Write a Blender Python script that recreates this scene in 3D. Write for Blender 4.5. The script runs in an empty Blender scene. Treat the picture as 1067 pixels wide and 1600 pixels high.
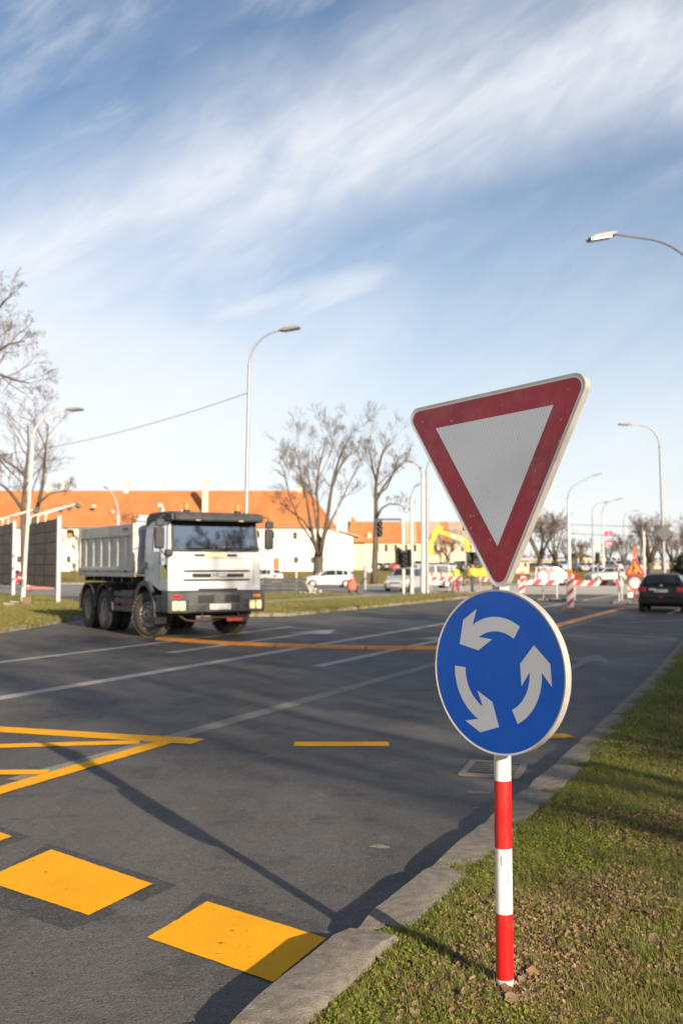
import bpy, bmesh, math, random
import numpy as np
from mathutils import Vector, Matrix, Euler
R = math.radians
scene = bpy.context.scene
col = scene.collection

# ------------------------------------------------------------------ camera, sky, sun, exposure
cam_d = bpy.data.cameras.new('camera')
cam = bpy.data.objects.new('camera', cam_d); col.objects.link(cam)
cam.location = (0, 0, 1.7)
cam.rotation_euler = (R(90 + 3.13), 0, 0)
cam_d.sensor_fit = 'VERTICAL'; cam_d.sensor_height = 36; cam_d.sensor_width = 24; cam_d.lens = 35
cam_d.clip_start = .05; cam_d.clip_end = 8000
cam_d.dof.use_dof = True; cam_d.dof.focus_distance = 3.72; cam_d.dof.aperture_fstop = 3.7
scene.camera = cam
SUN_EL, SUN_AZ = 19.5, 150.5       # azimuth clockwise from +Y
world = bpy.data.worlds.new('World'); scene.world = world
world.use_nodes = True
sun_d = bpy.data.lights.new('sun', 'SUN'); sun_d.energy = 5.0; sun_d.angle = R(.53); sun_d.color = (1, .85, .66)
sun = bpy.data.objects.new('sun', sun_d); col.objects.link(sun)
sdir = Vector((math.sin(R(SUN_AZ)) * math.cos(R(SUN_EL)), math.cos(R(SUN_AZ)) * math.cos(R(SUN_EL)), math.sin(R(SUN_EL))))
sun.rotation_euler = sdir.to_track_quat('Z', 'Y').to_euler()
scene.view_settings.view_transform = 'Standard'; scene.view_settings.look = 'None'
scene.view_settings.exposure = .82; scene.view_settings.gamma = 1
scene.render.engine = 'CYCLES'
scene.cycles.use_denoising = True
scene.cycles.max_bounces = 6; scene.cycles.transparent_max_bounces = 8
scene.cycles.caustics_reflective = False; scene.cycles.caustics_refractive = False


def build_world():
    nt = world.node_tree; N = nt.nodes; L = nt.links
    N.clear()
    out = N.new('ShaderNodeOutputWorld'); bg = N.new('ShaderNodeBackground')
    bg.inputs['Strength'].default_value = .066
    sky = N.new('ShaderNodeTexSky'); sky.sky_type = 'NISHITA'; sky.sun_disc = False
    sky.sun_elevation = R(SUN_EL); sky.sun_rotation = R(SUN_AZ); sky.air_density = 1.0; sky.dust_density = .6; sky.ozone_density = 2.2
    tc = N.new('ShaderNodeTexCoord')
    sep = N.new('ShaderNodeSeparateXYZ'); L.new(tc.outputs['Generated'], sep.inputs[0])

    def m(op, a, b=None, c=None, clamp=False):
        n = N.new('ShaderNodeMath'); n.operation = op; n.use_clamp = clamp
        for i, v in enumerate((a, b, c)):
            if v is None: continue
            if isinstance(v, (int, float)): n.inputs[i].default_value = v
            else: L.new(v, n.inputs[i])
        return n.outputs[0]

    def sstep(x, a, b, lo=0., hi=1.):
        n = N.new('ShaderNodeMapRange'); n.interpolation_type = 'SMOOTHSTEP'
        L.new(x, n.inputs['Value'])
        n.inputs['From Min'].default_value = a; n.inputs['From Max'].default_value = b
        n.inputs['To Min'].default_value = lo; n.inputs['To Max'].default_value = hi
        return n.outputs['Result']
    az = m('MULTIPLY', m('ARCTAN2', sep.outputs['X'], sep.outputs['Y']), 57.2958)
    el = m('MULTIPLY', m('ARCSINE', sep.outputs['Z']), 57.2958)

    def dnoise(tilt, along, across, scale, detail, rough, dist, off):
        """noise over sky directions, drawn out along a line that climbs to the right by tilt"""
        r1 = N.new('ShaderNodeMapping'); r1.inputs['Rotation'].default_value = (0, tilt, 0); L.new(tc.outputs['Generated'], r1.inputs['Vector'])
        r2 = N.new('ShaderNodeMapping'); r2.inputs['Scale'].default_value = (along, 1, across); r2.inputs['Location'].default_value = off; L.new(r1.outputs[0], r2.inputs['Vector'])
        n = N.new('ShaderNodeTexNoise'); n.inputs['Scale'].default_value = scale; n.inputs['Detail'].default_value = detail
        n.inputs['Roughness'].default_value = rough; n.inputs['Distortion'].default_value = dist
        L.new(r2.outputs[0], n.inputs['Vector']); return n.outputs['Fac']
    n_big = dnoise(R(24), .8, 1.5, 3.2, 5, .55, .3, (3.1, 1.7, .4))
    n_mid = dnoise(R(27), .55, 1.9, 6.5, 9, .60, .5, (1.3, 7.9, 2.))
    n_fine = dnoise(R(34), .5, 2.2, 15, 8, .62, .6, (4.3, 2.2, 5.))
    tex = m('ADD', m('MULTIPLY', n_mid, .58), m('MULTIPLY', n_fine, .42))
    soft = sstep(tex, .34, .68)
    # the long cirrus band: climbs from the left horizon side over to the upper right
    elc = m('ADD', m('ADD', 24.8, m('MULTIPLY', az, .30)), m('MULTIPLY', m('MULTIPLY', az, az), -.0085))
    dj = m('ADD', m('SUBTRACT', el, elc), m('MULTIPLY', m('SUBTRACT', n_big, .5), 13.))
    band = sstep(m('ABSOLUTE', dj), .0, 8.2, 1, 0)
    c1 = m('MULTIPLY', band, m('ADD', .52, m('MULTIPLY', soft, .48)))
    # cloud bank low on the left, thinning out towards the right
    left = m('MULTIPLY', sstep(m('ADD', az, m('MULTIPLY', m('SUBTRACT', n_big, .5), 40)), -20, 8, 1, 0), sstep(m('ADD', el, m('MULTIPLY', m('SUBTRACT', n_mid, .5), 14)), 13, 21, 1, 0))
    c2 = m('MULTIPLY', left, m('ADD', .78, m('MULTIPLY', soft, .22)))
    # one bright wisp under the band and thin shreds elsewhere
    d2 = m('SUBTRACT', el, m('ADD', 15.6, m('MULTIPLY', az, .17)))
    wisp = m('MULTIPLY', sstep(m('ABSOLUTE', m('ADD', d2, m('MULTIPLY', m('SUBTRACT', n_mid, .5), 5))), .2, 1.7, 1, 0), m('MULTIPLY', sstep(az, -11, -5), sstep(az, 1, 5, 1, 0)))
    c3 = m('MULTIPLY', wisp, m('ADD', .3, m('MULTIPLY', soft, .5)))
    wisps = m('MULTIPLY', sstep(m('ADD', m('MULTIPLY', tex, .6), m('MULTIPLY', n_big, .4)), .52, .70), .45)
    cl = m('MAXIMUM', m('MAXIMUM', m('MAXIMUM', c1, c2), m('ADD', wisps, m('MULTIPLY', soft, .16))), c3, clamp=True)
    # thin ice haze thickens towards the horizon
    veil = m('POWER', sstep(sep.outputs['Z'], .0, .46, 1, 0), 1.25)
    veil = m('MULTIPLY', veil, m('ADD', .66, m('MULTIPLY', tex, .38)))
    total = m('SUBTRACT', 1, m('MULTIPLY', m('SUBTRACT', 1, m('MULTIPLY', cl, .82)), m('SUBTRACT', 1, m('MULTIPLY', veil, .9, clamp=True))), clamp=True)
    mix = N.new('ShaderNodeMix'); mix.data_type = 'RGBA'
    L.new(total, mix.inputs['Factor'])
    hsv = N.new('ShaderNodeHueSaturation'); hsv.inputs['Saturation'].default_value = 1.0; hsv.inputs['Value'].default_value = 1.16
    L.new(sky.outputs[0], hsv.inputs['Color'])
    L.new(hsv.outputs[0], mix.inputs['A'])
    mix.inputs['B'].default_value = (8.7, 8.85, 9.1, 1)
    L.new(mix.outputs['Result'], bg.inputs['Color'])
    L.new(bg.outputs[0], out.inputs[0])


build_world()


# ------------------------------------------------------------------ helpers
def tag(o, label=None, cat=None, group=None, kind=None):
    if label: o['label'] = label
    if cat: o['category'] = cat
    if group: o['group'] = group
    if kind: o['kind'] = kind
    return o


def empty(name, loc, rz=0., label=None, cat=None, group=None, rot=None):
    o = bpy.data.objects.new(name, None); col.objects.link(o)
    o.location = loc; o.rotation_euler = rot or (0, 0, rz)
    o.empty_display_size = .2
    return tag(o, label, cat, group)


def kids(o): return [c for c in o.children]


def copy_tree(o, parent=None):
    c = o.copy(); col.objects.link(c); c.parent = parent
    for ch in list(o.children): copy_tree(ch, c)
    return c


class MB:
    def __init__(s): s.v = []; s.f = []; s.m = []

    def add(s, vs, fs, mi=0):
        b = len(s.v); s.v.extend(tuple(x) for x in vs)
        for q in fs: s.f.append(tuple(i + b for i in q)); s.m.append(mi)
        return s

    def box(s, c, d, rz=0., mi=0, rot=None, top=1.):
        x, y, z = d[0] / 2, d[1] / 2, d[2] / 2
        p = [Vector((a * x * (top if e > 0 else 1), b * y * (top if e > 0 else 1), e * z)) for e in (-1, 1) for b in (-1, 1) for a in (-1, 1)]
        M = (Euler(rot).to_matrix() if rot else Matrix.Rotation(rz, 3, 'Z'))
        p = [M @ q + Vector(c) for q in p]
        return s.add(p, [(0, 2, 3, 1), (4, 5, 7, 6), (0, 1, 5, 4), (2, 6, 7, 3), (0, 4, 6, 2), (1, 3, 7, 5)], mi)

    def tube(s, pts, rads, n=8, mi=0, caps=True):
        pts = [Vector(p) for p in pts]
        if not hasattr(rads, '__len__'): rads = [rads] * len(pts)
        b = len(s.v); prev = None
        for i, p in enumerate(pts):
            t = (pts[min(i + 1, len(pts) - 1)] - pts[max(i - 1, 0)])
            t = t.normalized() if t.length > 1e-9 else Vector((0, 0, 1))
            if prev is None:
                a = Vector((0, 0, 1)) if abs(t.z) < .9 else Vector((1, 0, 0))
                n1 = t.cross(a).normalized()
            else:
                n1 = (prev - t * prev.dot(t))
                n1 = n1.normalized() if n1.length > 1e-6 else t.orthogonal().normalized()
            prev = n1; n2 = t.cross(n1)
            for k in range(n):
                a = 2 * math.pi * k / n
                s.v.append(tuple(p + (n1 * math.cos(a) + n2 * math.sin(a)) * rads[i]))
        for i in range(len(pts) - 1):
            for k in range(n):
                k2 = (k + 1) % n
                s.f.append((b + i * n + k, b + i * n + k2, b + (i + 1) * n + k2, b + (i + 1) * n + k)); s.m.append(mi)
        if caps:
            s.f.append(tuple(b + k for k in range(n))[::-1]); s.m.append(mi)
            e = b + (len(pts) - 1) * n
            s.f.append(tuple(e + k for k in range(n))); s.m.append(mi)
        return s

    def cyl(s, p0, p1, r0, r1=None, n=16, mi=0):
        return s.tube([p0, p1], [r0, r0 if r1 is None else r1], n, mi)

    def prism(s, poly, axis, a0, a1, mi=0, side=None):
        n = len(poly)
        def mk(p, a):
            return {'x': (a, p[0], p[1]), 'y': (p[0], a, p[1]), 'z': (p[0], p[1], a)}[axis]
        vs = [mk(p, a0) for p in poly] + [mk(p, a1) for p in poly]
        fs = [tuple(range(n))[::-1], tuple(range(n, 2 * n))]
        s.add(vs, fs, mi)
        b = len(s.v) - 2 * n
        for i in range(n):
            j = (i + 1) % n
            s.f.append((b + i, b + j, b + n + j, b + n + i)); s.m.append(mi if side is None else side)
        return s

    def lathe(s, prof, c, axis='x', n=24, mi=0):
        """prof: list of (r, a)"""
        b = len(s.v); c = Vector(c)
        for r, a in prof:
            for k in range(n):
                t = 2 * math.pi * k / n
                p = {'x': (a, r * math.cos(t), r * math.sin(t)), 'y': (r * math.cos(t), a, r * math.sin(t)), 'z': (r * math.cos(t), r * math.sin(t), a)}[axis]
                s.v.append(tuple(c + Vector(p)))
        for i in range(len(prof) - 1):
            for k in range(n):
                k2 = (k + 1) % n
                s.f.append((b + i * n + k, b + i * n + k2, b + (i + 1) * n + k2, b + (i + 1) * n + k)); s.m.append(mi)
        return s

    def ball(s, c, r, n=10, mi=0):
        if not hasattr(r, '__len__'): r = (r, r, r)
        b = len(s.v)
        for i in range(n // 2 + 1):
            ph = math.pi * i / (n // 2)
            for k in range(n):
                t = 2 * math.pi * k / n
                s.v.append((c[0] + r[0] * math.sin(ph) * math.cos(t), c[1] + r[1] * math.sin(ph) * math.sin(t), c[2] + r[2] * math.cos(ph)))
        for i in range(n // 2):
            for k in range(n):
                k2 = (k + 1) % n
                s.f.append((b + i * n + k, b + (i + 1) * n + k, b + (i + 1) * n + k2, b + i * n + k2)); s.m.append(mi)
        return s

    def build(s, name, mats, parent=None, smooth=None, bevel=0., loc=(0, 0, 0), rot=(0, 0, 0), fix=True):
        me = bpy.data.meshes.new(name); me.from_pydata(s.v, [], s.f)
        if not isinstance(mats, (list, tuple)): mats = [mats]
        for q in mats: me.materials.append(q)
        if len(mats) > 1: me.polygons.foreach_set('material_index', s.m)
        if fix and len(s.f) < 30000:
            bm = bmesh.new(); bm.from_mesh(me); bmesh.ops.remove_doubles(bm, verts=bm.verts, dist=1e-5)
            bmesh.ops.recalc_face_normals(bm, faces=bm.faces); bm.to_mesh(me); bm.free()
        if smooth:
            me.polygons.foreach_set('use_smooth', [True] * len(me.polygons))
            try: me.set_sharp_from_angle(angle=R(smooth))
            except Exception: pass
        me.update()
        o = bpy.data.objects.new(name, me); col.objects.link(o)
        o.parent = parent; o.location = loc; o.rotation_euler = rot
        if bevel:
            b = o.modifiers.new('bevel', 'BEVEL'); b.width = bevel; b.segments = 2; b.limit_method = 'ANGLE'; b.angle_limit = R(40)
        return o


def mat(name, c, rough=.6, c2=None, scale=8., metal=0., bump=0., bscale=None, spec=.5, dirt=None, dscale=1.5, damt=.5, stretch=(1, 1, 1), coat=0., emit=0., coord='Object'):
    m = bpy.data.materials.new(name); m.use_nodes = True
    nt = m.node_tree; N = nt.nodes; L = nt.links
    b = N['Principled BSDF']
    b.inputs['Roughness'].default_value = rough; b.inputs['Metallic'].default_value = metal
    b.inputs['Specular IOR Level'].default_value = spec; b.inputs['Coat Weight'].default_value = coat
    b.inputs['Base Color'].default_value = (*c, 1)
    if emit:
        b.inputs['Emission Color'].default_value = (*c, 1); b.inputs['Emission Strength'].default_value = emit
    if c2 or dirt or bump:
        tc = N.new('ShaderNodeTexCoord'); mp = N.new('ShaderNodeMapping'); mp.inputs['Scale'].default_value = stretch
        L.new(tc.outputs[coord], mp.inputs['Vector'])
        cur = None
        def nz(sc, det=6, ro=.6):
            n = N.new('ShaderNodeTexNoise'); n.inputs['Scale'].default_value = sc; n.inputs['Detail'].default_value = det; n.inputs['Roughness'].default_value = ro
            L.new(mp.outputs[0], n.inputs['Vector']); return n
        if c2:
            n = nz(scale); r = N.new('ShaderNodeValToRGB'); r.color_ramp.elements[0].position = .33; r.color_ramp.elements[1].position = .67
            r.color_ramp.elements[0].color = (*c, 1); r.color_ramp.elements[1].color = (*c2, 1)
            L.new(n.outputs['Fac'], r.inputs[0]); cur = r.outputs[0]
        if dirt:
            n = nz(dscale, 9, .7); r = N.new('ShaderNodeMapRange'); r.inputs['From Min'].default_value = .48; r.inputs['From Max'].default_value = .72
            r.inputs['To Max'].default_value = damt
            L.new(n.outputs['Fac'], r.inputs['Value'])
            mx = N.new('ShaderNodeMix'); mx.data_type = 'RGBA'; L.new(r.outputs[0], mx.inputs['Factor'])
            if cur: L.new(cur, mx.inputs['A'])
            else: mx.inputs['A'].default_value = (*c, 1)
            mx.inputs['B'].default_value = (*dirt, 1); cur = mx.outputs['Result']
        if cur: L.new(cur, b.inputs['Base Color'])
        if bump:
            n = nz(bscale or scale * 4, 6, .65); bp = N.new('ShaderNodeBump'); bp.inputs['Strength'].default_value = bump; bp.inputs['Distance'].default_value = .02
            L.new(n.outputs['Fac'], bp.inputs['Height']); L.new(bp.outputs[0], b.inputs['Normal'])
    return m


def glass(name, tint, rough=.03, mixf=.75):
    """dark reflective window glass: see-through tinted + mirror by fresnel"""
    m = bpy.data.materials.new(name); m.use_nodes = True
    nt = m.node_tree; N = nt.nodes; L = nt.links; N.clear()
    out = N.new('ShaderNodeOutputMaterial'); tr = N.new('ShaderNodeBsdfTransparent'); tr.inputs[0].default_value = (*tint, 1)
    gl = N.new('ShaderNodeBsdfGlossy'); gl.inputs['Roughness'].default_value = rough
    fr = N.new('ShaderNodeFresnel'); fr.inputs['IOR'].default_value = 1.55
    mx = N.new('ShaderNodeMixShader'); mr = N.new('ShaderNodeMath'); mr.operation = 'MULTIPLY_ADD'; mr.inputs[1].default_value = 1.; mr.inputs[2].default_value = mixf; mr.use_clamp = True
    L.new(fr.outputs[0], mr.inputs[0]); L.new(mr.outputs[0], mx.inputs[0]); L.new(tr.outputs[0], mx.inputs[1]); L.new(gl.outputs[0], mx.inputs[2]); L.new(mx.outputs[0], out.inputs[0])
    return m


rnd = random.Random(7)
# road frame: K on the near kerb, d along the road, n across it (towards the far side)
K = Vector((.12, 4.63)); RA = R(24.0)
D2 = Vector((math.sin(RA), math.cos(RA))); N2 = Vector((-math.cos(RA), math.sin(RA)))


def rp(s, t):
    p = K + D2 * s + N2 * t
    return (p.x, p.y)


def sheet(name, poly, z, m, parent=None, thick=0.):
    mb = MB()
    if thick: mb.prism(poly, 'z', z - thick, z)
    else: mb.add([(x, y, z) for x, y in poly], [tuple(range(len(poly)))])
    return mb.build(name, m, parent)
# ------------------------------------------------------------------ materials of the ground
def asphalt_material(name, c0, c1, rough=.66, spec=.32, seed=0.):
    m = bpy.data.materials.new(name); m.use_nodes = True
    nt = m.node_tree; N = nt.nodes; L = nt.links; b = N['Principled BSDF']
    tc = N.new('ShaderNodeTexCoord'); mp = N.new('ShaderNodeMapping'); mp.inputs['Location'].default_value = (seed, seed * 2, 0)
    L.new(tc.outputs['Object'], mp.inputs['Vector'])
    def nz(sc, det=6, ro=.6, st=(1, 1, 1), rot=0):
        q = N.new('ShaderNodeMapping'); q.inputs['Scale'].default_value = st; q.inputs['Rotation'].default_value = (0, 0, rot); L.new(mp.outputs[0], q.inputs['Vector'])
        n = N.new('ShaderNodeTexNoise'); n.inputs['Scale'].default_value = sc; n.inputs['Detail'].default_value = det; n.inputs['Roughness'].default_value = ro
        L.new(q.outputs[0], n.inputs['Vector']); return n.outputs['Fac']
    def mixc(f, a, bb):
        x = N.new('ShaderNodeMix'); x.data_type = 'RGBA'; L.new(f, x.inputs['Factor'])
        for k, v in (('A', a), ('B', bb)):
            if isinstance(v, tuple): x.inputs[k].default_value = (*v, 1)
            else: L.new(v, x.inputs[k])
        return x.outputs['Result']
    def rng(f, a, bb, lo=0., hi=1.):
        r = N.new('ShaderNodeMapRange'); r.inputs['From Min'].default_value = a; r.inputs['From Max'].default_value = bb; r.inputs['To Min'].default_value = lo; r.inputs['To Max'].default_value = hi
        L.new(f, r.inputs['Value']); return r.outputs[0]
    big = rng(nz(.55, 5, .6, (1, .35, 1), RA), .3, .7)
    colr = mixc(big, c0, c1)
    st = rng(nz(2.3, 8, .7), .54, .70, 0, .75)
    colr = mixc(st, colr, tuple(x * .55 for x in c0))
    li = rng(nz(5.1, 7, .72, (1, .5, 1), RA), .58, .74, 0, .42)
    colr = mixc(li, colr, tuple(x * 1.8 for x in c1))
    vo = N.new('ShaderNodeTexVoronoi'); vo.inputs['Scale'].default_value = 130; L.new(mp.outputs[0], vo.inputs['Vector'])
    sepc = N.new('ShaderNodeSeparateColor'); L.new(vo.outputs['Color'], sepc.inputs[0])
    sp = rng(sepc.outputs[0], .72, 1.0, 0, .55)
    colr = mixc(sp, colr, (.20, .19, .175))
    sp2 = rng(sepc.outputs[1], .7, 1.0, 0, .6)
    colr = mixc(sp2, colr, (.016, .016, .017))
    # fine cracks
    v2 = N.new('ShaderNodeTexVoronoi'); v2.feature = 'DISTANCE_TO_EDGE'; v2.inputs['Scale'].default_value = .42
    wob = N.new('ShaderNodeMix'); wob.data_type = 'VECTOR'; wob.inputs['Factor'].default_value = .12
    nn = N.new('ShaderNodeTexNoise'); nn.inputs['Scale'].default_value = 1.7; nn.inputs['Detail'].default_value = 8; L.new(mp.outputs[0], nn.inputs['Vector'])
    L.new(mp.outputs[0], wob.inputs[4]); L.new(nn.outputs['Color'], wob.inputs[5]); L.new(wob.outputs[1], v2.inputs['Vector'])
    mk = N.new('ShaderNodeMath'); mk.operation = 'MULTIPLY'
    L.new(rng(v2.outputs['Distance'], .0, .005, .6, 0), mk.inputs[0]); L.new(rng(nz(.9, 4), .58, .66), mk.inputs[1])
    colr = mixc(mk.outputs[0], colr, (.014, .014, .014))
    L.new(colr, b.inputs['Base Color'])
    L.new(rng(nz(1.4, 5), .3, .7, rough - .08, rough + .12), b.inputs['Roughness'])
    b.inputs['Specular IOR Level'].default_value = spec
    bp = N.new('ShaderNodeBump'); bp.inputs['Strength'].default_value = .55; bp.inputs['Distance'].default_value = .006
    L.new(vo.outputs['Distance'], bp.inputs['Height'])
    bp2 = N.new('ShaderNodeBump'); bp2.inputs['Strength'].default_value = .25; bp2.inputs['Distance'].default_value = .03
    L.new(nz(14, 5), bp2.inputs['Height']); L.new(bp.outputs[0], bp2.inputs['Normal']); L.new(bp2.outputs[0], b.inputs['Normal'])
    return m


def paint_material(name, c, wear, c_under=(.06, .06, .06), dirt=(.1, .08, .05)):
    m = bpy.data.materials.new(name); m.use_nodes = True
    nt = m.node_tree; N = nt.nodes; L = nt.links; b = N['Principled BSDF']; b.inputs['Roughness'].default_value = .8; b.inputs['Specular IOR Level'].default_value = .2
    tc = N.new('ShaderNodeTexCoord')
    def nz(sc, det=8, ro=.65):
        n = N.new('ShaderNodeTexNoise'); n.inputs['Scale'].default_value = sc; n.inputs['Detail'].default_value = det; n.inputs['Roughness'].default_value = ro
        L.new(tc.outputs['Object'], n.inputs['Vector']); return n.outputs['Fac']
    def rng(f, a, bb, lo=0., hi=1.):
        r = N.new('ShaderNodeMapRange'); r.inputs['From Min'].default_value = a; r.inputs['From Max'].default_value = bb; r.inputs['To Min'].default_value = lo; r.inputs['To Max'].default_value = hi
        L.new(f, r.inputs['Value']); return r.outputs[0]
    def mixc(f, a, bb):
        x = N.new('ShaderNodeMix'); x.data_type = 'RGBA'; L.new(f, x.inputs['Factor'])
        for k, v in (('A', a), ('B', bb)):
            if isinstance(v, tuple): x.inputs[k].default_value = (*v, 1)
            else: L.new(v, x.inputs[k])
        return x.outputs['Result']
    cc = mixc(rng(nz(2.5), .3, .7), c, tuple(x * .86 for x in c))
    cc = mixc(rng(nz(7, 12, .8), .55, .74, 0, .5), cc, tuple(x * .55 for x in c))
    cc = mixc(rng(nz(21, 5, .6), .66, .70, 0, .8), cc, dirt)
    cc = mixc(rng(nz(34, 6, .7), .72 - wear * .36, .78 - wear * .3, 0, .9), cc, c_under)
    L.new(cc, b.inputs['Base Color'])
    bp = N.new('ShaderNodeBump'); bp.inputs['Strength'].default_value = .35; bp.inputs['Distance'].default_value = .005
    vo = N.new('ShaderNodeTexVoronoi'); vo.inputs['Scale'].default_value = 150; L.new(tc.outputs['Object'], vo.inputs['Vector'])
    L.new(vo.outputs['Distance'], bp.inputs['Height']); L.new(bp.outputs[0], b.inputs['Normal'])
    return m


M = {}
M['asphalt'] = asphalt_material('asphalt', (.058, .0525, .0465), (.138, .124, .107))
M['asphalt_patch'] = asphalt_material('asphalt_patch', (.042, .038, .034), (.085, .077, .068), seed=5.)
M['asphalt_pale'] = asphalt_material('asphalt_pale', (.22, .21, .195), (.33, .31, .28), rough=.85, spec=.2, seed=9.)
M['dust'] = mat('dust', (.42, .38, .32), .95, (.55, .51, .44), .8, bump=.3, spec=.1)
M['path'] = mat('path_paving', (.27, .25, .23), .9, (.37, .345, .31), 1.2, bump=.2, spec=.2)
M['yellow'] = paint_material('yellow_paint', (.95, .43, .004), .08)
M['orange'] = mat('orange_rubber', (.80, .27, .02), .5, dirt=(.35, .2, .09), dscale=3, damt=.5)
M['dull_paint'] = paint_material('faded_paint', (.27, .245, .21), .45)
M['white_paint'] = paint_material('worn_white_paint', (.46, .43, .38), .4)
M['concrete'] = mat('kerb_concrete', (.19, .165, .135), .93, (.32, .28, .23), 13, bump=.8, bscale=90, dirt=(.13, .11, .08), dscale=11, damt=.95, spec=.2, coord='Object')
M['concrete_pale'] = mat('pale_concrete', (.38, .36, .32), .9, (.5, .47, .42), 4, bump=.4, bscale=40, dirt=(.15, .13, .1), dscale=5, damt=.6, spec=.2)
M['soil'] = mat('soil', (.11, .08, .048), 1., (.22, .165, .10), 22, bump=.8, bscale=70, spec=.1)
M['lawn'] = mat('winter_lawn', (.20, .165, .045), 1., (.32, .25, .085), .35, dirt=(.14, .15, .03), dscale=2.2, damt=.8, bump=.7, bscale=18, spec=.08)
M['lawn_green'] = mat('verge_lawn', (.12, .14, .022), 1., (.20, .19, .045), 1.3, dirt=(.24, .18, .08), dscale=.6, damt=.6, bump=.9, bscale=25, spec=.08)


# ------------------------------------------------------------------ ground, roads, paths
def lawn_z(y):
    return .95 * min(1., max(0., (y - 98) / 70.)) ** 1.0


def build_ground():
    xs = [-3000, -900, -300, -150, -90, -60, -40, -20, 0, 20, 40, 60, 90, 150, 300, 900, 3000]
    ys = [-300, -60, 0, 40, 80, 98, 110, 125, 140, 155, 168, 190, 240, 330, 500, 900, 1800, 4500]
    mb = MB(); nx = len(xs)
    for y in ys:
        for x in xs: mb.v.append((x, y, lawn_z(y) - .05))
    for j in range(len(ys) - 1):
        for i in range(nx - 1):
            mb.f.append((j * nx + i, j * nx + i + 1, (j + 1) * nx + i + 1, (j + 1) * nx + i)); mb.m.append(0)
    tag(mb.build('ground', M['lawn'], smooth=60), kind='structure')


build_ground()
KERB = [(-6.4, -9.5), (-3.6, -3.5), (-.38, 3.54), (.12, 4.63), (.69, 5.89), (1.57, 7.79), (4.1, 13.7), (7.95, 23.0), (12.2, 33.0), (20.9, 53.0), (34.6, 85.0), (102., 250.)]
far_edge = [rp(270, 7.2), rp(64, 7.2), rp(60, 14), (-2, 63), (-30, 63), (-60, 40), rp(-30, 30)]
road = sheet('road', [(x, y) for x, y in KERB] + far_edge, 0, M['asphalt'])
tag(road, kind='structure')
tag(sheet('service_road', [(-90, 57), (9, 57), (9.5, 66), (6, 84), (-10, 97), (-90, 97)], .005, M['asphalt_pale']), kind='structure')
tag(sheet('works_ground', [(7.6, 61.5), (24, 59.5), (29, 71), (60, 90), (60, 98), (-9, 97.5), (6.2, 84.2)], .010, M['dust']), kind='structure')


def ribbon(pts, w):
    """flat strip polygon of width w along a polyline"""
    P = [Vector(p) for p in pts]; a = []; b = []
    for i, p in enumerate(P):
        t = (P[min(i + 1, len(P) - 1)] - P[max(i - 1, 0)]).normalized(); n = Vector((-t.y, t.x))
        a.append(p + n * w / 2); b.append(p - n * w / 2)
    return a, b


def paint_line(name, pts, w, m, z=.008, label=None):
    fine = []
    for p, q in zip(pts[:-1], pts[1:]):
        k_ = max(1, min(90, int((Vector(q) - Vector(p)).length / .12)))
        fine += [tuple(Vector(p).lerp(Vector(q), t / k_)) for t in range(k_)]
    a, b = ribbon(fine + [pts[-1]], w); n = len(a)
    a = [p + Vector((rnd.gauss(0, .002), rnd.gauss(0, .002))) for p in a]; b = [p + Vector((rnd.gauss(0, .002), rnd.gauss(0, .002))) for p in b]
    mb = MB(); mb.add([(p.x, p.y, z) for p in a] + [(p.x, p.y, z) for p in b], [(i, n + i, n + i + 1, i + 1) for i in range(n - 1)])
    o = mb.build(name, m, road)
    if label: o['label'] = label
    return o


def paint_poly(name, poly, m, z=.008, label=None):
    if len(poly) == 4:
        q = []
        for (x0, y0), (x1, y1) in zip(poly, poly[1:] + poly[:1]):
            for k in range(24): q.append((x0 + (x1 - x0) * k / 24 + rnd.gauss(0, .0013), y0 + (y1 - y0) * k / 24 + rnd.gauss(0, .0013)))
        poly = q
    o = sheet(name, poly, z, m, road)
    if label: o['label'] = label
    return o


# old white lines
paint_line('white_line', [rp(s, 3.84) for s in (2, 20, 40, 58)], .23, M['dull_paint'], .003)
paint_line('white_line', [rp(s, 7.53) for s in (-6, 20, 40, 58)], .26, M['white_paint'], .003)
paint_line('white_line', [rp(s, 11.0) for s in (-6, 10, 21)], .2, M['white_paint'], .003)


def lane_arrow(s0, s1, t, w=.24, hw=.62, hl=1.9):
    return [rp(s0, t - w / 2), rp(s1 - hl, t - w / 2), rp(s1 - hl, t - hw), rp(s1, t), rp(s1 - hl, t + hw), rp(s1 - hl, t + w / 2), rp(s0, t + w / 2)]


paint_poly('lane_arrow', lane_arrow(11.2, 19.8, 5.55), M['white_paint'], .003)
paint_poly('lane_arrow', lane_arrow(12.4, 20.4, 9.35), M['white_paint'], .003)
paint_poly('lane_arrow', lane_arrow(9.5, 15.4, 1.55, .18, .42, 1.4), M['dull_paint'], .003)
paint_line('white_line', [rp(26.5, .9), rp(29.4, .95)], .15, M['white_paint'], .003)
paint_line('white_line', [rp(26.6, 3.0), rp(29.4, .95)], .15, M['white_paint'], .003)
paint_line('white_line', [rp(33, 2.1), rp(50, 2.2)], .15, M['white_paint'], .003)
for s in (41, 44.5, 48): paint_line('white_line', [rp(s, 9.0), rp(s + 1.3, 4.6)], .35, M['white_paint'], .003)
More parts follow.
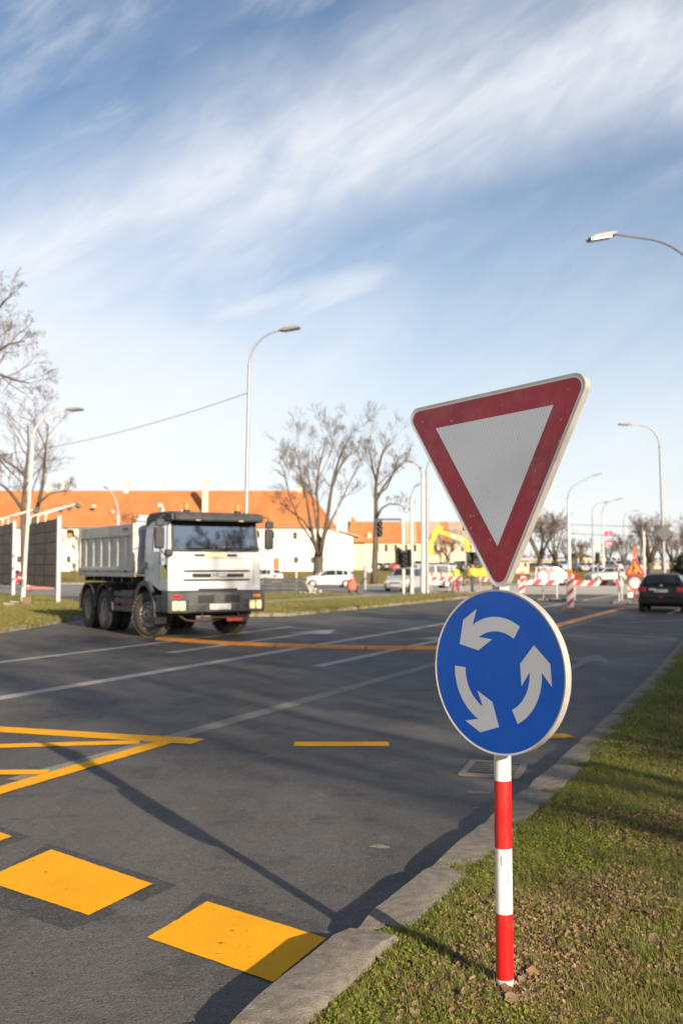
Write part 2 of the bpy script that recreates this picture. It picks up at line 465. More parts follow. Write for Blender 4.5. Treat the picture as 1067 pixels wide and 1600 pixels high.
# give-way and hatching lines in fresh yellow
paint_line('yellow_line', [(-6.9, 11.6), (-3.56, 10.5), (-1.39, 9.77)], .30, M['yellow'], .0045)
paint_line('yellow_line', [(-7.2, 9.15), (-3.23, 9.52), (-1.95, 9.74)], .21, M['yellow'], .0057)
paint_line('yellow_line', [(-4.4, 3.3), (-2.6, 7.62), (-1.68, 9.80)], .19, M['yellow'], .0069)
paint_line('yellow_line', [(-5.6, 8.28), (-2.81, 8.31), (-2.42, 8.32)], .19, M['yellow'], .0081)
paint_line('yellow_dash', [(-.45, 9.64), (.45, 9.64)], .23, M['yellow'], .0045)
paint_line('yellow_dash', [(1.40, 9.86), (2.30, 10.12)], .23, M['yellow'], .0045)
paint_poly('crossing_block', [(-1.74, 6.08), (-1.01, 5.43), (-1.23, 4.95), (-1.95, 5.5)], M['yellow'], .0045)
paint_poly('crossing_block', [(-.68, 5.15), (-.07, 4.65), (-.28, 4.17), (-.89, 4.66)], M['yellow'], .0045)
paint_poly('crossing_block', [(-2.80, 7.01), (-2.07, 6.37), (-2.29, 5.88), (-3.01, 6.44)], M['yellow'], .0045)
# dark ghosts where older marking was milled off, beside the blocks
for q in ([(-1.80, 6.22), (-.88, 5.42), (-1.01, 5.17), (-1.9, 5.6)], [(-2.12, 5.42), (-1.9, 5.6), (-1.1, 5.02), (-1.28, 4.76)],
          [(-.72, 5.30), (-.1, 4.84), (-.12, 4.6), (-.8, 4.9)], [(-2.86, 7.15), (-1.95, 6.37), (-2.1, 6.1), (-3.0, 6.6)]):
    paint_poly('dark_patch', q, M['asphalt_patch'], .0018)
for cx, cy, rr in ((1.02, 7.6, .06), (.23, 6.15, .04), (.95, 7.12, .02)):
    k = rnd.random() * 6
    paint_poly('pale_mortar_spot', [(cx + rr * 1.5 * (1 + .3 * math.sin(3 * a + k)) * math.cos(a), cy + rr * (1 + .3 * math.sin(2 * a + k)) * math.sin(a)) for a in [i * .5236 for i in range(12)]], M['dull_paint'], .0025)
# the long temporary orange line that sweeps round the junction
DIV = [(-4.05, 23.15), (-3.4, 22.6), (-2.58, 22.0), (-1.5, 21.4), (-.45, 20.98), (.7, 20.65), (1.92, 20.6), (3.2, 21.5), (4.6, 24.4), (6.16, 28.6), (8.0, 32.8), (9.85, 37.0), (11.2, 39.9), (12.8, 42.4), (14.6, 44)]
div = empty('lane_divider', (0, 0, 0), 0, 'orange raised rubber lane divider curving across the road from the truck wheel', 'lane divider')

# kerb stones
def stone_mesh(seed, L_=.965, W=.25, Hh=.3):
    r = random.Random(seed); bm = bmesh.new()
    nx = 6
    c = .018
    prof = [(0, -Hh), (0, -c * 1.3), (c, 0), (W * .5, .004), (W - c, 0), (W, -c), (W, -Hh)]
    rings = []
    for i in range(nx + 1):
        x = L_ * (i / nx - .5)
        e = .02 if i in (0, nx) else 0
        rings.append([bm.verts.new((x + r.uniform(-.002, .002), p[0] + r.uniform(-.005, .005) * (0 < i < nx or 1), p[1] - (e if 0 < k < 6 else 0) + r.uniform(-.004, .004))) for k, p in enumerate(prof)])
    for i in range(nx):
        for k in range(len(prof) - 1):
            bm.faces.new((rings[i][k], rings[i + 1][k], rings[i + 1][k + 1], rings[i][k + 1]))
    bm.faces.new(rings[0]); bm.faces.new(rings[-1][::-1])
    bmesh.ops.recalc_face_normals(bm, faces=bm.faces)
    me = bpy.data.meshes.new('kerb_stone'); bm.to_mesh(me); bm.free(); me.materials.append(M['concrete'])
    me.polygons.foreach_set('use_smooth', [True] * len(me.polygons)); me.set_sharp_from_angle(angle=R(38))
    return me


STONES = [stone_mesh(i) for i in range(7)]


def walk(poly, step, s0=0.):
    """points and headings every step along a polyline"""
    P = [Vector(p) for p in poly]; out = []; acc = s0; tot = 0
    for a, b in zip(P[:-1], P[1:]):
        l = (b - a).length
        while acc <= tot + l:
            out.append((a + (b - a) * ((acc - tot) / l), math.atan2((b - a).y, (b - a).x))); acc += step
        tot += l
    return out


def kerb_row(name, poly, z, limit, flip=False, skip=None, s0=0., width=1.):
    k = empty(name, (0, 0, 0)); tag(k, kind='structure')
    for i, (p, a) in enumerate(walk(poly, 1.0, s0)[:limit]):
        me = STONES[rnd.randrange(7)]
        o = bpy.data.objects.new('kerb_stone', me); col.objects.link(o); o.parent = k
        o.location = (p.x + rnd.uniform(-.004, .004), p.y + rnd.uniform(-.004, .004), z + rnd.uniform(-.003, .003))
        o.rotation_euler = (rnd.uniform(-.008, .008), rnd.uniform(-.003, .003), a + (math.pi if not flip else 0) + rnd.uniform(-.01, .01))
        o.scale = (1, width, 1)
        if skip and skip(i, o): pass
    return k


def near_edit(i, o):
    # the stones on this side of the corner have slipped forward a little, leaving a broken joint
    if o.location.y < 4.45: o.location.x -= .035; o.location.y -= .055; o.location.z += .026


kerb_row('kerb', KERB, .128, 130, skip=near_edit, s0=.92)
mbr = MB(); rr0 = random.Random(2)
for _ in range(45):
    q = rr0.random(); s_ = rr0.uniform(.003, .012); x_ = .055 + q * .20 + rr0.gauss(0, .018); y_ = 4.47 - q * .085 + rr0.gauss(0, .03)
    mbr.box((x_, y_, .08 + rr0.uniform(-.02, .02)), (s_ * 1.6, s_ * 1.2, s_), rot=(rr0.uniform(0, 3), rr0.uniform(0, 3), rr0.uniform(0, 3)))
tag(mbr.build('concrete_rubble', M['concrete'], fix=False), kind='stuff')
for i, (p, a) in enumerate(walk(DIV, .5)):
    db = MB(); db.prism([(-.13, .0), (.13, .0), (.10, .035), (.04, .06), (-.04, .06), (-.10, .035)], 'x', -.248, .248)
    o = db.build('divider_block', M['orange'], div, loc=(p.x, p.y, .001), rot=(0, 0, a)) if i == 0 else None
    if o is None:
        o = bpy.data.objects.new('divider_block', first_block); col.objects.link(o); o.parent = div; o.location = (p.x, p.y, .001); o.rotation_euler = (0, 0, a)
    else: first_block = o.data
VERGE_A = [(-45, 13.5), (-24, 20.0), (-8.75, 24.6), (-8.5, 27.5), (-8.45, 30), (-8.6, 33.3), (-9.3, 37), (-10.5, 41), (-12.5, 46), (-16, 53), (-22, 60.5), (-90, 61)]
tag(sheet('grass_island', VERGE_A + [(-90, 14)], .10, M['lawn_green'], thick=.2), kind='structure')
kerb_row('island_kerb', VERGE_A[1:-1][::-1], .12, 120, width=2.0)
VERGE_B = [(-11.2, 57.2), (-9.6, 52), (-7.6, 44), (-6.2, 37.5), (-4.9, 33.4), rp(26.2, 13.75), rp(35, 13.75), rp(45, 13.75), rp(51.6, 13.75)]
VB2 = VERGE_B + [(5, 57.0)]
tag(sheet('far_verge', VB2, .10, M['lawn_green'], thick=.2), kind='structure')
kerb_row('far_kerb', VERGE_B[::-1], .12, 120, width=1.3)
tag(sheet('footpath', [rp(24.8, 19.6), rp(36, 18.7), rp(47.2, 17.3), (4.2, 56.98), (1.6, 56.98), rp(36, 20.7), rp(24.8, 22)], .106, M['path']), kind='structure')
tag(sheet('lawn_kerb_strip', [(-90, 97.2), (-10, 97.2), (6, 84.4), (6.6, 84.9), (-9.7, 97.9), (-90, 97.9)], .07, M['concrete_pale'], thick=.1), kind='structure')

# right-hand verge: uneven soil sheet behind the kerb
def verge_height(x, y):
    u_ = min(1., max(0., (x - kerb_x(y) - .17) / .4))
    h = .100 + .014 * u_ + u_ * (.018 * math.sin(3.1 * x + 1.3 * y) * math.sin(1.7 * y - 2.2 * x + 1) + .008 * math.sin(9 * x) * math.sin(8 * y + 2 * x))
    d2 = (x - .61) ** 2 + (y - 3.81) ** 2
    h += .03 * math.exp(-d2 / .05) - .012 * math.exp(-d2 / .004)
    return h


def kerb_x(y):
    for (x0, y0), (x1, y1) in zip(KERB[:-1], KERB[1:]):
        if y0 <= y <= y1: return x0 + (x1 - x0) * (y - y0) / (y1 - y0)
    return KERB[0][0]


def build_verge():
    mb = MB()
    ys = list(np.arange(-9, 2.4, 1.)) + list(np.arange(2.4, 9, .06)) + list(np.arange(9, 24, .4)) + list(np.arange(24, 86, 3.))
    us = [0, .03] + list(np.arange(.08, 3.0, .06)) + list(np.arange(3.0, 8, .5)) + [9, 11, 14, 20, 30]
    nu = len(us)
    for y in ys:
        kx = kerb_x(y) + .19
        for u in us:
            x = kx + u
            z = verge_height(x, y)
            if y < 9 and u < 3: z += rnd.uniform(-.006, .006)
            if u == 0: z = min(z, .09)
            mb.v.append((x, y, z))
    for j in range(len(ys) - 1):
        for i in range(nu - 1): mb.f.append((j * nu + i, j * nu + i + 1, (j + 1) * nu + i + 1, (j + 1) * nu + i)); mb.m.append(0)
    tag(mb.build('verge', M['soil'], smooth=180, fix=False), kind='structure')


build_verge()
# ------------------------------------------------------------------ grass of the right-hand verge
def leaf_material(name, ramp, trans=.25):
    m = bpy.data.materials.new(name); m.use_nodes = True
    nt = m.node_tree; N = nt.nodes; L = nt.links; b = N['Principled BSDF']; out = [n for n in N if n.type == 'OUTPUT_MATERIAL'][0]
    oi = N.new('ShaderNodeObjectInfo'); geo = N.new('ShaderNodeNewGeometry')
    ad = N.new('ShaderNodeMath'); ad.operation = 'MULTIPLY_ADD'; ad.inputs[1].default_value = .45
    hf = N.new('ShaderNodeMath'); hf.operation = 'MULTIPLY'; hf.inputs[1].default_value = .55
    L.new(oi.outputs['Random'], hf.inputs[0]); L.new(geo.outputs['Random Per Island'], ad.inputs[0]); L.new(hf.outputs[0], ad.inputs[2])
    r = N.new('ShaderNodeValToRGB'); cr = r.color_ramp
    cr.elements[0].position = 0; cr.elements[0].color = (*ramp[0], 1); cr.elements[1].position = 1; cr.elements[1].color = (*ramp[-1], 1)
    for i, c in enumerate(ramp[1:-1]):
        e = cr.elements.new((i + 1) / (len(ramp) - 1)); e.color = (*c, 1)
    L.new(ad.outputs[0], r.inputs[0]); L.new(r.outputs[0], b.inputs['Base Color']); b.inputs['Roughness'].default_value = .55; b.inputs['Specular IOR Level'].default_value = .25
    tr = N.new('ShaderNodeBsdfTranslucent'); L.new(r.outputs[0], tr.inputs[0])
    mx = N.new('ShaderNodeMixShader'); mx.inputs[0].default_value = trans
    L.new(b.outputs[0], mx.inputs[1]); L.new(tr.outputs[0], mx.inputs[2]); L.new(mx.outputs[0], out.inputs[0])
    return m


M['blade'] = leaf_material('grass_blade', [(.075, .105, .016), (.13, .17, .026), (.20, .225, .04), (.29, .26, .075), (.25, .19, .08)])
M['clover'] = leaf_material('weed_leaf', [(.10, .14, .015), (.18, .22, .024), (.26, .29, .036), (.31, .31, .06)], .3)
M['straw'] = leaf_material('straw', [(.27, .20, .09), (.19, .13, .065), (.34, .26, .13), (.13, .085, .045)], .1)
M['crumb'] = leaf_material('leaf_crumb', [(.16, .095, .05), (.25, .155, .075), (.32, .215, .12), (.10, .065, .04)], .08)


def clump(kind, seed):
    r = random.Random(seed); mb = MB()
    def blade(x, y, h, w, lean, a, mi, segs=2):
        dx, dy = math.cos(a), math.sin(a); px, py = -dy * w / 2, dx * w / 2
        pts = []
        for k in range(segs + 1):
            t = k / segs; o = lean * t * t; hh = h * (t - .25 * t * t * min(1, lean / max(h, .001)))
            ww = (1 - t * .85)
            pts.append(((x + dx * o - px * ww, y + dy * o - py * ww, hh - .004), (x + dx * o + px * ww, y + dy * o + py * ww, hh - .004)))
        vs = [p for q in pts for p in q]
        mb.add(vs, [(2 * k, 2 * k + 1, 2 * k + 3, 2 * k + 2) for k in range(segs)], mi)
    def leaf(x, y, z, s, mi, tilt=.5):
        a = r.uniform(0, 6.28); tx, ty = r.uniform(-tilt, tilt), r.uniform(-tilt, tilt)
        Mx = Matrix.Translation((x, y, z)) @ Euler((tx, ty, a)).to_matrix().to_4x4()
        p = [(-1, 0, 0), (-.3, -.62, .12), (.45, -.5, .1), (1, 0, -.12), (.45, .5, .1), (-.3, .62, .12)]
        mb.add([tuple(Mx @ (Vector(q) * s)) for q in p], [(0, 1, 2, 3), (0, 3, 4, 5)], mi)
    if kind == 'grass':
        for _ in range(3):
            a = r.uniform(0, 6.28); blade(r.uniform(-.02, .02), r.uniform(-.02, .02), r.uniform(.035, .065), r.uniform(.0016, .0026), r.uniform(.02, .05), a, r.choice((0, 0, 2)), 3)
        for _ in range(18):
            a = r.uniform(0, 6.28); q = r.uniform(0, .03)
            blade(q * math.cos(a * 2), q * math.sin(a * 2), r.uniform(.015, .042), r.uniform(.0018, .0038), r.uniform(.004, .035), a, 0)
        for _ in range(4):
            a = r.uniform(0, 6.28); blade(r.uniform(-.03, .03), r.uniform(-.03, .03), r.uniform(.008, .02), r.uniform(.002, .003), r.uniform(.02, .05), a, 2)
    elif kind == 'weed':
        for _ in range(20):
            a = r.uniform(0, 6.28); q = r.uniform(0, .035)
            leaf(q * math.cos(a), q * math.sin(a), r.uniform(.004, .03), r.uniform(.004, .0095), 1)
        for _ in range(4):
            a = r.uniform(0, 6.28); blade(r.uniform(-.03, .03), r.uniform(-.03, .03), r.uniform(.015, .035), .003, r.uniform(.004, .03), a, 0)
    elif kind == 'straw':
        for _ in range(9):
            a = r.uniform(0, 6.28); blade(r.uniform(-.03, .03), r.uniform(-.03, .03), r.uniform(.003, .014), r.uniform(.0018, .0035), r.uniform(.03, .07), a, 2)
        for _ in range(5): leaf(r.uniform(-.03, .03), r.uniform(-.03, .03), r.uniform(.003, .015), r.uniform(.005, .013), 3, .9)
    else:   # crumbs of earth and leaf
        for _ in range(5): leaf(r.uniform(-.03, .03), r.uniform(-.03, .03), r.uniform(.002, .010), r.uniform(.003, .0095), 3, 1.0)
        for _ in range(5):
            s = r.uniform(.002, .009); c = (r.uniform(-.03, .03), r.uniform(-.03, .03), s * .5)
            vs = [(c[0] + r.uniform(.6, 1.2) * s * a, c[1] + r.uniform(.6, 1.2) * s * b, c[2] + r.uniform(.5, 1.) * s * e) for a, b, e in ((1, 0, 0), (-1, 0, 0), (0, 1, 0), (0, -1, 0), (0, 0, 1), (0, 0, -1))]
            mb.add(vs, [(0, 2, 4), (2, 1, 4), (1, 3, 4), (3, 0, 4), (2, 0, 5), (1, 2, 5), (3, 1, 5), (0, 3, 5)], 4)
    me = bpy.data.meshes.new('grass_' + kind); me.from_pydata(mb.v, [], mb.f)
    for q in ('blade', 'clover', 'straw', 'crumb', 'soil'): me.materials.append(M[q])
    me.polygons.foreach_set('material_index', mb.m)
    return bpy.data.objects.new('grass_tuft', me)


def scatter(name, pts, scl, kinds, pick_bias=None):
    """one stuff object: tufts instanced on the points by geometry nodes"""
    c = bpy.data.collections.new(name + '_tufts')
    for i, (k, s) in enumerate(kinds): c.objects.link(clump(k, s))
    me = bpy.data.meshes.new(name); me.vertices.add(len(pts)); me.vertices.foreach_set('co', np.asarray(pts, dtype=np.float32).ravel())
    at = me.attributes.new('size', 'FLOAT', 'POINT'); at.data.foreach_set('value', np.asarray(scl, dtype=np.float32))
    o = bpy.data.objects.new(name, me); col.objects.link(o)
    g = bpy.data.node_groups.new(name, 'GeometryNodeTree')
    g.interface.new_socket('Geometry', in_out='INPUT', socket_type='NodeSocketGeometry'); g.interface.new_socket('Geometry', in_out='OUTPUT', socket_type='NodeSocketGeometry')
    N = g.nodes; L = g.links
    gi = N.new('NodeGroupInput'); go = N.new('NodeGroupOutput'); ip = N.new('GeometryNodeInstanceOnPoints'); ci = N.new('GeometryNodeCollectionInfo')
    ci.inputs['Collection'].default_value = c; ci.inputs['Separate Children'].default_value = True; ci.inputs['Reset Children'].default_value = True
    ip.inputs['Pick Instance'].default_value = True
    rr = N.new('FunctionNodeRandomValue'); rr.data_type = 'FLOAT_VECTOR'; rr.inputs[0].default_value = (-.25, -.25, 0); rr.inputs[1].default_value = (.25, .25, 6.283)
    na = N.new('GeometryNodeInputNamedAttribute'); na.data_type = 'FLOAT'; na.inputs['Name'].default_value = 'size'
    L.new(gi.outputs[0], ip.inputs['Points']); L.new(ci.outputs[0], ip.inputs['Instance']); L.new(rr.outputs[0], ip.inputs['Rotation']); L.new(na.outputs[0], ip.inputs['Scale']); L.new(ip.outputs[0], go.inputs[0])
    md = o.modifiers.new('scatter', 'NODES'); md.node_group = g
    return tag(o, kind='stuff')


def verge_points(n, y0, y1, wide, seed, fn):
    rg = np.random.default_rng(seed); out = []
    while len(out) < n:
        ys = rg.uniform(y0, y1, 4000); us = rg.uniform(.0, 1, 4000)
        for y, u in zip(ys, us):
            kx = kerb_x(y) + .175
            x = kx - .045 + u * wide(y)
            # keep to what the lens can see, with a margin
            if abs(x) > .38 * y + .6: continue
            k = fn(x, y, u * wide(y), rg)
            if k <= 0: continue
            out.append((x, y, verge_height(x, y), k))
            if len(out) >= n: break
    return out


def pnoise(x, y): return .5 + .2 * math.sin(1.5 * x + 2.1 * y + .7 + 1.1 * math.sin(1.1 * y)) + .2 * math.sin(2.6 * y - 1.7 * x + 1.3 * math.sin(2.1 * x + .5)) + .1 * math.sin(6.1 * x + 4.3 * y)


def vnoise(x, y): return .5 + .25 * math.sin(2.3 * x + 1.1 * y + 1.3) + .25 * math.sin(3.7 * y - 2.9 * x + .4 * math.sin(5 * x))


def dens(kind, lo=.0):
    def f(x, y, u, rg):
        d2 = (x - .66) ** 2 + ((y - 3.84) * .8) ** 2
        bald = 1 - .93 * math.exp(-d2 / .10)
        v = vnoise(x, y); p_ = pnoise(x, y); lush = min(1., max(0., (p_ - .22) / .52)) if u > .25 else 1.
        if kind == 'weed': q = max(.09, 1.15 - v * .6 - u * .7) * bald * (.3 + .7 * lush)
        elif kind == 'grass': q = (.28 + .72 * lush) * (.5 + .5 * v) * bald
        elif kind == 'straw': q = (.2 + .8 * (1 - lush)) * (.4 + .6 * bald)
        else: q = .10 + .9 * (1 - bald) + .35 * (u < .12) + .55 * (1 - lush)
        if u < .06: q *= .6
        return rg.uniform(.6, 1.35) * (.7 if u < .18 else 1.) if rg.uniform() < q else 0
    return f


def build_grass():
    W1 = lambda y: min(3.6, .42 * y + .8)
    for nm, kd, n, y0, y1, sc, seeds in (
            ('grass', 'grass', 19000, 3.0, 8.5, 1., 7), ('grass', 'weed', 7500, 3.0, 8.5, .9, 5), ('grass', 'straw', 14000, 3.0, 8.5, 1., 5), ('soil_crumbs', 'crumb', 17000, 3.0, 8.5, 1., 4),
            ('grass', 'grass', 16000, 8.3, 17, 1.35, 4), ('grass', 'weed', 4000, 8.3, 17, 1.4, 3), ('grass', 'straw', 15000, 8.3, 17, 1.45, 4), ('soil_crumbs', 'crumb', 9000, 8.3, 17, 1.4, 4),
            ('grass', 'grass', 16000, 16.8, 40, 2.1, 4), ('grass', 'straw', 15000, 16.8, 40, 2.2, 3)):
        W = W1 if y1 < 9 else (lambda y: min(9., .16 * y + 2.2))
        p = verge_points(n, y0, y1, W, hash(kd) % 97 if False else len(kd) * 7 + int(y0 * 3), dens(kd))
        scatter(nm, [q[:3] for q in p], [q[3] * sc for q in p], [(kd, 11 * i + len(kd)) for i in range(seeds)])


build_grass()


def build_far_grass():
    """short rough grass on the two raised islands across the road"""
    rg = np.random.default_rng(5)
    def inside(p, poly):
        c = False; j = len(poly) - 1
        for i in range(len(poly)):
            if (poly[i][1] > p[1]) != (poly[j][1] > p[1]) and p[0] < (poly[j][0] - poly[i][0]) * (p[1] - poly[i][1]) / (poly[j][1] - poly[i][1]) + poly[i][0]: c = not c
            j = i
        return c
    A = VERGE_A + [(-90, 14)]; fp = [rp(24.8, 19.5), rp(36, 18.6), rp(47.2, 17.2), (4.3, 57.2), (1.5, 57.2), rp(36, 20.8), rp(24.8, 22.1)]
    for poly, bx, n in ((A, (-26, -8, 18, 61), 15000), (VB2, (-11, 9, 29, 57.5), 12000)):
        pts = []; sc = []
        while len(pts) < n:
            p = (rg.uniform(bx[0], bx[1]), rg.uniform(bx[2], bx[3]))
            if abs(p[0]) > .37 * p[1] + 1 or not inside(p, poly) or inside(p, fp): continue
            pts.append((p[0], p[1], .10)); sc.append(rg.uniform(2.2, 4.0))
        scatter('grass', pts, sc, [('grass', 71), ('grass', 72), ('straw', 73), ('grass', 74)])


build_far_grass()

# ------------------------------------------------------------------ fallen leaves and clods near the sign
M['leaf_a'] = mat('dry_leaf_tan', (.30, .18, .09), .7, (.20, .11, .055), 30, spec=.2)
M['leaf_b'] = mat('dry_leaf_brown', (.17, .085, .045), .75, (.11, .055, .03), 30, spec=.2)
M['leaf_c'] = mat('dry_leaf_grey', (.24, .17, .115), .8, (.15, .10, .07), 30, spec=.2)


def leaf_mesh(seed, m):
    r = random.Random(seed); mb = MB(); n = 5
    out = []
    for i in range(n + 1):
        t = i / n; w = .42 * math.sin(math.pi * min(1, t * .93 + .03)) ** .8 * (1 + .25 * math.sin(i * 2.6 + seed))
        curl = r.uniform(.4, 1.2)
        x = t - .5
        z = .22 * curl * (2 * t - 1) ** 2 + .05 * math.sin(3 * t + seed)
        out += [(x, -w, z + .3 * w * curl), (x + .03, 0, z - .02), (x, w, z + .35 * w * r.uniform(.2, 1.4))]
    fs = []
    for i in range(n): fs += [(3 * i, 3 * i + 1, 3 * i + 4, 3 * i + 3), (3 * i + 1, 3 * i + 2, 3 * i + 5, 3 * i + 4)]
    mb.add(out, fs)
    mb.tube([(-.5, 0, .2), (-.66, .03, .12), (-.8, .0, .16)], [.02, .018, .014], 4, caps=False)
    me = bpy.data.meshes.new('fallen_leaf'); me.from_pydata(mb.v, [], mb.f); me.materials.append(m)
    me.polygons.foreach_set('use_smooth', [True] * len(me.polygons)); return me


def build_leaves():
    ms = [leaf_mesh(i, M[('leaf_a', 'leaf_b', 'leaf_c')[i % 3]]) for i in range(9)]
    words_ = {0: 'curled tan dry leaf fallen on the grass verge', 1: 'dark brown crumpled leaf fallen on the grass verge', 2: 'greyish brown withered leaf fallen on the grass verge'}
    grp = {0: 'tan fallen leaves on the verge', 1: 'dark brown fallen leaves on the verge', 2: 'greyish fallen leaves on the verge'}
    p = verge_points(210, 3.2, 9.5, lambda y: min(3.2, .42 * y + .6), 31, lambda x, y, u, rg: 1 if u > .05 and rg.uniform() < (.35 + .65 * (y < 6)) else 0)
    for i, (x, y, z, _) in enumerate(p):
        k = i % 9
        o = bpy.data.objects.new('fallen_leaf', ms[k]); col.objects.link(o)
        s = rnd.uniform(.028, .066)
        o.location = (x, y, z + .016); o.scale = (s, s, s); o.rotation_euler = (rnd.uniform(-.5, .5), rnd.uniform(-.5, .5), rnd.uniform(0, 6.28))
        tag(o, words_[k % 3], 'leaf', grp[k % 3])
    # big hand-shaped clods of dug soil round the foot of the post
    mb = MB(); r = random.Random(3)
    for _ in range(260):
        a = r.uniform(0, 6.28); q = abs(r.gauss(0, .2)) + .055; s = r.uniform(.006, .022)
        x, y = .63 + q * math.cos(a) * .9, 3.83 + q * math.sin(a)
        z = verge_height(x, y) + s * .2
        vs = [(x + r.uniform(.6, 1.2) * s * u, y + r.uniform(.6, 1.2) * s * v, z + r.uniform(.5, 1.) * s * w) for u, v, w in ((1, 0, 0), (-1, 0, 0), (0, 1, 0), (0, -1, 0), (0, 0, 1), (0, 0, -1), (.7, .7, .5), (-.7, .6, .5))]
        mb.add(vs, [(0, 6, 4), (6, 2, 4), (2, 7, 4), (7, 1, 4), (1, 3, 4), (3, 0, 4), (2, 6, 0, 5), (1, 7, 2, 5), (3, 1, 5), (0, 3, 5)])
    tag(mb.build('soil_clods', mat('dug_soil', (.14, .095, .055), 1, (.24, .17, .10), 40, bump=.6, bscale=120, spec=.1), fix=False), kind='stuff')


build_leaves()

# ------------------------------------------------------------------ the give-way / roundabout sign
M['alu'] = mat('sign_aluminium', (.60, .575, .53), .42, (.5, .48, .44), 14, metal=.35, dirt=(.32, .29, .24), dscale=7, damt=.6)
M['alu_back'] = mat('sign_back_grey', (.42, .42, .42), .5, metal=.4, dirt=(.25, .24, .22), dscale=4)


def sheeting(name, c, c2, stripe=0., dirt=(.5, .48, .45), damt=.35, rough=.38, dcol_scale=7):
    m = mat(name, c, rough, c2, 5, dirt=dirt, dscale=dcol_scale, damt=damt, spec=.5)
    nt = m.node_tree; N = nt.nodes; L = nt.links; b = N['Principled BSDF']
    src = b.inputs['Base Color'].links[0].from_socket
    tc = N.new('ShaderNodeTexCoord')
    # fine scratches and chips in the film
    mp = N.new('ShaderNodeMapping'); mp.inputs['Scale'].default_value = (9, 1, 30); mp.inputs['Rotation'].default_value = (0, .5, 0); L.new(tc.outputs['Object'], mp.inputs[0])
    n = N.new('ShaderNodeTexNoise'); n.inputs['Scale'].default_value = 5; n.inputs['Detail'].default_value = 5; n.inputs['Distortion'].default_value = 2.; L.new(mp.outputs[0], n.inputs['Vector'])
    r = N.new('ShaderNodeMapRange'); r.inputs['From Min'].default_value = .70; r.inputs['From Max'].default_value = .73; r.inputs['To Max'].default_value = .75; L.new(n.outputs['Fac'], r.inputs['Value'])
    n2 = N.new('ShaderNodeTexNoise'); n2.inputs['Scale'].default_value = 42; n2.inputs['Detail'].default_value = 3; L.new(tc.outputs['Object'], n2.inputs['Vector'])
    r2 = N.new('ShaderNodeMapRange'); r2.inputs['From Min'].default_value = .695; r2.inputs['From Max'].default_value = .72; r2.inputs['To Max'].default_value = .65; L.new(n2.outputs['Fac'], r2.inputs['Value'])
    mxm = N.new('ShaderNodeMath'); mxm.operation = 'MAXIMUM'; L.new(r.outputs[0], mxm.inputs[0]); L.new(r2.outputs[0], mxm.inputs[1])
    mx = N.new('ShaderNodeMix'); mx.data_type = 'RGBA'; L.new(mxm.outputs[0], mx.inputs['Factor']); L.new(src, mx.inputs['A']); mx.inputs['B'].default_value = (*dirt, 1)
    cur = mx.outputs['Result']
    if stripe:
        w = N.new('ShaderNodeTexWave'); w.wave_type = 'BANDS'; w.bands_direction = 'X'; w.inputs['Scale'].default_value = 26; w.inputs['Distortion'].default_value = .3
        q = N.new('ShaderNodeMapping'); q.inputs['Rotation'].default_value = (0, R(14), 0); L.new(tc.outputs['Object'], q.inputs[0]); L.new(q.outputs[0], w.inputs['Vector'])
        k = N.new('ShaderNodeMapRange'); k.inputs['To Max'].default_value = stripe; L.new(w.outputs['Fac'], k.inputs['Value'])
        m2 = N.new('ShaderNodeMix'); m2.data_type = 'RGBA'; L.new(k.outputs[0], m2.inputs['Factor']); L.new(cur, m2.inputs['A']); m2.inputs['B'].default_value = (c[0] * .72, c[1] * .73, c[2] * .75, 1)
        cur = m2.outputs['Result']
    L.new(cur, b.inputs['Base Color'])
    return m


M['film_white'] = sheeting('white_sheeting', (.46, .485, .54), (.43, .455, .505), .7, dirt=(.28, .27, .26), damt=.25)
M['film_grey'] = sheeting('arrow_sheeting', (.41, .43, .47), (.38, .40, .44), .0, dirt=(.35, .35, .36), damt=.2)
M['film_red'] = sheeting('red_sheeting', (.22, .014, .024), (.17, .012, .02), 0, dirt=(.45, .22, .22), damt=.16)
M['film_blue'] = sheeting('blue_sheeting', (.001, .070, .40), (.001, .06, .34), 0, dirt=(.015, .10, .36), damt=.35, rough=.32)
M['post_white'] = mat('post_white', (.72, .71, .68), .42, dirt=(.42, .37, .30), dscale=11, damt=.75, coat=.1, stretch=(1, 1, .35))
M['post_red'] = mat('post_red', (.62, .012, .012), .36, (.55, .012, .012), 4, dirt=(.30, .06, .05), dscale=16, damt=.7, coat=.1, stretch=(1, 1, .4))


def round_poly(pts, r, n=7):
    out = []; N_ = len(pts)
    for i in range(N_):
        p = Vector(pts[i]); a = (Vector(pts[i - 1]) - p).normalized(); b = (Vector(pts[(i + 1) % N_]) - p).normalized()
        half = a.angle(b) / 2; d = r / math.tan(half); c = p + (a + b).normalized() * r / math.sin(half)
        s = p + a * d; e = p + b * d
        a0 = math.atan2(s.y - c.y, s.x - c.x); a1 = math.atan2(e.y - c.y, e.x - c.x)
        da = (a1 - a0 + math.pi) % (2 * math.pi) - math.pi
        out += [(c.x + r * math.cos(a0 + da * k / n), c.y + r * math.sin(a0 + da * k / n)) for k in range(n + 1)]
    return out


def offset_tri(h, inset, cz):
    """inverted triangle (apex down) of side S, inset"""
    pass


